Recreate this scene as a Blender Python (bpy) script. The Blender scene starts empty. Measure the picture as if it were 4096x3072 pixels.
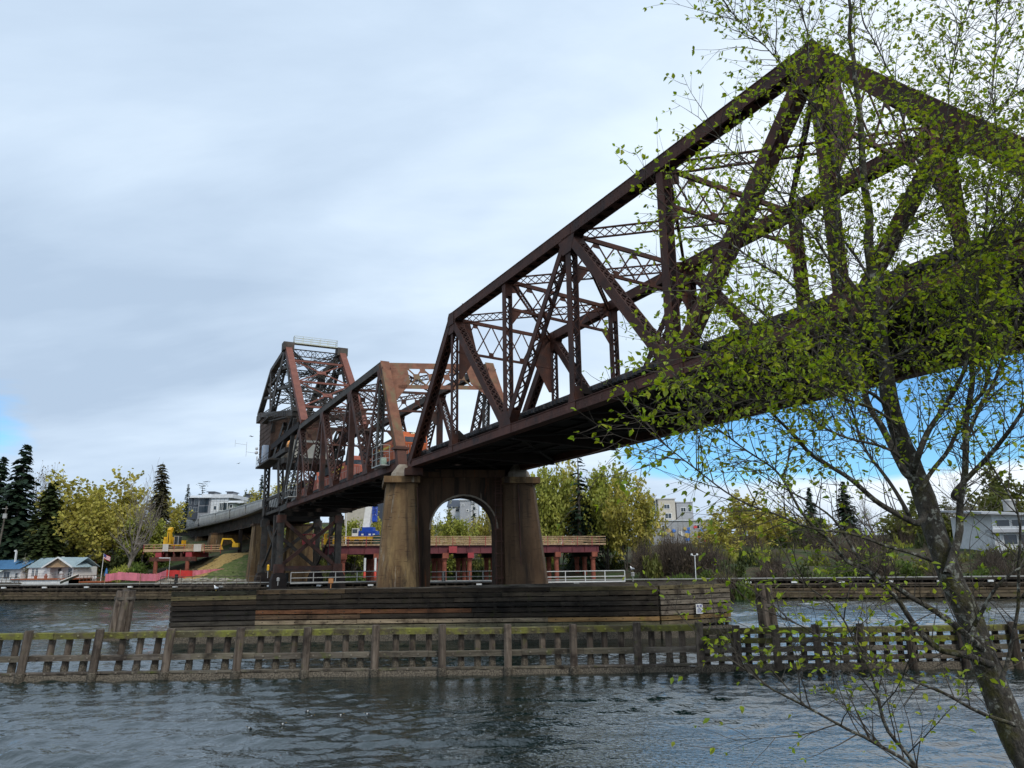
import bpy, bmesh, math, random
from math import sin, cos, tan, radians as R, pi as PI, atan2, sqrt, exp
from mathutils import Vector as V, Matrix, noise
S = bpy.context.scene
C = S.collection
# ---------------------------------------------------------------- camera
EYE = 5.8
cam = bpy.data.cameras.new("camera"); camo = bpy.data.objects.new("camera", cam); C.objects.link(camo)
cam.sensor_fit = 'HORIZONTAL'; cam.sensor_width = 36.0; cam.lens = 36.0 * 3050 / 4096
cam.clip_start = 0.1; cam.clip_end = 5000
CAM_M = Matrix.Translation((0, 0, EYE)) @ Matrix.Rotation(R(90 + 13.2), 4, 'X') @ Matrix.Rotation(R(-0.8), 4, 'Z')
camo.matrix_world = CAM_M
S.camera = camo
S.view_settings.view_transform = 'Standard'; S.view_settings.look = 'None'
S.view_settings.exposure = 0.18; S.view_settings.gamma = 1.0
# ---------------------------------------------------------------- sky
SUN_EL, SUN_AZ = 44.0, 153.0          # azimuth clockwise from +Y: behind the viewer's right shoulder, in line with the bridge
W = bpy.data.worlds.new("World"); S.world = W; W.use_nodes = True
nt = W.node_tree; N = nt.nodes; N.clear()
def wn(t, **k):
    n = N.new(t)
    for a, b in k.items(): setattr(n, a, b)
    return n
def wl(a, b): nt.links.new(a, b)
def wmath(op, a, b=None, clamp=False):
    n = wn('ShaderNodeMath', operation=op, use_clamp=clamp)
    for i, x in enumerate((a, b)):
        if x is None: continue
        if isinstance(x, (int, float)): n.inputs[i].default_value = x
        else: wl(x, n.inputs[i])
    return n.outputs[0]
def wrange(x, a, b, c=0.0, d=1.0):
    n = wn('ShaderNodeMapRange', interpolation_type='SMOOTHSTEP')
    wl(x, n.inputs[0]); n.inputs[1].default_value = a; n.inputs[2].default_value = b
    n.inputs[3].default_value = c; n.inputs[4].default_value = d
    return n.outputs[0]
def wramp(x, stops):
    n = wn('ShaderNodeValToRGB'); wl(x, n.inputs[0]); e = n.color_ramp.elements
    while len(e) > 1: e.remove(e[-1])
    e[0].position = stops[0][0]; e[0].color = (*stops[0][1], 1)
    for p, c in stops[1:]:
        k = e.new(p); k.color = (*c, 1)
    return n.outputs[0]
tc = wn('ShaderNodeTexCoord'); sep = wn('ShaderNodeSeparateXYZ'); wl(tc.outputs['Generated'], sep.inputs[0])
dx, dy, dz = sep.outputs
den = wmath('ADD', wmath('MAXIMUM', dz, 0.0), 0.30)
comb = wn('ShaderNodeCombineXYZ'); wl(wmath('DIVIDE', dx, den), comb.inputs[0]); wl(wmath('DIVIDE', dy, den), comb.inputs[1])
mp = wn('ShaderNodeMapping'); wl(comb.outputs[0], mp.inputs[0]); mp.inputs['Rotation'].default_value = (0, 0, R(35)); mp.inputs['Scale'].default_value = (0.42, 1.0, 1)
mp.inputs['Location'].default_value = (2.3, 0.6, 0)
def wnoise(vec, sc, det, rough, dist=0.0):
    n = wn('ShaderNodeTexNoise'); wl(vec, n.inputs['Vector']); n.inputs['Scale'].default_value = sc
    n.inputs['Detail'].default_value = det; n.inputs['Roughness'].default_value = rough; n.inputs['Distortion'].default_value = dist
    return n.outputs['Fac']
n1 = wnoise(mp.outputs[0], 0.95, 5, 0.5, 0.35)
n3 = wnoise(mp.outputs[0], 3.2, 6, 0.6, 0.3)
tone = wmath('ADD', wmath('MULTIPLY', n1, 0.80), wmath('MULTIPLY', n3, 0.20))
cloud = wramp(tone, [(0.36, (0.44, 0.56, 0.72)), (0.45, (0.58, 0.71, 0.87)), (0.53, (0.74, 0.87, 1.00)), (0.63, (0.93, 1.0, 1.08))])
# brighter cloud towards the right of the view, greyer near the horizon
lift = wn('ShaderNodeMix', data_type='RGBA', blend_type='MIX'); wl(wrange(dx, 0.12, 0.55, 0, 0.6), lift.inputs[0]); wl(cloud, lift.inputs[6]); lift.inputs[7].default_value = (0.98, 1.02, 1.06, 1)
low = wn('ShaderNodeMix', data_type='RGBA', blend_type='MIX'); wl(wrange(dz, 0.10, 0.0, 0, 0.6), low.inputs[0]); wl(lift.outputs[2], low.inputs[6]); low.inputs[7].default_value = (0.46, 0.58, 0.76, 1)
# openings of blue sky low down
mp2 = wn('ShaderNodeMapping'); wl(tc.outputs['Generated'], mp2.inputs[0]); mp2.inputs['Scale'].default_value = (1.0, 1.0, 4.5); mp2.inputs['Location'].default_value = (0.37, 0.0, 0.4)
n4 = wnoise(mp2.outputs[0], 4.5, 6, 0.55, 0.2)
side = wmath('ADD', wrange(dx, 0.02, 0.24), wrange(dx, -0.46, -0.58, 0, 0.58))
band = wmath('MULTIPLY', wrange(dz, 0.055, 0.125), wrange(dz, 0.30, 0.17))
blue = wrange(wmath('ADD', wmath('MULTIPLY', wmath('MULTIPLY', side, band), 0.62), wmath('MULTIPLY', n4, 0.55)), 0.53, 0.72)
sky = wn('ShaderNodeTexSky', sky_type='NISHITA'); sky.sun_disc = False
sky.sun_elevation = R(SUN_EL); sky.sun_rotation = R(SUN_AZ); sky.air_density = 1.0; sky.dust_density = 0.3; sky.ozone_density = 3.0
SKY_STRENGTH = 0.12
scale = wn('ShaderNodeVectorMath', operation='SCALE'); wl(low.outputs[2], scale.inputs[0]); scale.inputs['Scale'].default_value = 0.98 / SKY_STRENGTH
mix = wn('ShaderNodeMix', data_type='RGBA'); wl(blue, mix.inputs[0]); wl(scale.outputs[0], mix.inputs[6])
tint = wn('ShaderNodeMix', data_type='RGBA', blend_type='MULTIPLY'); tint.inputs[0].default_value = 1; wl(sky.outputs[0], tint.inputs[6]); tint.inputs[7].default_value = (0.62, 1.0, 1.25, 1)
wl(tint.outputs[2], mix.inputs[7])
bg = wn('ShaderNodeBackground'); bg.inputs['Strength'].default_value = SKY_STRENGTH; wl(mix.outputs[2], bg.inputs['Color'])
out = wn('ShaderNodeOutputWorld'); wl(bg.outputs[0], out.inputs[0])
# ---------------------------------------------------------------- sun
sd = bpy.data.lights.new("sun", 'SUN'); sd.energy = 1.5; sd.angle = R(10); sd.color = (1.0, 0.95, 0.87)
so = bpy.data.objects.new("sun", sd); C.objects.link(so)
sdir = V((sin(R(SUN_AZ)) * cos(R(SUN_EL)), cos(R(SUN_AZ)) * cos(R(SUN_EL)), sin(R(SUN_EL))))
so.rotation_euler = (-sdir).to_track_quat('-Z', 'Y').to_euler(); so.location = sdir * 80
# ---------------------------------------------------------------- helpers
def ray(px, py):
    """direction through a point of the 4096 x 3072 photograph, scaled to unit depth along +Y"""
    d = CAM_M.to_3x3() @ V(((px - 2048) / 3050, (1536 - py) / 3050, -1))
    return d / d.y
def atY(px, py, Y):
    return V((0, 0, EYE)) + ray(px, py) * Y
def atz(px, py, z):
    d = ray(px, py); return V((0, 0, EYE)) + d * ((z - EYE) / d.z)
def ov(x, y): return x * 1.8517, y * 1.8517
TH = R(27.1); BU = V((sin(TH), -cos(TH), 0)); BN = V((cos(TH), sin(TH), 0)); B0 = V((-9.913, 72.352, 0))
def Bp(s, l, z): return B0 + BU * s + BN * l + V((0, 0, z))

class MB:
    def __init__(s): s.v = []; s.f = []; s.c = []; s.t = (1, 1, 1); s.sm = []; s.smooth = False
    def tint(s, *c): s.t = c if len(c) == 3 else (c[0],) * 3; return s
    def add(s, vs, fs):
        o = len(s.v); s.v.extend([tuple(x) for x in vs])
        for f in fs: s.f.append(tuple(i + o for i in f)); s.c.append(s.t); s.sm.append(s.smooth)
        return s
    def hexa(s, vs):
        return s.add(vs, [(0, 3, 2, 1), (4, 5, 6, 7), (0, 1, 5, 4), (1, 2, 6, 5), (2, 3, 7, 6), (3, 0, 4, 7)])
    def obox(s, c, a, b, d):
        c, a, b, d = V(c), V(a), V(b), V(d)
        return s.hexa([c - a - b - d, c + a - b - d, c + a + b - d, c - a + b - d, c - a - b + d, c + a - b + d, c + a + b + d, c - a + b + d])
    def box(s, x0, x1, y0, y1, z0, z1):
        return s.hexa([(x0, y0, z0), (x1, y0, z0), (x1, y1, z0), (x0, y1, z0), (x0, y0, z1), (x1, y0, z1), (x1, y1, z1), (x0, y1, z1)])
    def beam(s, A, B, side, wl, d, off=(0, 0)):
        A, B = V(A), V(B); a = (B - A); L = a.length
        if L < 1e-6: return s
        a /= L; n = V(side); n = (n - a * n.dot(a)).normalized(); e = a.cross(n)
        c = (A + B) / 2 + n * off[0] + e * off[1]
        return s.obox(c, a * (L / 2), n * (wl / 2), e * (d / 2))
    def laced(s, A, B, side, wl, d, t=0.09, pitch=None, bar=0.09, double=False, tie=1.0):
        """two side plates joined by lacing bars on both open faces"""
        A, B = V(A), V(B); a = (B - A); L = a.length; a /= L
        n = V(side); n = (n - a * n.dot(a)).normalized(); e = a.cross(n)
        for sg in (-1, 1):
            s.beam(A, B, side, t, d, (sg * (wl / 2 - t / 2), 0))
        w = wl - 2 * t
        pitch = pitch or w
        tie = min(tie, L * 0.2)
        for sg in (-1, 1):
            f = e * (sg * (d / 2 - 0.03))
            for q in (tie / 2, L - tie / 2):
                s.obox(A + a * q + f, a * (tie / 2), n * (w / 2), e * 0.02)
            x = tie; i = 0
            m = max(2, int(round((L - 2 * tie) / pitch))); st = (L - 2 * tie) / m
            for i in range(m):
                k = 1 if i % 2 else -1
                p = A + a * (tie + st * i) + f + n * (k * w / 2); q = A + a * (tie + st * (i + 1)) + f - n * (k * w / 2)
                s.beam(p, q, e, 0.03, bar)
                if double:
                    p = A + a * (tie + st * i) + f - n * (k * w / 2); q = A + a * (tie + st * (i + 1)) + f + n * (k * w / 2)
                    s.beam(p, q, e, 0.03, bar, (0.012 * sg, 0))
        return s
    def lattice(s, A, B, up, h, t=0.16, pitch=0.9, bar=0.08, fl=0.12, double=True):
        """two flanges with crossing bars between, standing in the plane of AB and up"""
        A, B = V(A), V(B); a = (B - A); L = a.length; a /= L
        u = V(up); u = (u - a * u.dot(a)).normalized(); n = a.cross(u)
        for sg in (-1, 1):
            s.beam(A + u * (sg * (h / 2 - fl / 2)), B + u * (sg * (h / 2 - fl / 2)), n, t, fl)
        m = max(1, int(round(L / pitch))); st = L / m; w = h / 2 - fl
        for i in range(m):
            p0 = A + a * (st * i); p1 = A + a * (st * (i + 1))
            s.beam(p0 - u * w + n * 0.02, p1 + u * w + n * 0.02, n, 0.03, bar)
            if double: s.beam(p0 + u * w - n * 0.02, p1 - u * w - n * 0.02, n, 0.03, bar)
        return s
    def tube(s, pts, rs, n=6, cap=True):
        pts = [V(p) for p in pts]
        if isinstance(rs, (int, float)): rs = [rs] * len(pts)
        vs = []; ref = None
        for i, p in enumerate(pts):
            d = (pts[min(i + 1, len(pts) - 1)] - pts[max(i - 1, 0)]).normalized()
            if ref is None:
                ref = d.orthogonal().normalized()
            ref = (ref - d * ref.dot(d))
            ref = ref.normalized() if ref.length > 1e-6 else d.orthogonal().normalized()
            b = d.cross(ref)
            for k in range(n):
                an = 2 * PI * k / n
                vs.append(p + (ref * cos(an) + b * sin(an)) * rs[i])
        fs = []
        for i in range(len(pts) - 1):
            for k in range(n):
                k2 = (k + 1) % n
                fs.append((i * n + k, i * n + k2, (i + 1) * n + k2, (i + 1) * n + k))
        if cap:
            fs.append(tuple(reversed(range(n)))); fs.append(tuple((len(pts) - 1) * n + k for k in range(n)))
        return s.add(vs, fs)
    def prism(s, poly, vec):
        n = len(poly); vec = V(vec); a = [V(p) for p in poly]; b = [p + vec for p in a]
        fs = [tuple(reversed(range(n))), tuple(range(n, 2 * n))]
        for i in range(n):
            j = (i + 1) % n; fs.append((i, j, n + j, n + i))
        return s.add(a + b, fs)
    def loft(s, rings, cap=True):
        n = len(rings[0]); vs = [V(p) for r in rings for p in r]; fs = []
        for i in range(len(rings) - 1):
            for k in range(n):
                k2 = (k + 1) % n; fs.append((i * n + k, i * n + k2, (i + 1) * n + k2, (i + 1) * n + k))
        if cap:
            fs.append(tuple(reversed(range(n)))); fs.append(tuple((len(rings) - 1) * n + k for k in range(n)))
        return s.add(vs, fs)
    def quad(s, a, b, c, d): return s.add([a, b, c, d], [(0, 1, 2, 3)])
    def ball(s, c, rx, ry=None, rz=None, n=10, m=6):
        ry = ry or rx; rz = rz or rx; rings = []
        for i in range(1, m):
            a = PI * i / m; rings.append([(c[0] + rx * sin(a) * cos(2 * PI * k / n), c[1] + ry * sin(a) * sin(2 * PI * k / n), c[2] - rz * cos(a)) for k in range(n)])
        return s.loft(rings)
    def lathe(s, c, prof, n=12):
        return s.loft([[(c[0] + r * cos(2 * PI * k / n), c[1] + r * sin(2 * PI * k / n), c[2] + z) for k in range(n)] for r, z in prof])
    def build(s, name, mat, parent=None, local=False, label=None):
        me = bpy.data.meshes.new(name); off = V((0, 0, 0))
        if parent is not None and not local:
            p = parent
            while p is not None: off = off + p.location; p = p.parent
        vs = s.v if off.length < 1e-9 else [(x - off.x, y - off.y, z - off.z) for x, y, z in s.v]
        me.from_pydata(vs, [], s.f)
        at = me.color_attributes.new("tint", 'FLOAT_COLOR', 'CORNER')
        buf = []
        for f, c in zip(s.f, s.c): buf.extend((c[0], c[1], c[2], 1.0) * len(f))
        at.data.foreach_set("color", buf)
        if any(s.sm): me.polygons.foreach_set("use_smooth", s.sm)
        me.materials.append(mat); me.update()
        o = bpy.data.objects.new(name, me); C.objects.link(o)
        if parent is not None: o.parent = parent
        if label: o['label'] = label
        return o
def tag(o, label=None, cat=None, group=None, kind=None):
    if label: o['label'] = label
    if cat: o['category'] = cat
    if group: o['group'] = group
    if kind: o['kind'] = kind
    return o
def thing(name, label, cat, loc=(0, 0, 0), rz=0.0, group=None):
    o = bpy.data.objects.new(name, None); C.objects.link(o); o.location = loc; o.rotation_euler = (0, 0, rz)
    o.empty_display_size = 0.5
    return tag(o, label, cat, group)
def dup(root, loc, rz=None, scale=None, label=None, group=None):
    def cp(o, par):
        c = o.copy(); C.objects.link(c)
        if par is not None: c.parent = par
        for ch in o.children: cp(ch, c)
        return c
    r = cp(root, None); r.location = loc
    if rz is not None: r.rotation_euler = (0, 0, rz)
    if scale is not None: r.scale = scale if not isinstance(scale, (int, float)) else (scale,) * 3
    if label: r['label'] = label
    if group: r['group'] = group
    return r
# ---------------------------------------------------------------- materials
def pmat(name, c1, c2, scale=1.0, stretch=(1, 1, 1), rough=0.8, bump=0.0, bscale=None, spots=None, metal=0.0, spec=0.3, detail=6, ramp=(0.35, 0.65), coords='Object', trans=None, second=None):
    m = bpy.data.materials.new(name); m.use_nodes = True; t = m.node_tree; n = t.nodes; p = n['Principled BSDF']
    def link(a, b): t.links.new(a, b)
    tcn = n.new('ShaderNodeTexCoord'); mpn = n.new('ShaderNodeMapping'); link(tcn.outputs[coords], mpn.inputs[0]); mpn.inputs['Scale'].default_value = stretch
    oi = n.new('ShaderNodeObjectInfo'); mul = n.new('ShaderNodeMath'); mul.operation = 'MULTIPLY'; mul.inputs[1].default_value = 37.0; link(oi.outputs['Random'], mul.inputs[0]); link(mul.outputs[0], mpn.inputs['Location'])
    nz = n.new('ShaderNodeTexNoise'); link(mpn.outputs[0], nz.inputs['Vector']); nz.inputs['Scale'].default_value = scale; nz.inputs['Detail'].default_value = detail; nz.inputs['Roughness'].default_value = 0.62
    rp = n.new('ShaderNodeValToRGB'); link(nz.outputs['Fac'], rp.inputs[0]); e = rp.color_ramp.elements
    e[0].position = ramp[0]; e[0].color = (*c1, 1); e[1].position = ramp[1]; e[1].color = (*c2, 1)
    col = rp.outputs[0]
    for sp in (spots or []):
        # each: colour, scale, low, high, stretch
        mp3 = n.new('ShaderNodeMapping'); link(tcn.outputs[coords], mp3.inputs[0]); mp3.inputs['Scale'].default_value = sp[4] if len(sp) > 4 else (1, 1, 1)
        mp3.inputs['Location'].default_value = (3.1 * len(n), 1.7, 0.3)
        z = n.new('ShaderNodeTexNoise'); link(mp3.outputs[0], z.inputs['Vector']); z.inputs['Scale'].default_value = sp[1]; z.inputs['Detail'].default_value = 5; z.inputs['Roughness'].default_value = 0.65
        mr = n.new('ShaderNodeMapRange'); link(z.outputs['Fac'], mr.inputs[0]); mr.inputs[1].default_value = sp[2]; mr.inputs[2].default_value = sp[3]
        mx = n.new('ShaderNodeMix'); mx.data_type = 'RGBA'; link(mr.outputs[0], mx.inputs[0]); link(col, mx.inputs[6]); mx.inputs[7].default_value = (*sp[0], 1); col = mx.outputs[2]
    at = n.new('ShaderNodeAttribute'); at.attribute_name = 'tint'
    mt = n.new('ShaderNodeMix'); mt.data_type = 'RGBA'; mt.blend_type = 'MULTIPLY'; mt.inputs[0].default_value = 1; link(col, mt.inputs[6]); link(at.outputs['Color'], mt.inputs[7])
    link(mt.outputs[2], p.inputs['Base Color'])
    p.inputs['Roughness'].default_value = rough; p.inputs['Metallic'].default_value = metal; p.inputs['Specular IOR Level'].default_value = spec
    if bump:
        nb = n.new('ShaderNodeTexNoise'); link(mpn.outputs[0], nb.inputs['Vector']); nb.inputs['Scale'].default_value = bscale or scale * 3; nb.inputs['Detail'].default_value = 4
        b = n.new('ShaderNodeBump'); b.inputs['Strength'].default_value = bump; b.inputs['Distance'].default_value = 0.05; link(nb.outputs['Fac'], b.inputs['Height']); link(b.outputs[0], p.inputs['Normal'])
    if trans:
        tr = n.new('ShaderNodeBsdfTranslucent'); link(mt.outputs[2], tr.inputs['Color'])
        gm = n.new('ShaderNodeMix'); gm.data_type = 'RGBA'; gm.blend_type = 'MULTIPLY'; gm.inputs[0].default_value = 1; link(mt.outputs[2], gm.inputs[6]); gm.inputs[7].default_value = (*trans[1], 1); link(gm.outputs[2], tr.inputs['Color'])
        ms = n.new('ShaderNodeMixShader'); ms.inputs[0].default_value = trans[0]; link(p.outputs[0], ms.inputs[1]); link(tr.outputs[0], ms.inputs[2])
        link(ms.outputs[0], n['Material Output'].inputs['Surface'])
    return m
def flat(name, c, rough=0.5, metal=0.0, spec=0.4, emit=0):
    m = bpy.data.materials.new(name); m.use_nodes = True; n = m.node_tree.nodes; p = n['Principled BSDF']
    at = n.new('ShaderNodeAttribute'); at.attribute_name = 'tint'
    nz = n.new('ShaderNodeTexNoise'); nz.inputs['Scale'].default_value = 1.6; nz.inputs['Detail'].default_value = 5; tcn = n.new('ShaderNodeTexCoord'); m.node_tree.links.new(tcn.outputs['Object'], nz.inputs['Vector'])
    rp = n.new('ShaderNodeValToRGB'); m.node_tree.links.new(nz.outputs['Fac'], rp.inputs[0]); e = rp.color_ramp.elements
    e[0].position = 0.3; e[0].color = (*[x * 0.8 for x in c], 1); e[1].position = 0.7; e[1].color = (*c, 1)
    mt = n.new('ShaderNodeMix'); mt.data_type = 'RGBA'; mt.blend_type = 'MULTIPLY'; mt.inputs[0].default_value = 1
    m.node_tree.links.new(rp.outputs[0], mt.inputs[6]); m.node_tree.links.new(at.outputs['Color'], mt.inputs[7]); m.node_tree.links.new(mt.outputs[2], p.inputs['Base Color'])
    p.inputs['Roughness'].default_value = rough; p.inputs['Metallic'].default_value = metal; p.inputs['Specular IOR Level'].default_value = spec
    if emit:
        p.inputs['Emission Color'].default_value = (*c, 1); p.inputs['Emission Strength'].default_value = emit
    return m
M = {}
M['rust'] = pmat('dark_rusty_steel', (0.042, 0.015, 0.009), (0.082, 0.029, 0.017), 0.9, rough=0.72, bump=0.25, bscale=9, spots=[((0.030, 0.018, 0.016), 0.35, 0.52, 0.72), ((0.10, 0.042, 0.027), 2.6, 0.62, 0.78)])
M['rust_chord'] = pmat('chord_rust', (0.055, 0.020, 0.012), (0.11, 0.040, 0.026), 0.7, rough=0.7, bump=0.25, bscale=9, spots=[((0.16, 0.075, 0.055), 1.3, 0.58, 0.75), ((0.028, 0.018, 0.016), 0.5, 0.55, 0.7)])
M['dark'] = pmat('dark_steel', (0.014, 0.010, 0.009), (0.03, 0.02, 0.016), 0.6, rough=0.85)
M['black'] = pmat('black_steel', (0.010, 0.009, 0.008), (0.02, 0.016, 0.013), 0.6, rough=0.9)  # near-black steel for underside bracing, floor sheets, bent caps and cables
M['brown'] = pmat('bascule_brown', (0.060, 0.028, 0.020), (0.115, 0.050, 0.036), 0.8, rough=0.75, bump=0.2, bscale=9, spots=[((0.05, 0.045, 0.04), 0.5, 0.5, 0.7)])
M['greyrust'] = pmat('grey_bascule_steel', (0.045, 0.038, 0.032), (0.10, 0.085, 0.07), 0.8, rough=0.75, bump=0.2, bscale=9, spots=[((0.11, 0.055, 0.035), 1.1, 0.55, 0.7)])
M['portal'] = pmat('orange_portal_rust', (0.13, 0.055, 0.033), (0.22, 0.095, 0.055), 1.2, rough=0.75, bump=0.2, bscale=8, spots=[((0.15, 0.125, 0.065), 0.5, 0.50, 0.68, (1.5, 1.5, 0.4)), ((0.14, 0.12, 0.10), 1.8, 0.62, 0.72)])
M['redsteel'] = pmat('red_link_steel', (0.15, 0.058, 0.042), (0.22, 0.085, 0.062), 0.8, rough=0.75)
M['tower'] = pmat('tower_grey_steel', (0.032, 0.028, 0.025), (0.080, 0.070, 0.060), 0.7, rough=0.8, spots=[((0.10, 0.05, 0.032), 0.9, 0.56, 0.7)])
M['rail'] = pmat('rail_steel', (0.06, 0.035, 0.025), (0.10, 0.06, 0.045), 2, rough=0.5, metal=0.3)
M['tie'] = pmat('creosote_tie', (0.018, 0.018, 0.020), (0.06, 0.06, 0.065), 2.2, rough=0.9)
M['timber'] = pmat('weathered_timber', (0.07, 0.058, 0.046), (0.17, 0.148, 0.12), 1.6, stretch=(0.35, 1, 3.5), rough=0.92, bump=0.5, bscale=6, spots=[((0.028, 0.022, 0.018), 0.8, 0.5, 0.68), ((0.10, 0.115, 0.03), 1.1, 0.60, 0.74)])
M['moss'] = pmat('mossy_timber', (0.055, 0.046, 0.028), (0.12, 0.105, 0.06), 1.6, stretch=(0.6, 1, 2), rough=0.95, bump=0.5, bscale=8, spots=[((0.15, 0.15, 0.035), 1.6, 0.45, 0.60), ((0.20, 0.20, 0.13), 6, 0.62, 0.70)])
M['pile'] = pmat('pile_timber', (0.055, 0.040, 0.030), (0.16, 0.128, 0.10), 1.8, stretch=(2.5, 2.5, 0.35), rough=0.92, bump=0.5, bscale=7, spots=[((0.022, 0.016, 0.013), 1.0, 0.5, 0.7), ((0.11, 0.115, 0.03), 1.2, 0.60, 0.76)])
M['barnacle'] = pmat('barnacle_crust', (0.035, 0.028, 0.022), (0.17, 0.145, 0.11), 14, rough=0.95, bump=1.0, bscale=16, detail=3)
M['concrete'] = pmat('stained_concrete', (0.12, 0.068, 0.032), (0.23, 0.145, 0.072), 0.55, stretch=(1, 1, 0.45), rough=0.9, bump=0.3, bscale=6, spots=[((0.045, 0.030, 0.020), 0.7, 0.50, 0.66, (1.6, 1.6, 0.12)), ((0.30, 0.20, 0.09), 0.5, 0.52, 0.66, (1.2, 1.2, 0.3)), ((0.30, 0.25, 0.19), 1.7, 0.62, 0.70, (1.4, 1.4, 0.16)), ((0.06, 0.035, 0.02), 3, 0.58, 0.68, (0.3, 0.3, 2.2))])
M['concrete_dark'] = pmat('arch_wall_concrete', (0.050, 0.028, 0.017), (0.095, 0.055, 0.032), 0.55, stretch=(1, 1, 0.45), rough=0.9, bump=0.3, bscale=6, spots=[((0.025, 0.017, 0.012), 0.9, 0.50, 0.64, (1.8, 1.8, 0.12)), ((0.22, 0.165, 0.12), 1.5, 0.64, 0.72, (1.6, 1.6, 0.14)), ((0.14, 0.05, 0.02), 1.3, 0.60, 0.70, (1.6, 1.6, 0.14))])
M['pedestal'] = pmat('pale_pedestal', (0.20, 0.16, 0.12), (0.33, 0.28, 0.22), 1.5, rough=0.9)
M['galv'] = flat('galvanised_pipe', (0.42, 0.41, 0.39), 0.5, 0.2)
M['white'] = flat('white_paint', (0.78, 0.78, 0.76), 0.5)
M['rustpipe'] = pmat('rusty_pile_pipe', (0.16, 0.045, 0.028), (0.30, 0.095, 0.06), 0.9, rough=0.85)
M['plum'] = pmat('plum_primer_steel', (0.10, 0.028, 0.034), (0.17, 0.045, 0.05), 0.6, rough=0.7)
M['redpaint'] = flat('red_paint', (0.36, 0.045, 0.05), 0.6)
M['woodrail'] = pmat('fresh_lumber', (0.32, 0.20, 0.11), (0.52, 0.37, 0.23), 1.5, rough=0.8)
M['yellow'] = flat('machine_yellow', (0.75, 0.42, 0.01), 0.45)
M['blue'] = flat('crane_blue', (0.015, 0.07, 0.45), 0.45)
M['glass'] = flat('dark_glass', (0.03, 0.045, 0.06), 0.08, 0, 0.6)
M['rubber'] = flat('black_rubber', (0.02, 0.02, 0.02), 0.8)
M['orange'] = flat('loco_orange', (0.62, 0.13, 0.028), 0.5)
M['faded'] = pmat('faded_orange', (0.42, 0.12, 0.075), (0.55, 0.17, 0.11), 0.8, rough=0.7)
M['lblack'] = flat('loco_black', (0.018, 0.018, 0.018), 0.6)
M['hopper'] = pmat('hopper_grey', (0.30, 0.30, 0.29), (0.44, 0.44, 0.42), 0.6, stretch=(1, 1, 0.4), rough=0.75, spots=[((0.22, 0.19, 0.16), 1.0, 0.5, 0.75, (2, 2, 0.3))])
M['lamp'] = flat('lit_headlight', (1.0, 0.93, 0.72), 0.3, emit=3)
M['amberlamp'] = flat('lit_amber_lamp', (1.0, 0.45, 0.10), 0.3, emit=8)
M['numwhite'] = flat('number_glow', (0.85, 0.85, 0.62), 0.4, emit=0.6)
M['soil'] = None
# ---------------------------------------------------------------- ground, water
def wallY(x): return 154.4 - 0.2512 * (x + 100.6)
WD = V((1, -0.2512, 0)).normalized(); WN = V((-WD.y, WD.x, 0))      # along / behind the far guide wall
def lerp_tab(t, x):
    if x <= t[0][0]: return t[0][1]
    for (a, b), (c, d) in zip(t, t[1:]):
        if x <= c: return b + (d - b) * (x - a) / (c - a)
    return t[-1][1]
def sm(t): t = max(0.0, min(1.0, t)); return t * t * (3 - 2 * t)
def terrain(x, y):
    d = (y - wallY(x)) * 0.97 - 22 * sm((x + 54) / 14) * (1 - sm((x - 14) / 22))
    z = lerp_tab([(-40, -5), (0, -3), (7, 0.0), (11, 2.6), (18, 3.5), (30, 5.0), (50, 10.5), (85, 16.5), (150, 22), (400, 30), (1200, 34)], d)
    if z > 3.5: z = 3.5 + (z - 3.5) * (1 - 0.5 * sm((x + 40) / 50))
    # spur under the left trestle and the viaduct
    g = exp(-((x + 62) / 13) ** 2) * lerp_tab([(10, 0), (17, 1.7), (26, 4.2), (45, 2.5), (120, 0)], d)
    z += g
    if d > 6: z += noise.noise(V((x * 0.06, y * 0.06, 3))) * min(1.6, (d - 6) * 0.06)
    return z
def grid(xs, ys, fz):
    m = MB(); m.smooth = True
    vs = [(x, y, fz(x, y)) for y in ys for x in xs]; nx = len(xs)
    fs = [(j * nx + i, j * nx + i + 1, (j + 1) * nx + i + 1, (j + 1) * nx + i) for j in range(len(ys) - 1) for i in range(nx - 1)]
    return m.add(vs, fs)
def span(a, b, n): return [a + (b - a) * i / n for i in range(n + 1)]
M['soil'] = pmat('bank_soil', (0.035, 0.030, 0.016), (0.075, 0.060, 0.030), 0.35, rough=1, bump=0.6, bscale=3, coords='Object', spots=[((0.030, 0.055, 0.012), 0.22, 0.46, 0.60), ((0.085, 0.075, 0.05), 1.2, 0.60, 0.72)])
xs = span(-900, -150, 12)[:-1] + span(-150, 130, 112) + span(130, 900, 12)[1:]
ys = span(90, 260, 85) + span(260, 1500, 24)[1:]
tag(grid(xs, ys, terrain).build('hillside_ground', M['soil']), kind='structure')
# near bank where the viewer and the tree stand
def bank(x, y): return lerp_tab([(-60, 6), (-2, 4.15), (2, 4.0), (7, 1.9), (12, -0.6), (18, -3)], y - 0.05 * x + 0.25 * noise.noise(V((x * 0.4, y * 0.4, 0))))
tag(grid(span(-120, 120, 80), span(-60, 20, 50), bank).build('near_bank', M['soil']), kind='structure')
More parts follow.
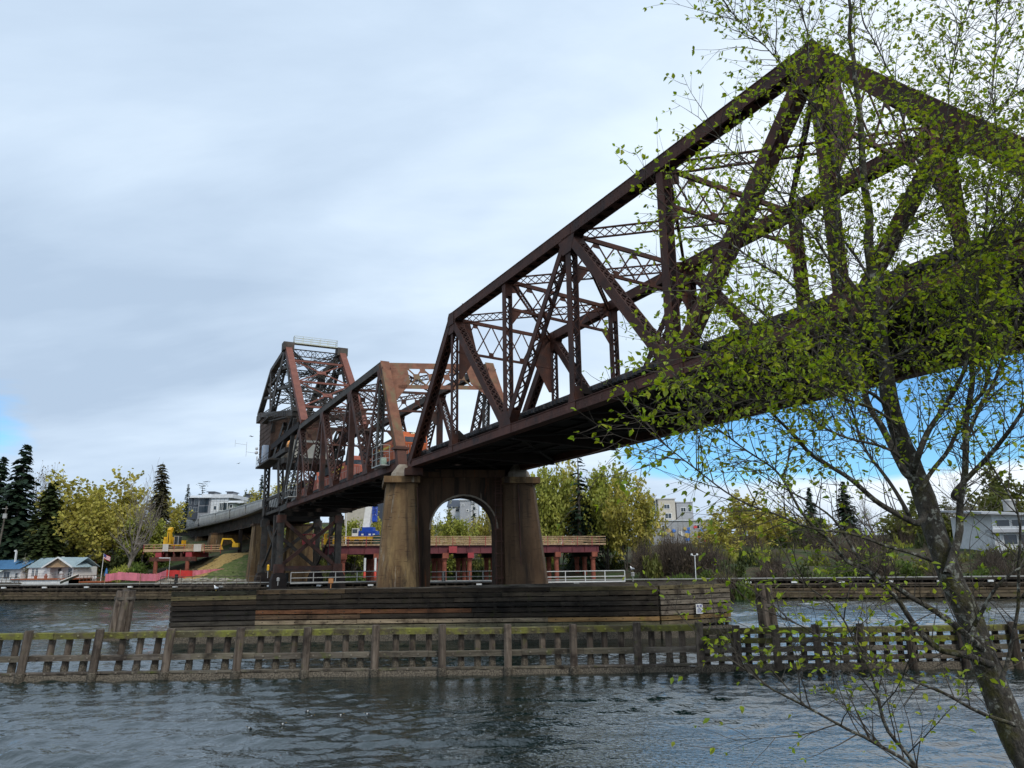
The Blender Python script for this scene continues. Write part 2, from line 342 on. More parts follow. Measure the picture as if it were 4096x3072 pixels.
# water
wm = bpy.data.materials.new('canal_water'); wm.use_nodes = True; t = wm.node_tree; n = t.nodes; p = n['Principled BSDF']
p.inputs['Base Color'].default_value = (0.004, 0.013, 0.011, 1); p.inputs['Roughness'].default_value = 0.045; p.inputs['IOR'].default_value = 1.8; p.inputs['Specular IOR Level'].default_value = 0.5
tcn = n.new('ShaderNodeTexCoord')
z = n.new('ShaderNodeTexNoise'); z.inputs['Scale'].default_value = 5.5; z.inputs['Detail'].default_value = 3; z.inputs['Roughness'].default_value = 0.5; z.inputs['Distortion'].default_value = 0.3
t.links.new(tcn.outputs['Object'], z.inputs['Vector'])
b = n.new('ShaderNodeBump'); b.inputs['Strength'].default_value = 1.0; b.inputs['Distance'].default_value = 0.035; t.links.new(z.outputs['Fac'], b.inputs['Height']); t.links.new(b.outputs[0], p.inputs['Normal'])
import numpy as np
rs = np.random.RandomState(7)
NW = 46
wl_ = 0.42 * (3.6 / 0.42) ** (rs.rand(NW) ** 1.25)                       # wavelengths in metres
wd_ = np.radians(97 + rs.randn(NW) * 34)                               # mostly running towards the viewer
wk = 2 * np.pi / wl_; wp = rs.rand(NW) * 6.28; wa = 0.0105 * wl_ / (2 * np.pi) * (0.8 + 0.5 * rs.rand(NW)) * 4.2 * np.sqrt(46 / NW) * 0.85
def waves(X, Y, minl):
    Z = np.zeros_like(X)
    # slow patches of calmer and rougher water
    pat = 0.75 + 0.45 * np.sin(X * 0.13 + 1.3 * np.sin(Y * 0.11)) * np.sin(Y * 0.17 + 0.9 * np.sin(X * 0.07 + 2)) + 0.2 * np.sin(X * 0.41 + Y * 0.33)
    for L, d, k, ph, am in zip(wl_, wd_, wk, wp, wa):
        if L < minl: continue
        q = k * (X * np.cos(d) + Y * np.sin(d)) + ph + 0.55 * np.sin(X * 0.31 + ph * 3) + 0.55 * np.sin(Y * 0.27 - ph * 5)
        Z += am * (np.sin(q) + 0.25 * np.cos(2 * q))
    return Z * pat
def wpatch(x0, x1, y0, y1, st, minl):
    xs_ = np.arange(x0, x1 + st * .5, st); ys_ = np.arange(y0, y1 + st * .5, st); X, Y = np.meshgrid(xs_, ys_); Z = waves(X, Y, minl)
    e = np.minimum(np.minimum(X - x0, x1 - X), np.minimum(Y - y0, y1 - Y)) / (6 * st); Z *= np.clip(e, 0, 1)
    nx, ny = len(xs_), len(ys_); co = np.stack([X, Y, Z], -1).reshape(-1, 3); i = np.arange(nx - 1)[None, :] + nx * np.arange(ny - 1)[:, None]; i = i.reshape(-1)
    return co, np.stack([i, i + 1, i + nx + 1, i + nx], -1)
patches = [wpatch(-42, 42, 14, 56, 0.14, 0), wpatch(-70, 70, 56, 92, 0.30, 0.7), wpatch(-120, 90, 92, 166, 0.6, 1.3)]
cos_, fcs, off = [], [], 0
for co, fc in patches: cos_.append(co); fcs.append(fc + off); off += len(co)
# flat sheets round the rippled middle
for x0, x1, y0, y1 in ((-900, 900, -40, 14), (-900, -42, 14, 56), (42, 900, 14, 56), (-900, -70, 56, 92), (70, 900, 56, 92), (-900, -120, 92, 166), (90, 900, 92, 166), (-900, 900, 166, 420)):
    cos_.append(np.array([(x0, y0, 0), (x1, y0, 0), (x1, y1, 0), (x0, y1, 0)], float)); fcs.append(np.arange(4)[None, :] + off); off += 4
co = np.concatenate(cos_); fc = np.concatenate(fcs)
wme = bpy.data.meshes.new('water'); wme.vertices.add(len(co)); wme.vertices.foreach_set('co', co.astype(np.float32).ravel()); wme.loops.add(fc.size); wme.loops.foreach_set('vertex_index', fc.astype(np.int32).ravel())
wme.polygons.add(len(fc)); wme.polygons.foreach_set('loop_start', np.arange(0, fc.size, 4, dtype=np.int32)); wme.polygons.foreach_set('loop_total', np.full(len(fc), 4, dtype=np.int32)); wme.polygons.foreach_set('use_smooth', np.ones(len(fc), dtype=bool))
wme.update(calc_edges=True); wme.validate(); wme.materials.append(wm); wo = bpy.data.objects.new('water', wme); C.objects.link(wo); tag(wo, kind='structure')
bed = MB(); bed.quad((-900, -60, -6), (900, -60, -6), (900, 500, -6), (-900, 500, -6))
tag(bed.build('canal_bed', M['soil']), kind='structure')
# ---------------------------------------------------------------- railway bridge: near fixed span
UP = V((0, 0, 1)); ZL, ZU = 15.09, 26.63
RAIL = 16.85; TRK = (3.4, 7.0)
def rivets(m, A, B, face, rows, step=0.32, r=0.030):
    """rivet heads standing on a plate: A to B along the plate, rows = offsets along 'up in plate'"""
    A, B = V(A), V(B); a = (B - A); L = a.length; a /= L; f = V(face).normalized(); e = f.cross(a)
    for row in rows:
        k = int(L / step)
        for i in range(k):
            c = A + a * (step * (i + 0.5)) + e * row
            m.add([c - a * r - e * r, c + a * r - e * r, c + a * r + e * r, c - a * r + e * r, c + f * r * 0.9], [(0, 1, 4), (1, 2, 4), (2, 3, 4), (3, 0, 4)])
    return m
def plate(m, poly, l0, l1):
    return m.prism([Bp(s, l0, z) for s, z in poly], BN * (l1 - l0))
near = thing('truss_span', 'big dark rusty truss span nearest the viewer, running off right behind the leafy tree', 'truss bridge', tuple(Bp(29.7, 5.8, 14.3)), group='spans of the railway bridge')
nL = [0, 10.2, 20.38, 29.68, 39.26, 49.55, 59.4]
nR = [9.88 * k - 1.23 for k in range(7)]
for side, (ns, l) in enumerate(((nL, 0.4), (nR, 11.23))):
    o = -1 if side == 0 else 1                       # outward direction in l
    lo, hi = l - 0.4, l + 0.4
    m = MB()
    m.beam(Bp(ns[0] - 0.5, l, ZL), Bp(ns[6] + 0.5, l, ZL), BN, 0.66, 0.62)
    for sg in (-1, 1): m.beam(Bp(ns[0] - 0.5, l, ZL + sg * 0.30), Bp(ns[6] + 0.5, l, ZL + sg * 0.30), BN, 0.80, 0.045)
    f = BN * o
    A, B = Bp(ns[0], l + o * 0.331, ZL), Bp(ns[6], l + o * 0.331, ZL)
    rivets(m, A, B, f, (-0.24, -0.09, 0.09, 0.24), 0.36)
    m.build('bottom_chord', M['rust_chord'], near)
    m = MB()
    A, B = Bp(ns[1], l, ZU), Bp(ns[5], l, ZU)
    for sg in (-1, 1): m.beam(A, B, BN, 0.16, 0.74, (sg * 0.32, 0))
    m.beam(A - UP * 0, B, BN, 0.84, 0.05, (0, 0.385)); m.beam(A, B, BN, 0.84, 0.05, (0, -0.385)) if False else None
    m.beam(A + UP * 0.385, B + UP * 0.385, BN, 0.86, 0.05)
    for x in range(int((B - A).length / 1.1)):
        q = A + (B - A).normalized() * (1.1 * x + 0.5); m.beam(q - BN * 0.3 - UP * 0.36, q + BN * 0.3 - UP * 0.36 + (B - A).normalized() * (0.9 if x % 2 else -0.9) * 0.6, UP, 0.04, 0.12)
        m.obox(q - UP * 0.37, BU * 0.28, BN * 0.3, UP * 0.015)
    rivets(m, A + BN * o * 0.402, B + BN * o * 0.402, f, (-0.30, -0.17, 0.17, 0.30), 0.36)
    for k in (3,): plate(m, [(ns[k] - 0.6, ZU - 0.32), (ns[k] + 0.6, ZU - 0.32), (ns[k] + 0.6, ZU + 0.32), (ns[k] - 0.6, ZU + 0.32)], l + o * 0.404, l + o * 0.425)
    m.build('top_chord', M['rust'], near)
    for a, b in ((0, 1), (6, 5)):
        m = MB(); A, B = Bp(ns[a], l, ZL + 0.2), Bp(ns[b], l, ZU)
        for sg in (-1, 1): m.beam(A, B, BN, 0.16, 0.72, (sg * 0.32, 0))
        d = (B - A).normalized(); e = d.cross(BN)
        if e.z < 0: e = -e
        m.beam(A + e * 0.37, B + e * 0.37, BN, 0.86, 0.05)
        L = (B - A).length; k = int(L / 0.7)
        for i in range(k):
            p0 = A + d * (0.7 * i) - e * 0.34; sgn = 1 if i % 2 else -1
            m.beam(p0 - BN * 0.28 * sgn, p0 + d * 0.7 + BN * 0.28 * sgn, e, 0.03, 0.09); m.beam(p0 + BN * 0.28 * sgn, p0 + d * 0.7 - BN * 0.28 * sgn, e, 0.03, 0.09)
        m.build('end_post', M['rust'], near)
    for k in range(1, 6):
        m = MB(); w, d = ((0.58, 0.56) if k != 1 and k != 5 else (0.56, 0.40))
        m.laced(Bp(ns[k], l, ZL + 0.3), Bp(ns[k], l, ZU - 0.35), BN, w, d, 0.07, 0.5, 0.085)
        m.build('vertical_post', M['rust'], near)
    for a, b in ((1, 2), (3, 2), (3, 4), (5, 4)):
        m = MB(); big = (a, b) in ((1, 2), (5, 4))
        A, B = Bp(ns[a], l, ZU - 0.1), Bp(ns[b], l, ZL + 0.15); d = (B - A).normalized()
        m.laced(A + d * 0.5, B - d * 0.35, BN, 0.72, 0.62 if (a, b) != (3, 2) else 0.50, 0.10, 0.62, 0.10, double=(a, b) in ((1, 2), (3, 4)), tie=1.3)
        m.build('diagonal', M['rust'], near)
    # short hangers and gusset plates at the panel points
    for k in range(7):
        s = ns[k]; m = MB()
        for q in (l - 0.345, l + 0.345):
            g = 0.012 if q > l else -0.012
            if 0 < k < 6:
                h = 1.05 if k in (2, 4) else 0.55; w = 1.0 if k in (2, 4) else 0.42
                plate(m, [(s - w, ZL + 0.27), (s + w, ZL + 0.27), (s + w * 0.55, ZL + 0.3 + h), (s - w * 0.55, ZL + 0.3 + h)], q - 0.014 + g, q + 0.014 + g); m.build('gusset_plate', M['rust'], near); m = MB()
                plate(m, [(s - w, ZL - 0.27), (s + w, ZL - 0.27), (s + w, ZL + 0.266), (s - w, ZL + 0.266)], q - 0.016 + g, q + 0.016 + g); m.build('gusset_plate', M['rust_chord'], near); m = MB()
            if k in (1, 3, 5):
                w = 1.0
                plate(m, [(s - w, ZU - 0.38), (s + w, ZU - 0.38), (s + 0.5, ZU - 1.45), (s - 0.5, ZU - 1.45)], q - 0.014 + g, q + 0.014 + g); m.build('gusset_plate', M['rust'], near); m = MB()
        if k in (1, 5):
            sg = -1 if k == 1 else 1
            for q in (l - 0.425, l + 0.425):
                plate(m, [(s - 0.7, ZU - 0.7), (s + 0.7, ZU - 0.7), (s + 0.7, ZU + 0.38), (s - 0.35, ZU + 0.45), (s - 0.6, ZU + 0.1)] if k == 1 else [(s - 0.7, ZU - 0.7), (s + 0.7, ZU - 0.7), (s + 0.6, ZU + 0.1), (s + 0.35, ZU + 0.45), (s - 0.7, ZU + 0.38)], q - 0.012, q + 0.012); m.build('gusset_plate', M['rust'], near); m = MB()
# cross frames over the tracks, and the lattice laterals between them
for k in range(1, 6):
    m = MB(); A, B = Bp(nL[k], 0.8, ZU - 0.1), Bp(nR[k], 10.85, ZU - 0.1); x = (B - A).normalized()
    dep = 2.9 if k in (1, 5) else 2.15
    m.beam(A, B, UP, 0.30, 0.18); m.beam(A - UP * dep, B - UP * dep, UP, 0.20, 0.16)
    n_ = 6; st = (B - A).length / n_
    for i in range(n_):
        p0 = A + x * (st * i); p1 = A + x * (st * (i + 1))
        m.beam(p0 if i % 2 else p0 - UP * dep, (p1 - UP * dep) if i % 2 else p1, BU, 0.05, 0.10)
        m.beam((p0 - UP * dep) if i % 2 else p0, p1 if i % 2 else (p1 - UP * dep), BU, 0.05, 0.10, (0.055, 0))
        if i: m.obox(p0 - UP * (0.25 if i % 2 else dep - 0.2), x * 0.25, BU * 0.02, UP * 0.22)
    if k in (1, 5):                                  # solid knee plates of the portal
        for P, sg in ((A, 1), (B, -1)):
            m.prism([P, P + x * (sg * 1.1), P + x * (sg * 1.9) - UP * dep, P + x * (sg * 0.3) - UP * (dep + 2.4), P - UP * (dep + 2.4)], BU * 0.05)
    else:
        for P, sg in ((A, 1), (B, -1)):
            m.prism([P - UP * 0.1, P + x * (sg * 0.7) - UP * 0.1, P + x * (sg * 0.7) - UP * 0.7, P - UP * 0.9], BU * 0.05)
            m.prism([P - UP * (dep + 1.2), P - UP * dep, P + x * (sg * 1.0) - UP * dep], BU * 0.05)
    m.build('portal_frame' if k in (1, 5) else 'sway_frame', M['rust'], near)
for k in range(1, 5):
    m = MB(); m.lattice(Bp(nL[k], 0.8, ZU - 0.05), Bp(nR[k + 1], 10.8, ZU - 0.05), UP, 0.72, 0.16, 0.62, 0.06, 0.08); m.build('lateral_lattice', M['rust'], near)
    m = MB(); m.lattice(Bp(nL[k + 1], 0.8, ZU - 0.05), Bp(nR[k], 10.8, ZU - 0.05), UP, 0.60, 0.16, 0.62, 0.06, 0.08); m.build('lateral_lattice', M['rust'], near)
# floor
for k in range(7):
    m = MB(); a = max(nL[k], 0.3) if k == 0 else nL[k]
    A, B = Bp(nL[k], 0.75, 15.25), Bp(nR[k], 10.9, 15.25)
    m.beam(A, B, UP, 1.5, 0.04); m.beam(A - UP * 0.74, B - UP * 0.74, UP, 0.06, 0.42); m.beam(A + UP * 0.74, B + UP * 0.74, UP, 0.06, 0.42)
    x = (B - A).normalized()
    for P, sg in ((A, 1), (B, -1)): m.prism([P + UP * 0.75, P + x * (sg * 1.1) + UP * 0.75, P + x * (sg * 0.1) + UP * 1.5, P + UP * 1.5], BU * 0.06)
    m.build('floor_beam', M['dark'], near)
def track_floor(par, s0, s1, sk, nodes, name_mat):
    m = MB()
    for l in (2.35, 4.45, 5.95, 8.05):
        m.beam(Bp(s0 - sk * l / 11.6, l, 15.82), Bp(s1 - sk * l / 11.6, l, 15.82), UP, 1.15, 0.05)
        for dz in (-0.57, 0.57): m.beam(Bp(s0 - sk * l / 11.6, l, 15.82 + dz), Bp(s1 - sk * l / 11.6, l, 15.82 + dz), UP, 0.05, 0.36)
    L = s1 - s0; k = int(L / 2.4)
    for i in range(k):
        s = s0 + 2.4 * i + 1.2
        for l in (2.35, 8.05):
            for dl in (-0.1, 0.1): m.obox(Bp(s - sk * l / 11.6, l + dl, 15.82), BU * 0.04, BN * 0.075, UP * 0.54)
    m.build('stringers', M['dark'], par)
    m = MB(); rnd = random.Random(5)
    for t in TRK:
        k = int(L / 0.52)
        for i in range(k):
            s = s0 + 0.52 * i + 0.26 - sk * t / 11.6; v = rnd.uniform(0.55, 1.5); m.tint(v)
            e = rnd.uniform(-0.08, 0.10)
            m.obox(Bp(s, t + (e if t < 5 else -e) * 0.5, 16.55), BU * 0.13, BN * (1.38 + abs(e)), UP * 0.13)
    m.build('ties', M['tie'], par)
    m = MB()
    for t in TRK:
        for g in (-0.72, 0.72): m.beam(Bp(s0 - sk * t / 11.6, t + g, 16.77), Bp(s1 - sk * t / 11.6, t + g, 16.77), UP, 0.17, 0.075)
        for g in (-1.15, 1.15): m.beam(Bp(s0 - sk * t / 11.6, t + g, 16.75), Bp(s1 - sk * t / 11.6, t + g, 16.75), UP, 0.14, 0.16)
    m.build('rails', M['rail'], par)
track_floor(near, 0.3, 59.2, 1.23, nL, None)
m = MB()
for k in range(6):
    for (a, la, b, lb) in ((nL[k], 0.8, nR[k + 1], 10.8), (nR[k], 10.8, nL[k + 1], 0.8)):
        dz = 0 if la < 5 else 0.14
        m.beam(Bp(a, la, 14.72 + dz), Bp(b, lb, 14.72 + dz), UP, 0.10, 0.30)
    for q in range(3):                               # bracing between the stringers
        s = nL[k] + (nL[k + 1] - nL[k]) * (q + 0.5) / 3
        m.beam(Bp(s, 2.4, 15.5), Bp(s, 8.0, 15.5), UP, 0.5, 0.08)
m.build('bottom_lateral_bracing', M['black'], near)
m = MB(); m.prism([Bp(0.2, 0.75, 15.36), Bp(59, 0.75, 15.36), Bp(57.8, 10.9, 15.36), Bp(-1.0, 10.9, 15.36)], UP * 0.05); m.build('dark_floor_sheet', M['black'], near)  # black sheet added so the underside stays solid dark, without sky gaps
def sag(a, b, drop, n=12): return [V(a).lerp(V(b), i / n) - UP * (4 * drop * (i / n) * (1 - i / n)) for i in range(n + 1)]
m = MB(); m.smooth = True; m.tube([Bp(31, 11.3, 14.7), Bp(31.0, 11.35, 13.2), Bp(30.8, 11.4, 11.9)], 0.022, 5); m.build('loose_cable', M['black'], near); m = MB(); m.smooth = True
m.tube(sag(Bp(1.0, 10.9, 14.4), Bp(8.5, 11.5, 14.7), 1.6), 0.022, 5)
m.build('loose_cable', M['black'], near)
# ---------------------------------------------------------------- bascule leaf beyond the pier
BL, BU_ = 15.35, 27.15
leaf = thing('bascule_span', 'brown bascule truss span between the stone pier and the tall counterweight tower', 'truss bridge', tuple(Bp(-31, 5.8, 14.4)), group='spans of the railway bridge')
bL = [-3.3, -14.75, -30.0, -45.1, -59.4]; bU = [-10.0, -22.5, -37.2, -52.2]; bV = [-22.5, -37.2, -52.2]
bLr = [0.9, -12.5, -28.9, -45.1, -59.4]; bUr = [-6.0, -20.6, -36.5, -52.2]
for side, (ln, un, l) in enumerate(((bL, bU, 0.4), (bLr, bUr, 11.23))):
    o = -1 if side == 0 else 1
    m = MB(); m.beam(Bp(ln[0], l, BL - 0.0), Bp(ln[4], l, BL), BN, 0.7, 0.72)
    for sg in (-1, 1): m.beam(Bp(ln[0], l, BL + sg * 0.36), Bp(ln[4], l, BL + sg * 0.36), BN, 0.86, 0.04)
    for k in range(6):
        s = ln[0] + (ln[4] - ln[0]) * (k + 0.5) / 6; plate(m, [(s - 0.9, BL - 0.3), (s + 0.9, BL - 0.3), (s + 0.9, BL + 0.3), (s - 0.9, BL + 0.3)], l + o * 0.352, l + o * 0.372)
    m.build('bottom_chord', M['rust_chord'], leaf)
    m = MB(); A, B = Bp(un[0], l, BU_), Bp(un[3] - 0.4, l, BU_)
    for sg in (-1, 1): m.beam(A, B, BN, 0.16, 0.74, (sg * 0.34, 0))
    m.beam(A + UP * 0.385, B + UP * 0.385, BN, 0.9, 0.05)
    for x in range(40):
        q = A.lerp(B, (x + 0.5) / 40); m.obox(q - UP * 0.36, BU * 0.30, BN * 0.32, UP * 0.015)
    m.build('top_chord', M['greyrust'], leaf)
    m = MB(); A, B = Bp(un[0], l, BU_ + 0.3), Bp(ln[0] - 0.5, l, BL + 1.6); d = (B - A).normalized()
    m.beam(A, B, BN, 0.86, 0.62)
    m.beam(A, B, BN, 1.0, 0.06, (0, 0.335)) ; m.beam(A, B, BN, 1.0, 0.06, (0, -0.335))
    m.build('end_post', M['portal'], leaf)
    m = MB(); m.beam(Bp(ln[0] - 0.6, l, BL + 1.9), Bp(ln[0] + 0.1, l, BL - 0.3), BN, 0.95, 0.75); m.obox(Bp(ln[0] - 0.5, l, BL + 1.75), BU * 0.55, BN * 0.78, UP * 0.12)
    m.build('toe_bearing', M['brown'], leaf)
    mem = [(un[0], ln[1], 'L', 'brown', 0.95, 0.60), (un[1], ln[1], 'L', 'brown', 0.85, 0.62), (un[1], ln[2], 'L', 'brown', 0.75, 0.5), (un[2], ln[2], 'L', 'brown', 0.85, 0.62), (un[2], ln[3], 'L', 'brown', 0.75, 0.5), (un[3], ln[3], 'L', 'brown', 0.85, 0.62)]
    for a, b, ty, mt, w, dd in mem:
        m = MB(); A, B = Bp(a, l, BU_ - 0.1), Bp(b, l, BL + 0.1); d = (B - A).normalized()
        m.laced(A + d * 0.4, B - d * 0.3, BN, w, dd, 0.10, w * 0.8, 0.10, double=True, tie=0.9); m.build('diagonal', M[mt], leaf)
    for i, a in enumerate(un):
        m = MB()
        if i in (1, 2): m.beam(Bp(a, l, BU_ - 0.3), Bp(a, l, BL + 0.3), BN, 0.66, 0.62)
        else: m.laced(Bp(a - (0.3 if i == 0 else 0), l, BU_ - 0.3), Bp(a - (1.0 if i == 0 else 0), l, BL + 0.3), BN, 0.72, 0.75 if i == 3 else 0.5, 0.12, 0.6, 0.09, double=True)
        m.build('vertical_post', M['brown'] if i else M['greyrust'], leaf)
    m = MB(); A, B = Bp(un[3] - 0.3, l, BU_ - 0.4), Bp(ln[4] - 3.5, l, BL + 1.2); m.laced(A, B, BN, 0.9, 0.9, 0.12, 0.9, 0.12, tie=1.5); m.beam(Bp(ln[4], l, BL), Bp(-66, l, 15.2), BN, 0.8, 0.9)
    m.laced(Bp(-50.3, l, 24), Bp(-60.5, l, 15.6), BN, 0.6, 0.5, 0.1, 0.6)
    m.build('heel_post', M['tower'], leaf)
    for s in un:
        for q in (l - 0.44, l + 0.44): m = MB(); plate(m, [(s - 1.1, BU_ - 0.38), (s + 1.1, BU_ - 0.38), (s + 0.4, BU_ - 1.7), (s - 0.4, BU_ - 1.7)], q - 0.013, q + 0.013); m.build('gusset_plate', M['brown'], leaf)
    for s in ln[1:4]:
        for q in (l - 0.45, l + 0.45): m = MB(); plate(m, [(s - 1.1, BL + 0.34), (s + 1.1, BL + 0.34), (s + 0.5, BL + 1.5), (s - 0.5, BL + 1.5)], q - 0.013, q + 0.013); m.build('gusset_plate', M['brown'], leaf)
# near portal: solid top plate, row of crossed plates, deep knees
m = MB(); A, B = Bp(-10.0, 0.3, BU_), Bp(-6.0, 11.33, BU_); x = (B - A).normalized(); pn = x.cross(UP).normalized() * 0.06; SL = (Bp(-3.8, 0.4, BL + 1.6) - Bp(-10, 0.4, BU_)).normalized()
DN = SL / abs(SL.z)                                   # one metre down along the end posts
def pq(q, d): return A + x * q + DN * d
Lp = (B - A).length
m.prism([pq(0, -0.42), pq(Lp, -0.42), pq(Lp, 0.35), pq(0, 0.35)], pn)
m.prism([pq(1.2, 2.45), pq(Lp - 1.2, 2.45), pq(Lp - 1.2, 2.95), pq(1.2, 2.95)], pn)
for q0, q1, q2 in ((0.3, 2.6, 0.9), (Lp - 0.3, Lp - 2.6, Lp - 0.9)):
    poly = [pq(q0, 0.36), pq(q1, 0.36), pq(q1, 2.2), pq(q2 + (q0 - q2) * 0.2, 4.3), pq(q0, 4.3)]
    m.prism(poly if q0 < 5 else poly[::-1], pn)
k = 4; q0, q1 = 2.6, Lp - 2.6; st = (q1 - q0) / k
for i in range(k):
    a, b = q0 + st * i, q0 + st * (i + 1); c = (a + b) / 2
    for (u0, v0, u1, v1) in ((a, 0.3, b, 2.5), (a, 2.5, b, 0.3)): m.beam(pq(u0, v0), pq(u1, v1), pn, 0.06, 0.16)
    m.prism([pq(c - 0.35, 1.05), pq(c + 0.35, 1.05), pq(c + 0.35, 1.75), pq(c - 0.35, 1.75)], pn * 1.4)
    if i: m.prism([pq(a - 0.3, 0.35), pq(a + 0.3, 0.35), pq(a + 0.3, 0.9), pq(a - 0.3, 0.9)], pn * 1.3)
m.build('portal_frame', M['portal'], leaf)
for i, (a, b) in enumerate(zip(bU, bUr)):
    if i == 0: continue
    m = MB(); P, Q = Bp(a, 0.8, BU_ - 0.1), Bp(b, 10.85, BU_ - 0.1); x_ = (Q - P).normalized(); dep = 2.4
    m.beam(P, Q, UP, 0.3, 0.2); m.beam(P - UP * dep, Q - UP * dep, UP, 0.26, 0.2)
    st = (Q - P).length / 6
    for j in range(6):
        p0, p1 = P + x_ * st * j, P + x_ * st * (j + 1)
        m.beam(p0, p1 - UP * dep, BU, 0.05, 0.12); m.beam(p0 - UP * dep, p1, BU, 0.05, 0.12, (0.055, 0)); m.obox((p0 + p1) / 2 - UP * dep / 2, x_ * 0.3, BU * 0.04, UP * 0.3)
    for P_, sg in ((P, 1), (Q, -1)): m.prism([P_ - UP * dep, P_ + x_ * (sg * 1.6) - UP * dep, P_ - UP * (dep + 1.8)], BU * 0.05)
    m.build('sway_frame', M['brown'], leaf)
    m = MB(); m.lattice(Bp(bU[i - 1], 0.8, BU_), Bp(b, 10.8, BU_), UP, 0.7, 0.16, 0.7, 0.08, 0.1); m.lattice(Bp(a, 0.8, BU_ - 0.02), Bp(bUr[i - 1], 10.8, BU_ - 0.02), UP, 0.6, 0.16, 0.7, 0.08, 0.1)
    m.build('lateral_lattice', M['brown'], leaf)
for k in range(5):
    m = MB(); P, Q = Bp(bL[k], 0.75, 15.2), Bp(bLr[k], 10.9, 15.2); m.beam(P, Q, UP, 1.5, 0.05); m.beam(P - UP * 0.74, Q - UP * 0.74, UP, 0.06, 0.5); m.build('floor_beam', M['dark'], leaf)
track_floor(leaf, -66, -2.4, -3.6, bL, None)
m = MB()
for k in range(4):
    m.beam(Bp(bL[k], 0.8, 14.6), Bp(bLr[k + 1], 10.8, 14.6), UP, 0.1, 0.3); m.beam(Bp(bLr[k], 10.8, 14.75), Bp(bL[k + 1], 0.8, 14.75), UP, 0.1, 0.3)
for k in range(14):
    s = -4 - 4.0 * k; m.beam(Bp(s, 0.9, 14.98), Bp(s + 2, 10.8, 14.98), UP, 0.35, 0.1)
m.obox(Bp(-31, 5.8, 15.16), BU * 27, BN * 4.6, UP * 0.02)  # black sheet added to close the leaf's underside in the same way
m.build('bottom_lateral_bracing', M['black'], leaf)
def railing(m, pts, h=1.1, step=1.5, r=0.03, mid=1):
    for a, b in zip(pts, pts[1:]):
        a, b = V(a), V(b); L = (b - a).length; k = max(1, int(round(L / step)))
        for i in range(k + 1):
            p = a.lerp(b, i / k); m.tube([p, p + UP * h], r, 5)
        for j in range(mid + 1): m.tube([a + UP * h * (1 - j / (mid + 1)), b + UP * h * (1 - j / (mid + 1))], r, 5)
    return m
m = MB()
m.obox(Bp(-7.2, -0.55, 15.65), BU * 1.5, BN * 0.5, UP * 0.05); railing(m, [Bp(-8.7, -1.0, 15.7), Bp(-5.7, -1.0, 15.7), Bp(-5.7, -0.1, 15.7)], 2.0, 1.5, 0.035, 2)
m.build('toe_platform', M['galv'], leaf)
m = MB(); m.lathe(Bp(-6.5, -0.5, 15.7), [(0.0, 0), (0.33, 0.02), (0.36, 0.5), (0.30, 0.8), (0.0, 0.85)], 10); m.build('tank', flat('pale_green_tank', (0.35, 0.45, 0.36)), leaf)
m = MB(); m.obox(Bp(-52.5, -0.8, 16.1), BU * 1.6, BN * 0.6, UP * 0.06); railing(m, [Bp(-54, -1.3, 16.15), Bp(-51, -1.3, 16.15), Bp(-51, -0.2, 16.15)], 1.9, 1.5, 0.04, 1); m.build('heel_platform', M['galv'], leaf)

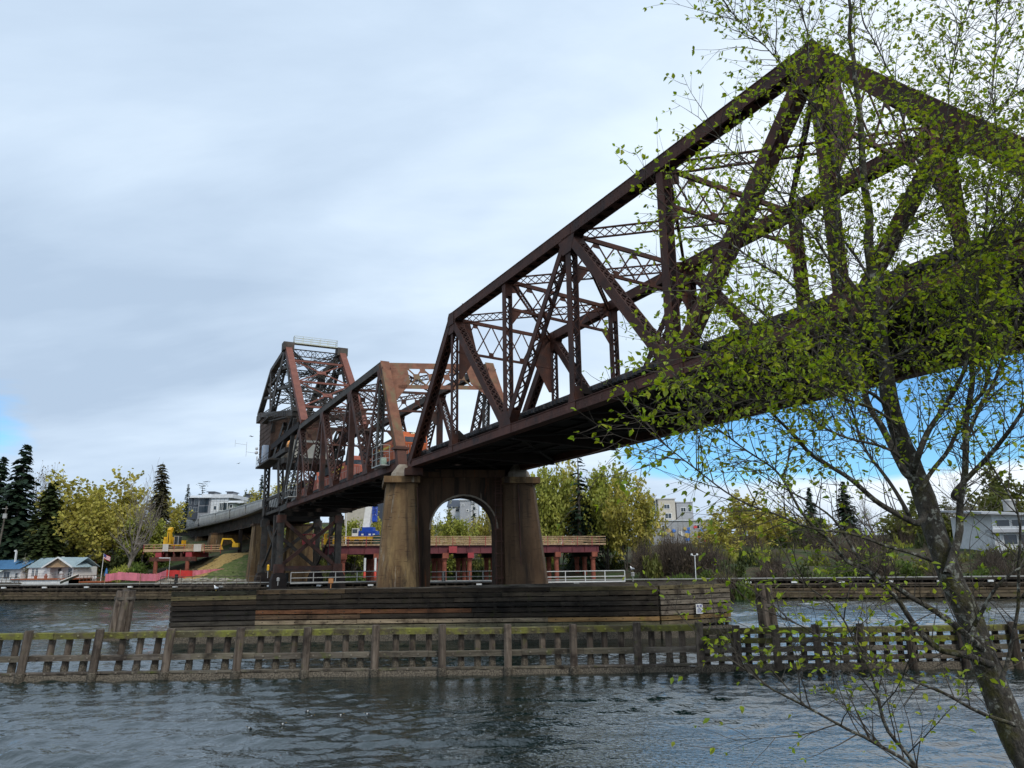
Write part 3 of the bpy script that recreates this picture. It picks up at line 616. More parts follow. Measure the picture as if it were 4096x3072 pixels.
# ---------------------------------------------------------------- counterweight tower
tower = thing('counterweight_tower', 'tall dark lattice tower with hanging counterweight at the far end of the bascule span', 'bridge tower', tuple(Bp(-74, 5.8, 4.2)))
sF, sB = -65.5, -81.5
for side, l in ((0, 0.4), (1, 10.2)):
    for s0, s1, z0, z1, w in ((sF, sF, 4.6, 14.5, 1.0), (sB, sB, 4.6, 14.5, 1.0)):
        m = MB(); m.laced(Bp(s0, l, z0), Bp(s1, l, z1), BU, w, 1.0, 0.14, 0.85, 0.13, double=True, tie=0.6)
        for q in range(11): m.beam(Bp(s0 - 0.44, l + (0.42 if q % 2 else -0.42), z0 + 0.6 + q * 0.8), Bp(s0 - 0.44, l - (0.42 if q % 2 else -0.42), z0 + 1.4 + q * 0.8), BU, 0.03, 0.12)
        m.build('leg', M['tower'], tower)
    m = MB(); m.laced(Bp(sF - 1, l, 16), Bp(-69.3, l, 24.0), BN, 0.9, 1.5, 0.14, 1.1, 0.14, tie=0.8); m.beam(Bp(-64.6, l, 16), Bp(-58.0, l, 29.6), BN, 0.6, 0.5); m.build('tower_post', M['tower'], tower)
    m = MB(); m.laced(Bp(sB, l, 15), Bp(-82.8, l, 25.6), BN, 0.9, 1.9, 0.16, 1.3, 0.16, double=True, tie=0.8); m.build('tower_post', M['tower'], tower)
    m = MB(); m.laced(Bp(-76, l, 24.5), Bp(-66.5, l, 30), BN, 0.8, 1.0, 0.12, 0.9); m.beam(Bp(-83, l, 25.5), Bp(-77, l, 33.6), BN, 0.7, 0.7); m.beam(Bp(-83, l, 25.2), Bp(-64, l, 25.2), BN, 0.7, 0.8); m.beam(Bp(-70, l, 25), Bp(-59, l, 30.3), BN, 0.7, 0.6); m.build('upper_strut', M['tower'], tower)
    m = MB()                                           # deck girder through the tower
    m.lattice(Bp(sB - 2, l, 16.6), Bp(sF + 0.6, l, 16.6), UP, 3.1, 0.3, 2.8, 0.35, 0.5, double=False); m.build('tower_girder', M['tower'], tower)
    m = MB(); m.laced(Bp(-77.4, l, 27.3), Bp(-52.5, l, 27.6), BN, 1.0, 1.0, 0.12, 0.9, 0.14, tie=1.5); m.beam(Bp(-77.5, l, 27.3), Bp(-53, l, 27.6), BN, 1.04, 0.1, (0, 0.5)); m.build('operating_strut', M['dark'], tower)
    # overhead balance frame
    nodes = dict(A=(-68.1, 44.3), B=(-83.0, 43.4), Cc=(-96.2, 36.8), D=(-81.0, 34.3), E=(-58.5, 30.6))
    m = MB()
    def mb_(a, b, w, d, lac=True):
        P, Q = Bp(nodes[a][0], l, nodes[a][1]), Bp(nodes[b][0], l, nodes[b][1])
        if lac: m.laced(P, Q, BN, w, d, 0.13, w * 0.9, 0.13, double=True, tie=1)
        else: m.beam(P, Q, BN, w, d)
    mb_('A', 'B', 1.0, 0.8, False); mb_('B', 'Cc', 1.0, 0.8, False); mb_('Cc', 'D', 1.0, 0.9, False); mb_('D', 'E', 1.0, 1.0, False)
    mb_('B', 'D', 0.9, 1.0); mb_('A', 'D', 1.0, 1.5); mb_('A', 'E', 0.9, 1.0)
    for f in (0.3, 0.6): 
        P = Bp(-83 + (2.0) * f, l, 43.4 + (34.3 - 43.4) * f); Q = Bp(-83.0 - 13.2 * f, l, 43.4 - 6.6 * f); m.beam(P, Q, BN, 0.5, 0.5)
        Q2 = Bp(-83 - 13.2 * (f - 0.25), l, 43.4 - 6.6 * (f - 0.25)); m.beam(P, Q2, BN, 0.4, 0.3)
        P = Bp(-68.1 - 12.9 * f, l, 44.3 - 10 * f); Q = Bp(-83 + 2 * f, l, 43.4 - 9.1 * f); m.beam(P, Q, BN, 0.5, 0.4)
        P = Bp(-68.1 - 12.9 * f, l, 44.3 - 10 * f); Q = Bp(-68.1 + 9.6 * f, l, 44.3 - 13.7 * f); m.laced(P, Q, BN, 0.6, 0.5, 0.1, 0.7)
    m.build('balance_frame', M['greyrust'] if side == 0 else M['tower'], tower)
    m = MB(); P, Q = Bp(-67.6, l, 44.0), Bp(-50.8, l, 27.7); m.beam(P, Q, BN, 1.0, 0.9); m.beam(P, Q, BN, 1.12, 0.08, (0, 0.47)); m.build('link_bar', M['redsteel'], tower)
    m = MB(); m.obox(Bp(-68.1, l, 44.5), BU * 1.0, BN * 0.95, UP * 0.75); m.build('top_joint', M['greyrust'], tower)
# bracing between the two link bars
m = MB(); 
def lk(f, l): return Bp(-67.6 + 16.8 * f, l, 44.0 - 16.3 * f)
for f in (0.17, 0.47, 0.80): m.beam(lk(f, 0.8), lk(f, 9.9), UP, 0.32, 0.3)
for f0, f1 in ((0.17, 0.47), (0.47, 0.80)):
    m.beam(lk(f0, 0.8), lk(f1, 9.9), UP, 0.22, 0.2); m.beam(lk(f0, 9.9), lk(f1, 0.8), UP, 0.22, 0.2, (0.0, 0.21)); fm = (f0 + f1) / 2
    m.obox(lk(fm, 5.3), BN * 0.8, (lk(1, 0) - lk(0, 0)).normalized() * 0.5, (lk(1, 0) - lk(0, 0)).normalized().cross(BN) * 0.06)
m.build('link_bracing', M['redsteel'], tower)
# cross members of the balance frame
m = MB()
m.lattice(Bp(-68.1, 0.9, 43.6), Bp(-68.1, 9.8, 43.6), UP, 1.4, 0.3, 0.9, 0.09, 0.14)
for s, z in ((-75, 43.8), (-83, 43.3), (-89, 40.4), (-96, 36.8), (-78, 36.5), (-81, 34.3), (-72, 41), (-62, 35.5), (-70, 32.4), (-58.5, 30.6), (-75, 38.6)):
    m.lattice(Bp(s, 0.9, z), Bp(s, 9.8, z), UP, 0.9, 0.25, 0.9, 0.10, 0.14)
for (s0, z0), (s1, z1) in (((-68, 44), (-83, 43.4)), ((-83, 43.4), (-96, 37)), ((-68, 44), (-75, 38.6)), ((-75, 38.6), (-81, 34.3)), ((-68, 43), (-62, 35.5)), ((-62, 35.5), (-58.5, 30.6)), ((-81, 34.3), (-70, 32.4)), ((-70, 32.4), (-58.5, 30.6))):
    m.lattice(Bp(s0, 0.9, z0), Bp(s1, 9.8, z1), UP, 0.55, 0.14, 0.8, 0.08, 0.1); m.lattice(Bp(s0, 9.8, z0), Bp(s1, 0.9, z1), UP, 0.55, 0.14, 0.8, 0.08, 0.1)
m.build('cross_bracing', M['tower'], tower)
m = MB(); m.obox(Bp(-68.0, 5.3, 45.25), BN * 4.0, BU * 0.6, UP * 0.05); railing(m, [Bp(-67.5, 1.4, 45.3), Bp(-67.5, 9.2, 45.3), Bp(-68.6, 9.2, 45.3), Bp(-68.6, 1.4, 45.3), Bp(-67.5, 1.4, 45.3)], 1.3, 1.6, 0.035, 2); m.build('summit_walkway', flat('pale_railing', (0.55, 0.55, 0.40)), tower)
m = MB()                                               # ladder up the middle
for l in (5.0, 5.7): m.beam(Bp(-69.2, l, 44.5), Bp(-73, l, 36), BN, 0.08, 0.08)
for i in range(20): f = i / 19; m.beam(Bp(-69.2 - 3.8 * f, 5.0, 44.5 - 8.5 * f), Bp(-69.2 - 3.8 * f, 5.7, 44.5 - 8.5 * f), UP, 0.05, 0.05)
m.build('ladder', M['dark'], tower)
# counterweight and machinery
m = MB(); m.prism([Bp(-92.5, 0.0, 34.9), Bp(-79.5, 0.0, 34.2), Bp(-78.5, 0.0, 27.0), Bp(-82, 0, 25.4), Bp(-90.8, 0.0, 25.7)], BN * 10.6)
for i in range(10):
    f = i / 9; m.beam(Bp(-92.4 + 1.6 * f, -0.02, 34.7 - 8.8 * f), Bp(-79.6 + 1.0 * f, -0.02, 34.0 - 7.5 * f), BN, 0.1, 0.08)
m.build('counterweight', pmat('counterweight_brown', (0.06, 0.035, 0.025), (0.12, 0.075, 0.055), 0.7, rough=0.9), tower)
m = MB(); m.obox(Bp(-94.2, 0.4, 35.9), BU * 2.6, BN * 0.55, UP * 0.75); m.build('tail_beam', M['greyrust'], tower)
m = MB(); m.obox(Bp(-73.5, 5.4, 26.2), BU * 4.6, BN * 3.4, UP * 1.6); 
for i in range(18): m.obox(Bp(-77.8 + i * 0.51, 1.97, 26.2), BU * 0.09, BN * 0.04, UP * 1.5)
m.build('machinery_house', flat('cream_corrugated', (0.62, 0.60, 0.52)), tower)
m = MB(); m.obox(Bp(-76.5, -0.4, 24.2), BU * 7.5, BN * 1.2, UP * 0.15); m.obox(Bp(-71, 5.3, 23.6), BU * 5.5, BN * 5.0, UP * 0.45); railing(m, [Bp(-84, -1.5, 24.35), Bp(-69, -1.5, 24.35)], 1.2, 1.6, 0.035, 1); railing(m, [Bp(-83.5, -0.6, 33.2), Bp(-76, -0.6, 32.2), Bp(-60, -0.6, 30.2)], 1.3, 1.6, 0.04, 2)
m.obox(Bp(-80, -0.4, 33.0), BU * 4, BN * 0.6, UP * 0.08); m.beam(Bp(-76, -0.4, 32.1), Bp(-59.5, -0.4, 30.0), BN, 1.0, 0.15)
m.build('machinery_deck', M['tower'], tower)
m = MB(); m.obox(Bp(-79.5, -0.7, 26.4), BU * 0.8, BN * 0.5, UP * 1.6); m.obox(Bp(-82.5, -1.2, 25.5), BU * 0.35, BN * 0.2, UP * 0.45); m.build('control_cabinet', flat('pale_blue_grey', (0.42, 0.47, 0.55)), tower)
m = MB(); m.obox(Bp(-83.2, -1.55, 26.0), BU * 0.3, BN * 0.1, UP * 0.35); m.ball(Bp(-86.8, -1.2, 27.6), 0.35); m.ball(Bp(-86.8, -1.2, 28.4), 0.3); m.build('signal_box', M['white'], tower)
m = MB(); m.ball(Bp(-71.0, 1.5, 27.7), 0.28, n=8); m.build('work_lamp', M['amberlamp'], tower)
m = MB(); P = Bp(-90.5, -0.6, 28)
m.tube([P, P - BN * 2.0 + UP * 0.2], 0.03, 5); m.tube([P - BN * 2 - UP * 0.8, P - BN * 2 + UP * 2.2], 0.03, 5); m.tube([P - BN * 2 + UP * 1.6, P - BN * 4.2 + UP * 1.8], 0.025, 5); m.tube([P - BN * 4.2 + UP * 1.1, P - BN * 4.2 + UP * 2.5], 0.025, 5)
m.build('aerial', M['galv'], tower)
# bents below the deck
for s in (sF, sB):
    m = MB(); a, b = 0.9, 9.7
    m.beam(Bp(s, a, 13.2), Bp(s, b, 5.9), BU, 0.5, 0.6); m.beam(Bp(s - 0.55, b, 13.2), Bp(s - 0.55, a, 5.9), BU, 0.5, 0.6); m.beam(Bp(s, 0, 5.4), Bp(s, 10.6, 5.4), BU, 0.6, 0.8); 
    for l in (0.4, 10.2):
        m.obox(Bp(s + 0.02, l, 5.4), BU * 0.56, BN * 0.8, UP * 0.7); m.obox(Bp(s + 0.02, l, 13.6), BU * 0.56, BN * 0.75, UP * 0.65)
    m.build('tower_bent', M['brown'] if s == sF else M['tower'], tower)
    m = MB(); m.beam(Bp(s, 0, 14.9), Bp(s, 10.6, 14.9), BU, 0.7, 1.7); m.build('bent_cap', M['black'], tower)
m = MB()
for l in (0.4, 10.2):
    m.beam(Bp(sF, l, 13.5), Bp(sB, l, 5.5), BN, 0.35, 0.3); m.beam(Bp(sF, l + 0.36, 5.5), Bp(sB, l + 0.36, 13.5), BN, 0.35, 0.3); m.beam(Bp(sF - 5.3, l, 5), Bp(sF - 5.3, l, 14.5), BN, 0.6, 0.8)
m.build('side_bracing', M['tower'], tower)
for s in (sF, sB):
    for l in (0.4, 10.2):
        m = MB(); m.loft([[Bp(s + a * r, l + b * r, z) for a, b in ((-1, -1), (1, -1), (1, 1), (-1, 1))] for r, z in ((1.3, -2), (1.2, 3.6), (0.9, 4.62))]); m.build('footing', M['dark'], tower)
# ---------------------------------------------------------------- stone pier with an arch
PE = V((cos(R(11)), sin(R(11)), 0)); PQ = V((-sin(R(11)), cos(R(11)), 0)); PA = V((-12.25, 72.5, 0))
def Pp(x, y, z): return PA + PE * x + PQ * y + UP * z
pier = thing('bridge_pier', 'stained brown concrete pier pierced by a tall round arch under the bridge', 'bridge pier', tuple(Pp(7.5, 2.5, 0)))
def leg(m, xl0, xr0, xl1, xr1, y0, y1, y2, y3, z0, z1, n=7):
    rings = []
    for i in range(n + 1):
        f = i / n; z = z0 + (z1 - z0) * f; l = xl0 + (xl1 - xl0) * f; r = xr0 + (xr1 - xr0) * f; a = y0 + (y1 - y0) * f; b = y2 + (y3 - y2) * f; c = 0.85
        rings.append([Pp(l + c, a, z), Pp(r - c * 0.5, a, z), Pp(r, a + c, z), Pp(r, b, z), Pp(l, b, z), Pp(l, a + c, z)])
    m.loft(rings)
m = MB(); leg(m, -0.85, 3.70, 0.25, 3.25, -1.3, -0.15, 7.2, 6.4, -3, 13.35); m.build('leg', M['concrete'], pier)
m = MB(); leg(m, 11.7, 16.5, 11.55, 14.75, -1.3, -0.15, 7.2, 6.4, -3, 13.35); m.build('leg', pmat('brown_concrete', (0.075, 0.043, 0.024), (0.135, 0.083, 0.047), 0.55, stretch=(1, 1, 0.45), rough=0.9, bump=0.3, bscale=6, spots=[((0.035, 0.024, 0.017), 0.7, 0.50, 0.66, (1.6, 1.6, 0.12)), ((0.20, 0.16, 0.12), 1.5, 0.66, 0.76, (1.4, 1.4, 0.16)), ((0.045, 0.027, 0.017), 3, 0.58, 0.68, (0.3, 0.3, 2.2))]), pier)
for a, b in ((-0.05, 3.35), (11.45, 15.05)):
    m = MB(); m.obox(Pp((a + b) / 2, 3.0, 13.66), PE * ((b - a) / 2), PQ * 3.6, UP * 0.30); m.build('cap', M['concrete'], pier)
m = MB(); xc, rr, zs, x0, x1, yb, yf = 7.72, 3.20, 9.0, 3.0, 11.8, 3.9, 0.75
k = 18; arc = [(xc - rr * cos(PI * i / k), zs + rr * sin(PI * i / k)) for i in range(k + 1)]
def face(y): return [Pp(x, y, z) for x, z in arc]
vf = []
top = [(x0 + (x1 - x0) * i / k, 14.75) for i in range(k + 1)]
for y in (yf, yb):
    for i in range(k):
        q = [Pp(*[arc[i][0], y, arc[i][1]]), Pp(arc[i + 1][0], y, arc[i + 1][1]), Pp(top[i + 1][0], y, top[i + 1][1]), Pp(top[i][0], y, top[i][1])]
        m.quad(*(q if y == yf else q[::-1]))
    for xa, xb, xt in ((x0, xc - rr, x0), (xc + rr, x1, x1)):
        q = [Pp(xa, y, -3), Pp(xb, y, -3), Pp(xb, y, zs), Pp(xa, y, zs)]; m.quad(*(q if y == yf else q[::-1]))
        t_ = [Pp(xt, y, zs), Pp(xc + (rr if xt == x1 else -rr), y, zs), Pp(xt, y, 14.75)]; m.add(t_, [(0, 1, 2)])
for i in range(k): m.quad(Pp(arc[i][0], yf, arc[i][1]), Pp(arc[i][0], yb, arc[i][1]), Pp(arc[i + 1][0], yb, arc[i + 1][1]), Pp(arc[i + 1][0], yf, arc[i + 1][1]))
for x in (xc - rr, xc + rr): m.quad(Pp(x, yf, -3), Pp(x, yb, -3), Pp(x, yb, zs), Pp(x, yf, zs))
m.quad(Pp(x0, yf, 14.75), Pp(x1, yf, 14.75), Pp(x1, yb, 14.75), Pp(x0, yb, 14.75))
m.obox(Pp((x0 + x1) / 2, yf + 1.2, 14.35), PE * ((x1 - x0) / 2 - 0.1), PQ * 1.55, UP * 0.38)
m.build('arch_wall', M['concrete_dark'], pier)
m = MB()                                               # raised rim round the arch
for i in range(k):
    a, b = arc[i], arc[i + 1]; g = lambda p, q: (xc + (p[0] - xc) * q, zs + (p[1] - zs) * q)
    a2, b2 = g(a, 1.05), g(b, 1.05)
    m.hexa([Pp(a[0], yf - 0.03, a[1]), Pp(b[0], yf - 0.03, b[1]), Pp(b2[0], yf - 0.03, b2[1]), Pp(a2[0], yf - 0.03, a2[1]), Pp(a[0], yf + 0.1, a[1]), Pp(b[0], yf + 0.1, b[1]), Pp(b2[0], yf + 0.1, b2[1]), Pp(a2[0], yf + 0.1, a2[1])])
m.build('arch_rim', M['pedestal'], pier)
for q in (Bp(0.2, 0.4, 0), Bp(-1.0, 11.23, 0)):
    m = MB(); m.obox(V((q.x, q.y, 14.30)), PE * 0.85, PQ * 0.8, UP * 0.33); m.obox(V((q.x, q.y, 14.70)), PE * 0.6, PQ * 0.6, UP * 0.09); m.build('bearing', M['rust'], pier)
for q in (Bp(-3.1, 0.4, 0), Bp(1.2, 11.0, 0)):
    m = MB(); m.loft([[V((q.x, q.y, z)) + PE * a * r + PQ * b * r for a, b in ((-1, -.6), (-.6, -1), (.6, -1), (1, -.6), (1, .6), (.6, 1), (-.6, 1), (-1, .6))] for r, z in ((1.15, 13.97), (1.05, 14.5), (0.6, 15.1), (0.4, 15.4))]); m.build('pedestal', M['pedestal'], pier)
m = MB()                                               # ladder beside the arch
for x in (10.75, 11.3): m.beam(Pp(x, 0.35, 3.6), Pp(x, 0.35, 14.2), PE, 0.07, 0.07)
for i in range(9): z = 4.4 + 1.15 * i; m.beam(Pp(10.6, 0.33, z), Pp(11.5, 0.33, z), UP, 0.09, 0.09)
for i in range(34): z = 4 + 0.3 * i; m.beam(Pp(10.75, 0.35, z), Pp(11.3, 0.35, z), UP, 0.03, 0.03)
m.build('ladder', M['brown'], pier)
for q in (((13.0, -0.75, 3.6), (12.9, -0.3, 13.2)), ((3.5, -0.2, 3.5), (3.15, 0.0, 13))): m = MB(); m.tube([Pp(*q[0]), Pp(*q[1])], 0.055, 6); m.build('conduit', M['brown'], pier)
# ---------------------------------------------------------------- timber fender in front of the pier
fend = thing('timber_fender', 'long dark plank fender wall of weathered boards around the foot of the arch pier', 'fender wall', (-4, 62, 0))
FP = [V((-27.0, 62.2, 0)), V((-20.55, 63.1, 0)), V((11.15, 61.7, 0)), V((17.35, 64.6, 0))]
rnd = random.Random(11)
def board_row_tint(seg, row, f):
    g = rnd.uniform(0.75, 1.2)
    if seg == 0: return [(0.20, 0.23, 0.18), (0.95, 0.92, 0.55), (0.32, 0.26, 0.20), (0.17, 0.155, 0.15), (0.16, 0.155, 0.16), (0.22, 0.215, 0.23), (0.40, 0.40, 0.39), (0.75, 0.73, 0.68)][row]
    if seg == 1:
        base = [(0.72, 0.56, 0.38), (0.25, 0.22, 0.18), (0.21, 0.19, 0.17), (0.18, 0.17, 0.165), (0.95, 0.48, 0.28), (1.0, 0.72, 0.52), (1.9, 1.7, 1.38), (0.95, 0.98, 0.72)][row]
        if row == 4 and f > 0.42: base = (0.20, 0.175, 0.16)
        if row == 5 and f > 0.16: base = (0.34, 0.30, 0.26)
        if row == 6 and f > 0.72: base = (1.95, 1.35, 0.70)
        if row < 4 and f > 0.62: base = tuple(x * 2.3 for x in base)  # right-end boards tinted lighter for sun beyond the bridge's shadow
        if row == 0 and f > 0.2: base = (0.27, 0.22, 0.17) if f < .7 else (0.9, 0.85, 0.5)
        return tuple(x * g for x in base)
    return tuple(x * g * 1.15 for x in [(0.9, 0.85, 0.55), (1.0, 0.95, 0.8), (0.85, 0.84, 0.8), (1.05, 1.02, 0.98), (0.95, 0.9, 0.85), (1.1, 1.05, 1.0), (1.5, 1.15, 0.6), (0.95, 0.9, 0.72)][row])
for seg in range(3):
    a, b = FP[seg], FP[seg + 1]; d = (b - a); L = d.length; d /= L; nrm = V((d.y, -d.x, 0))
    m = MB()
    for row in range(8):
        zt = 3.95 - 0.385 * row; x = 0.0
        while x < L - 0.05:
            w = min(rnd.uniform(5.5, 9.5), L - x)
            if L - x - w < 1.5: w = L - x
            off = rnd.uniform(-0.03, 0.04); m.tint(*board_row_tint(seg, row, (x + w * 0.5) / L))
            e0 = 0.25 * rnd.random() if seg == 0 and x == 0 else 0.006
            m.obox(a + d * (x + w / 2 - e0 / 2 if False else x + w / 2) + nrm * (0.16 + off) + UP * (zt - 0.165 + rnd.uniform(-0.015, 0.015)), d * (w / 2 - 0.012), nrm * 0.13, UP * 0.150)
            m.tint(0.35)
            for q in range(int(w / 1.3)): m.obox(a + d * (x + 0.6 + 1.3 * q) + nrm * (0.30 + off) + UP * (zt - 0.16), d * 0.035, nrm * 0.02, UP * 0.035)
            x += w
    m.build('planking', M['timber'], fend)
    m = MB()
    for i in range(int(L / 1.35) + 1):
        q = a + d * min(L - 0.1, 1.35 * i + 0.1) - nrm * 0.22; m.tint(rnd.uniform(0.5, 1.1)); m.tube([q - UP * 4, q + UP * 3.75], 0.18, 8)
    m.build('piles', M['pile'], fend)
    m = MB(); m.tint(0.35); m.obox((a + b) / 2 - nrm * 0.75 + UP * 1.4, d * (L / 2), nrm * 0.05, UP * 2.3); m.build('dark_backing', M['pile'], fend)  # dark sheet added behind the boards, painting the shade in their gaps
    m = MB(); m.obox((a + b) / 2 + nrm * 0.05 + UP * 0.28, d * (L / 2), nrm * 0.32, UP * 0.42); m.build('waterline_beam', M['barnacle'], fend)
m = MB()
for i in range(40):
    f0 = i / 40; xa = -20.3 + 31.3 * f0; ya = 63.2 - 1.4 * f0; m.tint(rnd.uniform(0.7, 1.2)); m.box(xa, xa + 0.76, ya + 0.1, ya + 2.2, 3.55, 3.66 + rnd.uniform(0, .02))
m.tint(0.8); m.beam((-20.5, 65.2, 3.8), (17, 66.0, 3.8), UP, 0.3, 0.3); m.beam((-4, 67, 3.85), (17, 66.6, 3.95), UP, 0.3, 0.3)
for i in range(7): m.tint(rnd.uniform(0.6, 1)); m.beam((-20.5 + i * 0.4, 66.5 + i * 1.2, 3.55), (16.5, 66.5 + i * 1.3, 3.55), UP, 0.25, 0.9)
m.build('walkway', M['timber'], fend)
m = MB(); m.obox(atY(*ov(1511, 1315), 62.6) , V((0.30, 0.14, 0)), V((-0.02, 0.04, 0)) * 0.3, UP * 0.37); sg = m.build('notice_board', M['white'], fend)
m = MB(); m.tint(1)
c0 = atY(*ov(1511, 1315), 62.57)
for i in range(5): m.obox(c0 + UP * (0.06 - 0.08 * i) + V((0, -0.03, 0)), V((0.20 if i else 0.1, 0.093 if i else 0.046, 0)), V((-0.002, 0.004, 0)), UP * 0.014)
m.obox(c0 + UP * 0.22 + V((-0.13, -0.10, 0)), V((0.07, 0.033, 0)), V((-0.002, 0.004, 0)), UP * 0.07)
m.obox(c0 + UP * 0.23 + V((0.14, 0.035, 0)), V((0.09, 0.042, 0)), V((-0.002, 0.004, 0)), UP * 0.08)
m.build('printed_lines', flat('faded_print', (0.25, 0.25, 0.42)), sg)
# ---------------------------------------------------------------- timber fence standing in the near water
fence = thing('timber_fence', 'weathered three-rail timber fence with mossy top rail standing in the near water', 'fence', (-8, 43.4, 0), group='timber fences in the near water')
fence2 = thing('timber_fence', 'five-rail timber fence standing in the water behind the leafy foreground tree', 'fence', (21, 43.4, 0), group='timber fences in the near water')
FY = 43.4
def post(m, x, y, z0, z1, w, lx=0, ly=0):
    c = w * 0.28; h = w / 2
    poly = [(-h + c, -h), (h - c, -h), (h, -h + c), (h, h - c), (h - c, h), (-h + c, h), (-h, h - c), (-h, -h + c)]
    m.loft([[(x + a * (0.97 if i == 2 else 1) + lx * (z - 1.2), y + b + ly * (z - 1.2), z) for a, b in poly] for i, z in enumerate((z0, z1 - 0.06, z1))])
def lean(x): return 0.085 * max(0, min(1, (-x - 4) / 16))
posts = [-30.4, -26.4, -22.55, -18.7, -14.9, -11.25, -7.55, -3.95, -0.42, 3.1, 6.55, 9.9]
for x in posts:
    m = MB(); m.tint(*[rnd.uniform(0.8, 1.35)] * 3); post(m, x, FY - 0.30, -3, 2.56 + rnd.uniform(-0.05, 0.08), 0.40, lean(x)); m.build('post', M['pile'], fence)
    m = MB(); m.smooth = True; post(m, x, FY - 0.30, -0.6, 0.40, 0.47, lean(x)); m.build('barnacle_collar', M['barnacle'], fence.children[-1])
for a, b in zip(posts, posts[1:]):
    for q in (0.27, 0.52, 0.77):
        x = a + (b - a) * q + rnd.uniform(-0.06, 0.06); m = MB(); m.tint(*[rnd.uniform(0.7, 1.3)] * 3); post(m, x, FY + 0.30, -3, 2.15, 0.33, lean(x)); o = m.build('stake', M['pile'], fence)
        m = MB(); post(m, x, FY + 0.30, -0.6, 0.75 + rnd.uniform(-0.1, 0.2), 0.37, lean(x)); m.build('barnacle_collar', M['barnacle'], o)
def rail_run(x0, x1, z, h, th, y, mat, name, par, zdip=0.0, seg=(3.2, 6.5)):
    m = MB(); x = x0
    while x < x1 - 0.1:
        w = min(rnd.uniform(*seg), x1 - x)
        if x1 - x - w < 1.2: w = x1 - x
        v = rnd.uniform(0.8, 1.2); m.tint(v, v * rnd.uniform(0.95, 1.02), v * rnd.uniform(0.9, 1)); dz = rnd.uniform(-0.02, 0.02); dy = rnd.uniform(-0.02, 0.02)
        # slightly wavy timber: several cross sections
        k = max(2, int(w / 0.7)); rings = []
        for i in range(k + 1):
            xx = x + 0.01 + (w - 0.02) * i / k; zz = z + dz + zdip * (xx - x0) / (x1 - x0) + 0.018 * noise.noise(V((xx * 0.9, z * 9, 1))); t2 = 0.015 * noise.noise(V((xx * 1.3, z * 5, 7)))
            rings.append([(xx, y + dy - th / 2 + t2, zz - h / 2), (xx, y + dy - th / 2 + t2 - 0.01, zz + h * 0.38), (xx, y + dy - th / 2 + 0.05, zz + h / 2), (xx, y + dy + th / 2, zz + h / 2), (xx, y + dy + th / 2, zz - h / 2)])
        m.loft(rings)
        m.tint(1.6)
        for q in range(int(w / 0.9)): m.obox((x + 0.45 + 0.9 * q, y + dy - th / 2 - 0.02, z + dz + zdip * (x - x0) / (x1 - x0)), (0.045, 0, 0), (0, 0.03, 0), (0, 0, 0.045))
        x += w
    return m.build(name, mat, par)
rail_run(-34, 9.9, 2.29, 0.33, 0.30, FY, M['moss'], 'top_rail', fence, -0.04)
rail_run(-34, 9.9, 1.10, 0.30, 0.22, FY + 0.02, M['timber'], 'middle_rail', fence)
rail_run(-34, 9.9, 0.36, 0.10, 0.42, FY - 0.03, M['timber'], 'bottom_beam', fence)
def crust(x0, x1, y, z0, z1, th, par):
    m = MB(); m.smooth = True; k = int((x1 - x0) / 0.22); rings = []
    for i in range(k + 1):
        xx = x0 + (x1 - x0) * i / k; r = lambda s: 0.05 * noise.noise(V((xx * 2.3, s * 7.1, 2.2)))
        rings.append([(xx, y - th / 2 + r(1), z0), (xx, y - th / 2 - 0.07 + r(2), (z0 + z1) / 2), (xx, y - th / 2 + r(3), z1 + r(4)), (xx, y + th / 2, z1 + r(5)), (xx, y + th / 2, z0)])
    m.loft(rings); return m.build('barnacle_beam', M['barnacle'], par)
crust(-34, 9.9, FY - 0.02, -0.5, 0.27, 0.44, fence)
for i, x in enumerate([11.9, 14.0, 16.2, 18.6, 21.2, 24.0, 26.8, 29.6, 32.5]):
    m = MB(); m.tint(rnd.uniform(0.6, 0.95)); post(m, x, FY - 0.30, -3, 2.35, 0.38, -0.01); m.build('post', M['pile'], fence2)
for i in range(31):
    x = 10.4 + 0.75 * i; m = MB(); m.tint(rnd.uniform(0.5, 0.9)); post(m, x, FY + 0.28, -3, 1.95, 0.30); m.build('stake', M['pile'], fence2)
for z, h, mt, nm in ((2.03, 0.32, 'moss', 'top_rail'), (1.52, 0.26, 'moss', 'upper_rail'), (1.06, 0.26, 'timber', 'middle_rail'), (0.62, 0.24, 'timber', 'lower_rail')):
    rail_run(9.95, 34, z, h, 0.24, FY, M[mt], nm, fence2)
crust(9.95, 34, FY, -0.5, 0.32, 0.44, fence2)
# ---------------------------------------------------------------- pile clusters
def dolphin(label, x, y, r0, r1, z1, dx, seed, band):
    d = thing('pile_cluster', label, 'mooring piles', (x, y, 0), group='pile clusters in the water'); rn = random.Random(seed)
    offs = [(0, 0)] + [(cos(i * PI / 3), sin(i * PI / 3)) for i in range(6)]
    for a, b in offs:
        m = MB(); m.smooth = False; m.tint(rn.uniform(0.7, 1.25)); pr = r1 * 0.36
        m.tube([(x + a * r0 * 0.66 - dx, y + b * r0 * 0.66, -4), (x + a * r1 * 0.64, y + b * r1 * 0.64, z1 + rn.uniform(-0.15, 0.08))], [pr * 1.25, pr], 9); m.build('pile', M['pile'], d)
    m = MB(); f = (band + 4) / (z1 + 4); cx = x - dx * (1 - f); rb = r1 * 1.02
    m.loft([[(cx + rb * cos(2 * PI * k / 14), y + rb * sin(2 * PI * k / 14), z) for k in range(14)] for z in (band - 0.12, band + 0.12)]); m.build('strap', M['timber'], d)
    m = MB(); m.lathe((x - dx * 0.62, y, 0), [(r0 * 1.03, -0.6), (r0 * 1.05, 0.15), (r0 * 0.9, 0.42)], 14); m.build('barnacle_collar', M['barnacle'], d)
P = atz(480, 2560, 0.0)
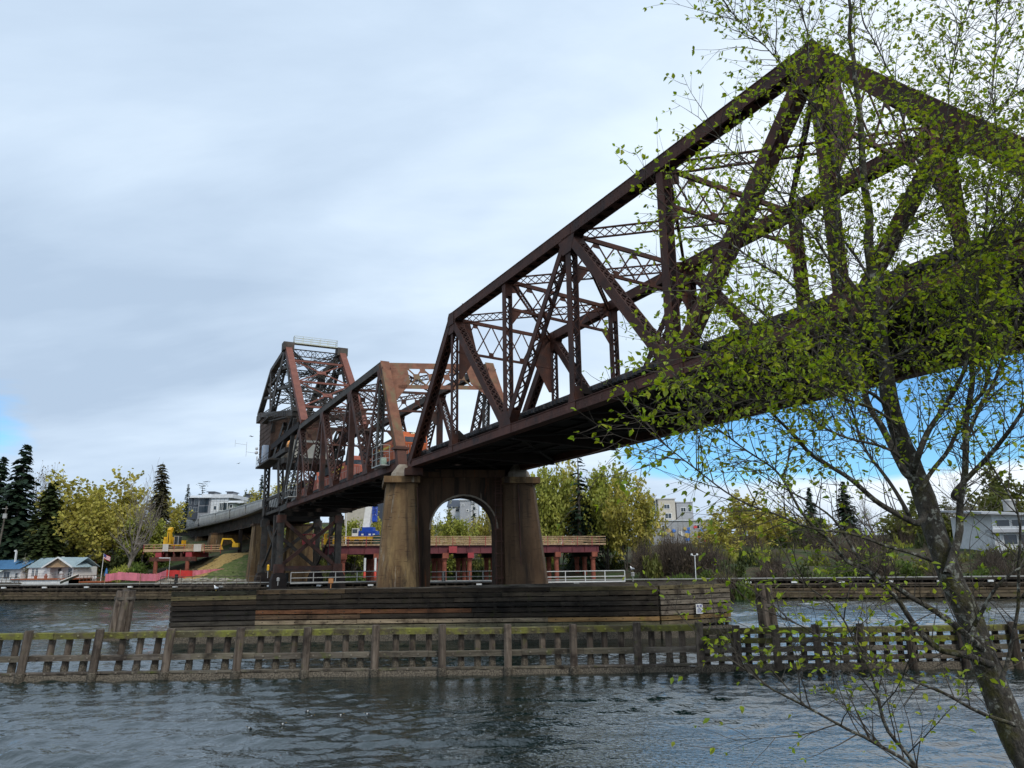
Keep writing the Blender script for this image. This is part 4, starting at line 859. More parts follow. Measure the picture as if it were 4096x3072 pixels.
dolphin('thick leaning pile cluster with mossy top standing left of the plank fender', P.x + 0.15, P.y, 0.98, 0.80, 4.0, 0.75, 3, 3.35)
P = atz(3068, 2535, 0.0)
dolphin('dark pile cluster standing in open water right of the plank fender', P.x, P.y, 0.88, 0.70, 3.9, -0.45, 4, 2.2)
# ---------------------------------------------------------------- long guide wall on the far side
gw = thing('guide_wall', 'long low timber guide wall running right across the far water', 'guide wall', (-20, wallY(-20), 0))
def Wp(x, off, z): return V((x, wallY(x), z)) + WN * off
xa, xb = -175, 120
m = MB(); 
for row, (z, h, off, t_) in enumerate(((0.45, 0.5, -0.10, (0.75, 0.66, 0.5)), (0.95, 0.38, -0.15, (1.1, 0.95, 0.72)), (1.38, 0.34, -0.18, (0.9, 0.75, 0.56)), (1.85, 0.20, -0.05, (0.7, 0.62, 0.52)), (2.12, 0.22, -0.22, (1.0, 0.9, 0.8)))):
    x = xa
    while x < xb:
        w = rnd.uniform(7, 14); v = rnd.uniform(0.75, 1.2); k = 0.8 if x < -20 else 1.05
        m.tint(*[c * v * k for c in t_]); m.beam(Wp(x, off, z), Wp(x + w - 0.06, off, z), UP, h, 0.25); x += w
m.build('waling', M['timber'], gw)
m = MB(); x = xa
while x < xb: m.tint(rnd.uniform(0.4, 0.8)); m.tube([Wp(x, 0.15, -4), Wp(x, 0.15, 2.75)], 0.22, 6); x += 1.5
m.build('piles', M['pile'], gw)
m = MB(); m.tint(0.12); m.beam(Wp(xa, 0.6, 0.8), Wp(xb, 0.6, 0.8), UP, 3.8, 0.1); m.build('dark_backing', M['pile'], gw)  # very dark sheet standing in for shade in the recess below the walkway
m = MB(); m.tint(0.30); m.beam(Wp(xa, -0.1, 2.72), Wp(xb, -0.1, 2.72), UP, 0.26, 0.5); m.build('cap_timber', M['pile'], gw)
m = MB(); m.tint(0.8); m.beam(Wp(xa, 1.2, 2.98), Wp(xb, 1.2, 2.98), UP, 0.10, 2.4); m.build('walkway', flat('grey_boards', (0.40, 0.39, 0.36), 0.9), gw)
m = MB(); x = xa
while x < xb: m.obox(Wp(x, -0.35, 2.42), WD * 0.42, WN * 0.22, UP * 0.13); x += 9.4 if x < 0 else 6.4
m.build('white_fender_blocks', M['white'], gw)
m = MB(); 
for x in (-62.5, -40.5, -12): m.tube([Wp(x, 0.2, 2.6), Wp(x, 0.2, 4.6)], 0.32, 8)
m.build('bollards', M['rubber'], gw)
# handrails on the guide wall walkway
def handrail(label, a, b, z, n, mat, h=1.15):
    t_ = thing('handrail', label, 'railing', tuple(V(a).lerp(V(b), 0.5)) , group='pipe handrails by the pier'); a = V((a[0], a[1], z)); b = V((b[0], b[1], z))
    t_.location.z = z
    for i in range(n + 1):
        m = MB(); p = a.lerp(b, i / n); m.tube([p, p + UP * h], 0.05, 6); m.build('post', mat, t_)
    for k in (1.0, 0.5, 0.03):
        m = MB(); m.tube([a + UP * h * k, b + UP * h * k], 0.045 if k > .1 else 0.08, 6); m.build('rail', mat, t_)
P, Q = atY(1162, 2335, 84), atY(1512, 2335, 88); handrail('pale pipe handrail left of the arch pier', P, Q, P.z, 4, M['galv'])
P, Q = atY(2183, 2331, 84), atY(2500, 2326, 84); handrail('white pipe handrail right of the arch pier', P, Q, P.z, 4, M['white'])
P, Q = atY(1719, 2330, 88), atY(1985, 2330, 88); handrail('dim pipe handrail seen through the pier arch', P, Q, P.z, 5, M['galv'])
P, Q = atY(640, 2345, 128), atY(1040, 2348, 118); handrail('dark plank railing in front of the pink fence and pale rocks', P, Q, P.z, 9, M['pile'], 1.5)
# ---------------------------------------------------------------- approach viaduct behind the tower
TP = [Bp(62, 5.8, 0), Bp(-66, 5.8, 0), Bp(-81, 5.7, 0)]
PATH_S = [(-33.9, 135.1), (-44.3, 156.8), (-57, 180), (-71, 203), (-86, 226), (-103, 248.5), (-122, 270), (-142, 290), (-165, 309)]
PATH = [tuple(Bp(62, 7.0, 0).xy), tuple(Bp(-66, 7.0, 0).xy)] + PATH_S[1:]
PATH = [V((x, y, 0)) for x, y in PATH]
def along(d):
    """point and heading at distance d along the far track, counted from the near end of the bridge"""
    for a, b in zip(PATH, PATH[1:]):
        L = (b - a).length
        if d <= L: return a.lerp(b, d / L), (b - a) / L
        d -= L
    return PATH[-1] + (PATH[-1] - PATH[-2]).normalized() * d, (PATH[-1] - PATH[-2]).normalized()
def d_of_s(s): return 62 - s
via = thing('approach_viaduct', 'curving plate girder viaduct carrying the grey hopper cars towards the wooded bank', 'viaduct', tuple(along(180)[0] + UP * 13))
dd = [d_of_s(-82) + 16.5 * i for i in range(13)]
for i, (d0, d1) in enumerate(zip(dd, dd[1:])):
    a, h = along(d0); b, h2 = along(d1); x = (b - a).normalized(); rt = V((x.y, -x.x, 0))     # rt points right of travel away
    lf = -rt
    for off in (-1.6, 2.0, 6.2):                      # lf-wards offsets
        m = MB(); A, B = a + lf * off + UP * 15.3 + x * 0.05, b + lf * off + UP * 15.3 - x * 0.05
        m.beam(A, B, UP, 2.3, 0.06); m.beam(A + UP * 1.15, B + UP * 1.15, UP, 0.07, 0.5); m.beam(A - UP * 1.15, B - UP * 1.15, UP, 0.07, 0.5)
        for q in range(14): c = A.lerp(B, (q + 0.5) / 14); m.obox(c, x * 0.05, lf * 0.14, UP * 1.1)
        m.build('girder', M['tower'] if off == 6.2 else M['dark'], via)
    m = MB(); A, B = a + lf * 2.2 + UP * 16.62, b + lf * 2.2 + UP * 16.62; m.beam(A, B, UP, 0.22, 10.4); m.beam(A + lf * 5.3 + UP * 0.1, B + lf * 5.3 + UP * 0.1, UP, 0.35, 0.15); m.build('deck', pmat('pale_deck_edge', (0.10, 0.09, 0.08), (0.2, 0.185, 0.165), 1.0) if i == 0 else bpy.data.materials['pale_deck_edge'], via)
    m = MB()
    for o_ in (-0.72, 0.72, 3.28, 4.72): m.beam(a + lf * o_ + UP * 16.80, b + lf * o_ + UP * 16.80, UP, 0.13, 0.08)
    m.build('rails', M['rail'], via)
for i, (d0, hi, lab, wide) in enumerate(((d_of_s(-92.5), 14.1, 'tall brown two-legged pier just behind the lattice tower', 4.4), (d_of_s(-140), 14.1, 'squat brown pier with pale patched foot right of the small digger', 6.5), (d_of_s(-166), 14.1, 'farthest squat pale-footed pier under the curving viaduct', 5.0))):
    a, x = along(d0); lf = V((-x.y, x.x, 0)); pr = thing('viaduct_pier', lab, 'bridge pier', (a.x, a.y, 0), group='viaduct piers')
    for off in ((-1.2, 5.6) if i == 0 else (2.2,)):
        m = MB(); c = a + lf * off; w = wide / 2 if i == 0 else wide
        m.loft([[c + lf * (p * w * r) + x * (q * 1.6 * r) + UP * z for p, q in ((-1, -1), (1, -1), (1, 1), (-1, 1))] for r, z in ((1.45, -3), (1.0, hi))]); m.build('column', M['concrete'], pr)
    m = MB(); c = a + lf * 2.2; m.obox(c + UP * (hi - 0.2), lf * (wide * (1.25 if i == 0 else 1.02)), x * 1.7, UP * 0.22) if i else m.obox(c + lf * 0 + UP * (hi - 0.2), lf * 6.0, x * 1.68, UP * 0.2); m.build('cap', M['concrete_dark'], pr)
# steel bents of the viaduct between the piers
for d0, lab in ((d_of_s(-117), 'dark steel trestle bent between the small digger and the brown pier'), (d_of_s(-153), 'dark steel trestle bent between two squat viaduct piers')):
    a, x = along(d0); lf = V((-x.y, x.x, 0)); pr = thing('steel_bent', lab, 'trestle bent', (a.x, a.y, 9)); m = MB()
    for off in (-1.6, 6.2): m.laced(a + lf * off + UP * 6, a + lf * off + UP * 14.15, x, 0.8, 0.7, 0.12, 0.7); 
    m.build('legs', M['dark'], pr); m = MB(); m.beam(a + lf * -1.6 + UP * 13.6, a + lf * 6.2 + UP * 8, x, 0.25, 0.25); m.beam(a + lf * 6.2 + UP * 13.6 + x * 0.3, a + lf * -1.6 + UP * 8 + x * 0.3, x, 0.25, 0.25); m.build('bracing', M['dark'], pr)
# abutment at the near shore
ab = MB(); ab.obox(Bp(60.5, 5.8, 7), BU * 1.4, BN * 7.5, UP * 7.2); tag(ab.build('bridge_abutment', M['concrete']), 'concrete abutment under the near end of the dark truss span', 'abutment')
# ---------------------------------------------------------------- trains
def text(s, size, mat, parent, loc, rot, name='lettering', extrude=0.01, label=None):
    cu = bpy.data.curves.new(name, 'FONT'); cu.body = s; cu.size = size; cu.extrude = extrude; cu.align_x = 'CENTER'; cu.align_y = 'CENTER'
    tmp = bpy.data.objects.new('tmp', cu); C.objects.link(tmp); dg = bpy.context.evaluated_depsgraph_get(); me = bpy.data.meshes.new_from_object(tmp.evaluated_get(dg)); bpy.data.objects.remove(tmp)
    at = me.color_attributes.new("tint", 'FLOAT_COLOR', 'CORNER'); at.data.foreach_set("color", [1.0] * (4 * len(me.loops)))
    me.materials.clear(); me.materials.append(mat); o = bpy.data.objects.new(name, me); C.objects.link(o); o.parent = parent; o.location = loc; o.rotation_euler = rot
    if label: o['label'] = label
    return o
def loco(label, d0, body, number=None, lit=False, front=True):
    """local frame: +x towards the front, length 22, z=0 on the rail head"""
    a, h = along(d0); b, _ = along(d0 + 22); dirv = (a - b).normalized(); c = (a + b) / 2
    t_ = thing('locomotive', label, 'locomotive', (c.x, c.y, RAIL), atan2(dirv.y, dirv.x), group='diesel locomotives of the freight train')
    K = dict(parent=t_, local=True); B = M[body]
    m = MB(); m.box(-10.6, 10.6, -1.45, 1.45, 1.15, 1.65); m.box(-3.2, 3.2, -1.4, 1.4, 0.35, 1.14); m.build('underframe', M['lblack'], **K)
    m = MB(); m.tint(1.0); m.prism([(-10.2, -1.1, 1.66), (5.6, -1.1, 1.66), (5.6, -1.1, 3.9), (5.0, -1.1, 4.3), (-9.6, -1.1, 4.3), (-10.2, -1.1, 3.9)], (0, 2.2, 0))
    m.tint(0.78)
    for i in range(13): m.box(-9.6 + i * 1.13, -9.5 + i * 1.13, -1.125, 1.125, 1.75, 3.85)
    m.build('hood', B, **K)
    m = MB(); m.box(-9.4, -5.6, -1.5, 1.5, 3.3, 4.62); m.box(-2.2, 2.4, -0.8, 0.8, 4.31, 4.7); m.box(3.2, 5.4, -1.2, 1.2, 3.75, 4.45); m.build('roof_equipment', M['lblack'], **K)
    m = MB(); m.prism([(5.65, -1.5, 1.66), (8.6, -1.5, 1.66), (8.6, -1.5, 3.15), (8.25, -1.5, 4.1), (7.9, -1.5, 4.62), (5.65, -1.5, 4.62)], (0, 3.0, 0)); m.build('cab', B, **K)
    m = MB(); m.loft([[(8.58, -1.45, 1.66), (8.58, 1.45, 1.66), (8.58, 1.45, 3.2), (8.58, -1.45, 3.2)], [(10.0, -0.85, 1.66), (10.0, 0.85, 1.66), (9.9, 0.85, 2.95), (9.9, -0.85, 2.95)]]); m.build('nose', B, **K)
    m = MB(); n_ = V((0.94, 0, 0.346)); 
    for y in (-0.72, 0.72): m.obox((8.47, y, 3.62), (0.01, 0, 0.0), (0, 0.62, 0), (-0.11, 0, 0.33))
    for y in (-1.52, 1.52): m.box(6.3, 7.9, y - 0.01, y + 0.01, 3.35, 4.1)
    m.build('cab_windows', M['glass'], **K)
    m = MB(); m.box(10.4, 10.75, -1.5, 1.5, 0.35, 1.7); m.prism([(10.7, -1.4, 0.3), (11.1, -1.2, 0.15), (10.75, -1.4, 1.1)], (0, 2.6, 0)); m.build('pilot', M['lblack'], **K)
    m = MB()
    for y in (-1.5, 1.5):
        for i in range(13): m.tube([(-10.4 + i * 1.7 if i < 10 else 8.8 + (i - 10) * 0.7, y, 1.6), (-10.4 + i * 1.7 if i < 10 else 8.8 + (i - 10) * 0.7, y, 2.7)], 0.025, 4)
        m.tube([(-10.4, y, 2.7), (5.5, y, 2.7)], 0.025, 4)
    for y in (-1.3, -0.6, 0.6, 1.3): m.tube([(10.65, y, 1.7), (10.65, y, 2.6)], 0.03, 4)
    m.build('handrails', flat('handrail_grey', (0.5, 0.5, 0.48)) if 'handrail_grey' not in bpy.data.materials else bpy.data.materials['handrail_grey'], **K)
    for x in (-6.8, 6.8):
        m = MB(); m.box(x - 2.6, x + 2.6, -1.2, 1.2, 0.45, 0.9)
        for i in range(3):
            for y in (-0.8, 0.8): m.prism([(x - 1.9 + 1.9 * i + 0.5 * cos(k * PI / 6), y, 0.52 + 0.5 * sin(k * PI / 6)) for k in range(12)], (0, 0.15 if y > 0 else -0.15, 0))
        m.build('bogie', M['lblack'], **K)
    m = MB(); m.box(-5.4, 2.2, -1.16, 1.16, 3.45, 3.75); m.box(8.0, 8.5, -1.512, 1.512, 2.3, 2.5); m.build('yellow_stripe', flat('stripe_yellow', (0.75, 0.5, 0.05)) if 'stripe_yellow' not in bpy.data.materials else bpy.data.materials['stripe_yellow'], **K)
    if lit:
        for z in (2.86, 2.58):
            m = MB(); m.prism([(9.97, 0.13 * cos(k * PI / 5), z + 0.12 * sin(k * PI / 5)) for k in range(10)], (0.06, 0, 0)); m.build('headlight', M['lamp'], **K)
        m = MB(); m.box(9.9, 9.99, -0.3, 0.3, 2.38, 3.02); m.build('headlight_housing', M['lblack'], **K)
        m = MB(); m.box(9.98, 10.03, -0.75, 0.75, 1.78, 2.05); m.build('nose_emblem', bpy.data.materials['stripe_yellow'], **K)
        text('BNSF', 0.30, M['lblack'], t_, (10.04, 0, 1.91), (PI / 2, 0, PI / 2))
        m = MB(); m.box(7.85, 8.03, -0.62, 0.62, 4.22, 4.60); nb = m.build('number_board', M['lblack'], **K)
        text(number, 0.42, M['numwhite'], t_, (8.06, 0, 4.40), (PI / 2, 0, PI / 2), 'number')
    for y, rz in ((-1.17, 0), (1.17, PI)): text('BNSF', 1.1, M['lblack'] if lit else bpy.data.materials['stripe_yellow'], t_, (-1.6, y, 2.75), (PI / 2, 0, rz))
    return t_
D0 = d_of_s(-15.2)
loco('leading orange locomotive with lit headlights and number 6823 on its cab', D0, 'orange', '6823', True)
loco('middle faded orange locomotive seen through the bascule truss behind the leading one', D0 + 22.6, 'faded')
loco('rear faded pink orange locomotive coupled to the first grey hopper', D0 + 45.2, 'faded')
def hopper_mesh():
    t_ = thing('hopper_car', '', 'hopper car'); K = dict(parent=t_, local=True)
    m = MB(); L = 8.2
    prof = [(-0.9, 1.0), (-1.5, 1.9), (-1.62, 2.6), (-1.58, 3.5), (-1.38, 4.3), (-0.9, 4.55), (0.9, 4.55), (1.38, 4.3), (1.58, 3.5), (1.62, 2.6), (1.5, 1.9), (0.9, 1.0)]
    m.loft([[(x, y * k, z) for y, z in prof] for x, k in ((-L, 1), (-L * .3, 1.01), (L * .3, 1.01), (L, 1))]); m.tint(0.86)
    for i in range(15):
        x = -7.6 + i * 1.085
        for sg in (-1, 1): m.box(x - 0.04, x + 0.04, sg * 1.645 - 0.03, sg * 1.645 + 0.03, 2.0, 3.3)
    m.build('body', M['hopper'], **K)
    m = MB(); m.box(-L, L, -0.55, 0.55, 4.56, 4.72)
    for sg in (-1, 1): m.box(-L - 0.3, L + 0.3, sg * 1.45 - 0.08, sg * 1.45 + 0.08, 4.18, 4.36); m.box(-L - 0.3, L + 0.3, sg * 1.5 - 0.08, sg * 1.5 + 0.08, 0.95, 1.2)
    m.build('roof_walk', flat('hopper_trim', (0.5, 0.5, 0.48)), **K)
    for sg in (-1, 1):
        m = MB()
        for y in (-1.35, 1.35): m.box(sg * 8.35 - 0.1, sg * 8.35 + 0.1, y - 0.12, y + 0.12, 1.0, 4.2)
        m.box(sg * 8.1 - 0.5, sg * 8.1 + 0.5, -1.3, 1.3, 1.0, 1.4); m.build('end_frame', M['lblack'], **K)
        m = MB(); m.box(sg * 6.3 - 1.3, sg * 6.3 + 1.3, -1.1, 1.1, 0.35, 0.8)
        for i in (-0.9, 0.9):
            for y in (-0.78, 0.78): m.prism([(sg * 6.3 + i + 0.45 * cos(k * PI / 6), y, 0.46 + 0.45 * sin(k * PI / 6)) for k in range(12)], (0, 0.14 if y > 0 else -0.14, 0))
        m.build('bogie', M['lblack'], **K)
    return t_
hop = hopper_mesh()
labs = ['first grey hopper car, coupled behind the pink orange locomotive', 'second hopper car behind the locomotives, stained pale grey', 'third hopper car behind the locomotives, below the white apartment block', 'fourth hopper car behind the locomotives, below the dark apartment front', 'fifth hopper car behind the locomotives, left of the dark apartment block', 'sixth hopper car, just right of the raised yellow digger boom', 'last visible hopper car, running into the trees above the yellow digger', 'hopper car half hidden by the tall conifer at the end of the viaduct']
for i, lb in enumerate(labs):
    d = D0 + 68.2 + 17.6 * i + 8.6; a, h = along(d - 8); b, _ = along(d + 8); c = (a + b) / 2; dv = (a - b).normalized()
    o = hop if i == 0 else dup(hop, (0, 0, 0)); o.location = (c.x, c.y, RAIL); o.rotation_euler = (0, 0, atan2(dv.y, dv.x)); o['label'] = lb; o['group'] = 'grey hopper cars of the freight train'
# ---------------------------------------------------------------- waterside houses on the far left
def gable(m, x0, x1, y0, y1, ze, zr, along_x=True, ov_=0.35, th=0.12):
    if along_x:
        yc = (y0 + y1) / 2; k = (zr - ze) / (yc - y0)
        for sg, ye in ((-1, y0 - ov_), (1, y1 + ov_)):
            a = [(x0 - ov_, ye, ze - ov_ * k), (x1 + ov_, ye, ze - ov_ * k), (x1 + ov_, yc, zr), (x0 - ov_, yc, zr)]; m.prism(a if sg < 0 else a[::-1], (0, 0, th))
    else:
        xc = (x0 + x1) / 2; k = (zr - ze) / (xc - x0)
        for sg, xe in ((-1, x0 - ov_), (1, x1 + ov_)):
            a = [(xe, y0 - ov_, ze - ov_ * k), (xc, y0 - ov_, zr), (xc, y1 + ov_, zr), (xe, y1 + ov_, ze - ov_ * k)]; m.prism(a if sg > 0 else a[::-1], (0, 0, th))
def seams(m, x0, x1, y0, y1, ze, zr, along_x, n):
    for i in range(n + 1):
        f = i / n
        if along_x:
            x = x0 + (x1 - x0) * f; yc = (y0 + y1) / 2
            m.beam((x, y0 - .35, ze + .02), (x, yc, zr + .15), (1, 0, 0), .05, .08); m.beam((x, y1 + .35, ze + .02), (x, yc, zr + .15), (1, 0, 0), .05, .08)
def window(par, cx, cz, y, w, h, n=(2, 3), glass='glass'):
    m = MB(); m.box(cx - w / 2 - .07, cx + w / 2 + .07, y - .06, y - .005, cz - h / 2 - .07, cz + h / 2 + .07); f = m.build('window', M['white'], par, local=True)
    m = MB(); a, b = n
    for i in range(a):
        for j in range(b): m.box(cx - w / 2 + w * i / a + .03, cx - w / 2 + w * (i + 1) / a - .03, y - .075, y - .055, cz - h / 2 + h * j / b + .03, cz - h / 2 + h * (j + 1) / b - .03)
    m.build('pane', M[glass], f, local=True); return f
WA = atan2(WD.y, WD.x)
M['siding'] = pmat('white_siding', (0.62, 0.62, 0.61), (0.74, 0.74, 0.72), 0.5, stretch=(1, 1, 6), rough=0.7)
M['roofmetal'] = flat('pale_blue_metal_roof', (0.36, 0.46, 0.50), 0.45)
M['roofblue'] = flat('blue_metal_roof', (0.10, 0.24, 0.42), 0.45)
P = atY(110, 2314, 168)
hs = thing('house', 'white waterside house with pale metal roof and wood-trimmed porch gable', 'house', (P.x, P.y, P.z), WA, group='houses by the far water'); K = dict(parent=hs, local=True)
m = MB(); m.box(0, 5.6, 0, 6.5, 0, 2.4); m.box(5.6, 11.6, 1.6, 6.5, 0, 2.4); m.prism([(0, 0, 2.4), (0, 6.5, 2.4), (0, 3.25, 4.1)], (0.1, 0, 0)); m.box(11.2, 11.6, 0, 1.6, 0, 2.4); m.build('walls', M['siding'], **K)
m = MB(); gable(m, 0, 11.6, 0, 6.5, 2.4, 4.15); seams(m, 0, 11.6, 0, 6.5, 2.4, 4.15, True, 24); gable(m, 5.0, 12.0, -0.9, 4.0, 2.35, 4.2, False); m.build('roof', M['roofmetal'], **K)
m = MB(); m.prism([(5.1, -0.6, 2.4), (11.9, -0.6, 2.4), (8.5, -0.6, 4.1)], (0, 0.1, 0)); m.beam((5.0, -0.68, 2.38), (12, -0.68, 2.38), UP, .25, .12); m.box(8.42, 8.58, -.72, -.6, 2.4, 3.9); m.build('porch_gable', M['woodrail'], **K)
m = MB(); 
for sg in (-1, 1): m.beam((8.5, -1.28, 4.28), (8.5 + sg * 3.9, -1.28, 2.2), (0, 1, 0), .1, .3)
m.build('barge_board', M['white'], **K)
for x in (1.3, 2.25): window(hs, x, 1.3, 0, 0.7, 1.6, (2, 4))
window(hs, 6.6, 1.4, 1.6, 0.95, 1.3, (1, 2))
m = MB(); m.box(8.0, 8.7, 1.53, 1.6, 0, 2.0); m.box(8.2, 8.5, 1.5, 1.54, 1.2, 1.6); m.build('door', M['white'], **K)
window(hs, 10.1, 1.05, 1.6, 2.6, 1.95, (4, 1))
m = MB(); m.box(-2.0, 12.5, -2.4, 8, -0.28, -0.02); m.build('deck', pmat('terracotta_deck', (0.30, 0.085, 0.035), (0.40, 0.13, 0.06), 1.5), **K)
m = MB(); m.box(-2.0, 12.5, -2.1, -1.9, -2.8, -0.29)
for i in range(30): m.box(-1.9 + i * 0.48, -1.75 + i * 0.48, -2.16, -2.1, -2.8, -0.3)
m.build('skirting', M['white'], **K)
m = MB(); m.tint(0.8); railing(m, [(-1.9, -2.3, 0), (12.4, -2.3, 0)], 1.05, 1.8, 0.03, 1); m.build('deck_railing', M['galv'], **K)
m = MB(); m.box(5.3, 5.7, 3.0, 3.4, 4.0, 4.5); m.build('chimney', M['white'], **K)
for lb, px, c in (('terracotta flower pot at the left of the white house deck', 3.4, (0.4, 0.12, 0.05)), ('terracotta flower pot under the small window of the white house', 6.0, (0.36, 0.10, 0.05))):
    q = hs.location + WD * px - WN * 1.3; m = MB(); m.lathe((q.x, q.y, q.z), [(0.0, 0), (0.25, 0), (0.36, 0.55), (0.3, 0.6), (0, 0.55)], 10); m.ball((q.x, q.y, q.z + .7), .25, n=7, m=5) if px > 5 else None
    tag(m.build('flower_pot', flat('terracotta', c)), lb, 'flower pot', 'flower pots on the deck')
q = atY(486 * .504, 2150 + 308 * .504, 166); m = MB(); m.lathe((q.x, q.y, P.z), [(0.0, 0), (0.3, 0), (0.34, 0.7), (0.5, 0.9), (0.45, 1.25), (0.2, 1.45), (0, 1.5)], 10); tag(m.build('covered_barbecue', flat('grey_cover', (0.6, 0.6, 0.6))), 'small covered barbecue in front of the glazed doors of the white house', 'barbecue')
# left neighbour
P2 = atY(-60, 2330, 171)
h2 = thing('house', 'blue-roofed white house cut by the left picture edge', 'house', (P2.x, P2.y, P2.z), WA, group='houses by the far water'); K = dict(parent=h2, local=True)
m = MB(); m.box(0, 9.2, 0, 7, 0, 2.9); m.build('walls', M['siding'], **K)
m = MB(); gable(m, -0.4, 9.4, -0.6, 7.2, 2.9, 4.6); seams(m, 0, 9.2, -0.6, 7.2, 2.9, 4.6, True, 20); m.build('roof', M['roofblue'], **K)
m = MB(); m.box(4.7, 5.0, 2.2, 2.5, 3.8, 6.6); m.lathe((4.6, 2.35, 6.5), [(0, 0), (.28, 0), (.28, .3), (0, .4)], 8); m.build('stove_pipe', M['white'], **K)
window(h2, 5.6, 1.5, 0, 1.6, 1.5, (2, 1)); window(h2, 2.0, 1.5, 0, 1.4, 1.5, (2, 1)); window(h2, 8.2, 1.4, 0, 0.7, 1.2, (1, 2))
m = MB()
for i in range(9): m.tint(*((0.5, 0.8, 0.6) if i % 2 else (1, 1, 1))); m.prism([(3.0 + i * .25, -1.4, 2.2), (3.25 + i * .25, -1.4, 2.2), (3.25 + i * .25, 0, 2.8), (3.0 + i * .25, 0, 2.8)], (0, 0, .05))
m.build('striped_awning', M['white'], **K)
m = MB(); m.box(-1, 12.2, -3.2, -0.2, -0.3, -0.05); railing(m, [(-1, -3.1, -.05), (12.2, -3.1, -.05)], 1.1, 1.1, .06, 1); m.box(-1, 12, -3.0, -2.8, -2.2, -.3); m.build('porch', M['timber'], **K)
# deck with table, chair, parasol, flag to the right of the white house
q0 = atY(315, 2325, 163); dk = thing('timber_deck', 'small brown deck with post railing between the white house and the pink fence', 'deck', tuple(q0), WA); K = dict(parent=dk, local=True)
m = MB(); m.box(0, 5.6, 0, 3.2, -0.3, 0); m.build('boards', bpy.data.materials['terracotta_deck'], **K)
m = MB()
for x in (0.3, 2.2, 4.2, 5.3):
    for y in (0.2, 3): m.box(x - .12, x + .12, y - .12, y + .12, -3.4, -.3)
m.build('legs', M['pile'], **K)
m = MB(); railing(m, [(0.1, 0.1, 0), (5.5, 0.1, 0)], 1.15, 0.9, .05, 1); railing(m, [(0.1, 3.1, 0), (5.5, 3.1, 0)], 1.15, 0.9, .05, 1); m.build('railing', M['timber'], **K)
def onp(par, x, y, z=0): c, s_ = cos(par.rotation_euler.z), sin(par.rotation_euler.z); return par.location + V((x * c - y * s_, x * s_ + y * c, z))
q = onp(dk, 2.7, 1.2); m = MB(); m.box(q.x - .3, q.x + .3, q.y - .25, q.y + .25, q.z + .38, q.z + .44); m.box(q.x - .3, q.x + .3, q.y + .2, q.y + .27, q.z + .4, q.z + .95)
for a in (-.27, .27):
    for b in (-.2, .2): m.box(q.x + a - .03, q.x + a + .03, q.y + b - .03, q.y + b + .03, q.z, q.z + .65)
for a in (-.3, .3): m.box(q.x + a - .04, q.x + a + .04, q.y - .25, q.y + .25, q.z + .62, q.z + .68)
tag(m.build('garden_chair', M['white']), 'white plastic chair on the small brown deck', 'chair')
q = onp(dk, 4.6, 2.2); pa = thing('folded_parasol', 'folded blue parasol at the back of the small brown deck', 'parasol', tuple(q)); m = MB(); m.lathe(q, [(0.03, 0), (0.03, 1.0), (0.0, 1.01)], 6); m.build('pole', M['white'], pa); m = MB(); m.lathe(q, [(0, .95), (.33, 1.0), (.28, 1.7), (.10, 2.5), (0, 2.6)], 9); m.build('canopy', flat('parasol_blue', (0.03, 0.16, 0.42)), pa)
q = atY(403, 2314, 163); tq = atY(416, 2213, 163); fl = thing('flagpole', 'leaning white flagpole with a small striped flag beside the brown deck', 'flagpole', tuple(q))
m = MB(); m.tube([q - UP * 1, tq], [0.07, 0.045], 6); m.build('pole', M['white'], fl)
def flag(par, p, w, h):
    m = MB(); d = V((0.9, 0.1, -0.42)).normalized()
    for i in range(7):
        m.tint(*((0.8, 0.08, 0.1) if i % 2 == 0 else (0.95, 0.95, 0.95)))
        for k in range(6): a = p + d * (w * k / 6) - UP * (h * i / 7) + V((0, .06 * sin(k * 1.6), 0)); b = p + d * (w * (k + 1) / 6) - UP * (h * i / 7) + V((0, .06 * sin((k + 1) * 1.6), 0)); m.prism([a, b, b - UP * h / 7, a - UP * h / 7], (0, .015, 0))
    m.tint(0.05, 0.08, 0.3); a = p + V((0, -.03, 0)); b = p + d * (w * .4) + V((0, -.1, 0)); m.prism([a, b, b - UP * h * .55, a - UP * h * .55], (0, .01, 0)); m.build('flag', M['white'], par)
flag(fl, tq - UP * 0.1, 1.5, 0.95)
q = atY(5, 2345, 160); m = MB(); m.smooth = False; a = atY(0, 2165, 166); b = atY(27, 2025, 166); up = thing('utility_pole', 'leaning grey utility pole at the left picture edge', 'utility pole', (a.x, a.y, 3)); m.tube([a + (a - b).normalized() * 6, b], [.22, .15], 8); m.build('pole', M['timber'], up); m = MB(); c = a.lerp(b, .72); m.obox(c, (.35, 0, 0), (0, .2, 0), (0, 0, .5)); m.beam(b - UP * .5 - V((.9, 0, 0)), b - UP * .5 + V((.3, 0, 0)), UP, .12, .12); m.build('transformer', M['galv'], up)
# gangway and stair
a, b = atY(240, 2330, 161), atY(315, 2300, 163); gg = thing('gangway', 'grey ramp with rails climbing from the guide wall to the white house deck', 'gangway', tuple(a)); m = MB(); m.beam(a, b, V((.25, 1, 0)), 1.2, .15); m.build('ramp', M['galv'], gg); m = MB(); railing(m, [a - WN * .6, b - WN * .6], 1.1, .7, .04, 1); m.build('rails', M['galv'], gg)
a, b = atY(368, 2293, 172), atY(352, 2232, 182); st = thing('hillside_stairs', 'brown wooden stairs climbing the bank behind the flagpole', 'stairs', tuple(a)); m = MB(); W2 = V((1.3, -.3, 0))
for sg in (-1, 1): m.beam(a + W2 * sg, b + W2 * sg, V((1, -.25, 0)), .15, .4); m.beam(a + W2 * sg + UP, b + W2 * sg + UP, V((1, -.25, 0)), .1, .12)
for i in range(12): c = a.lerp(b, i / 11); m.obox(c, W2, V((.03, .16, 0)), UP * .04)
m.build('flight', pmat('reddish_stair', (0.12, 0.05, 0.03), (0.2, 0.09, 0.05), 1), st)
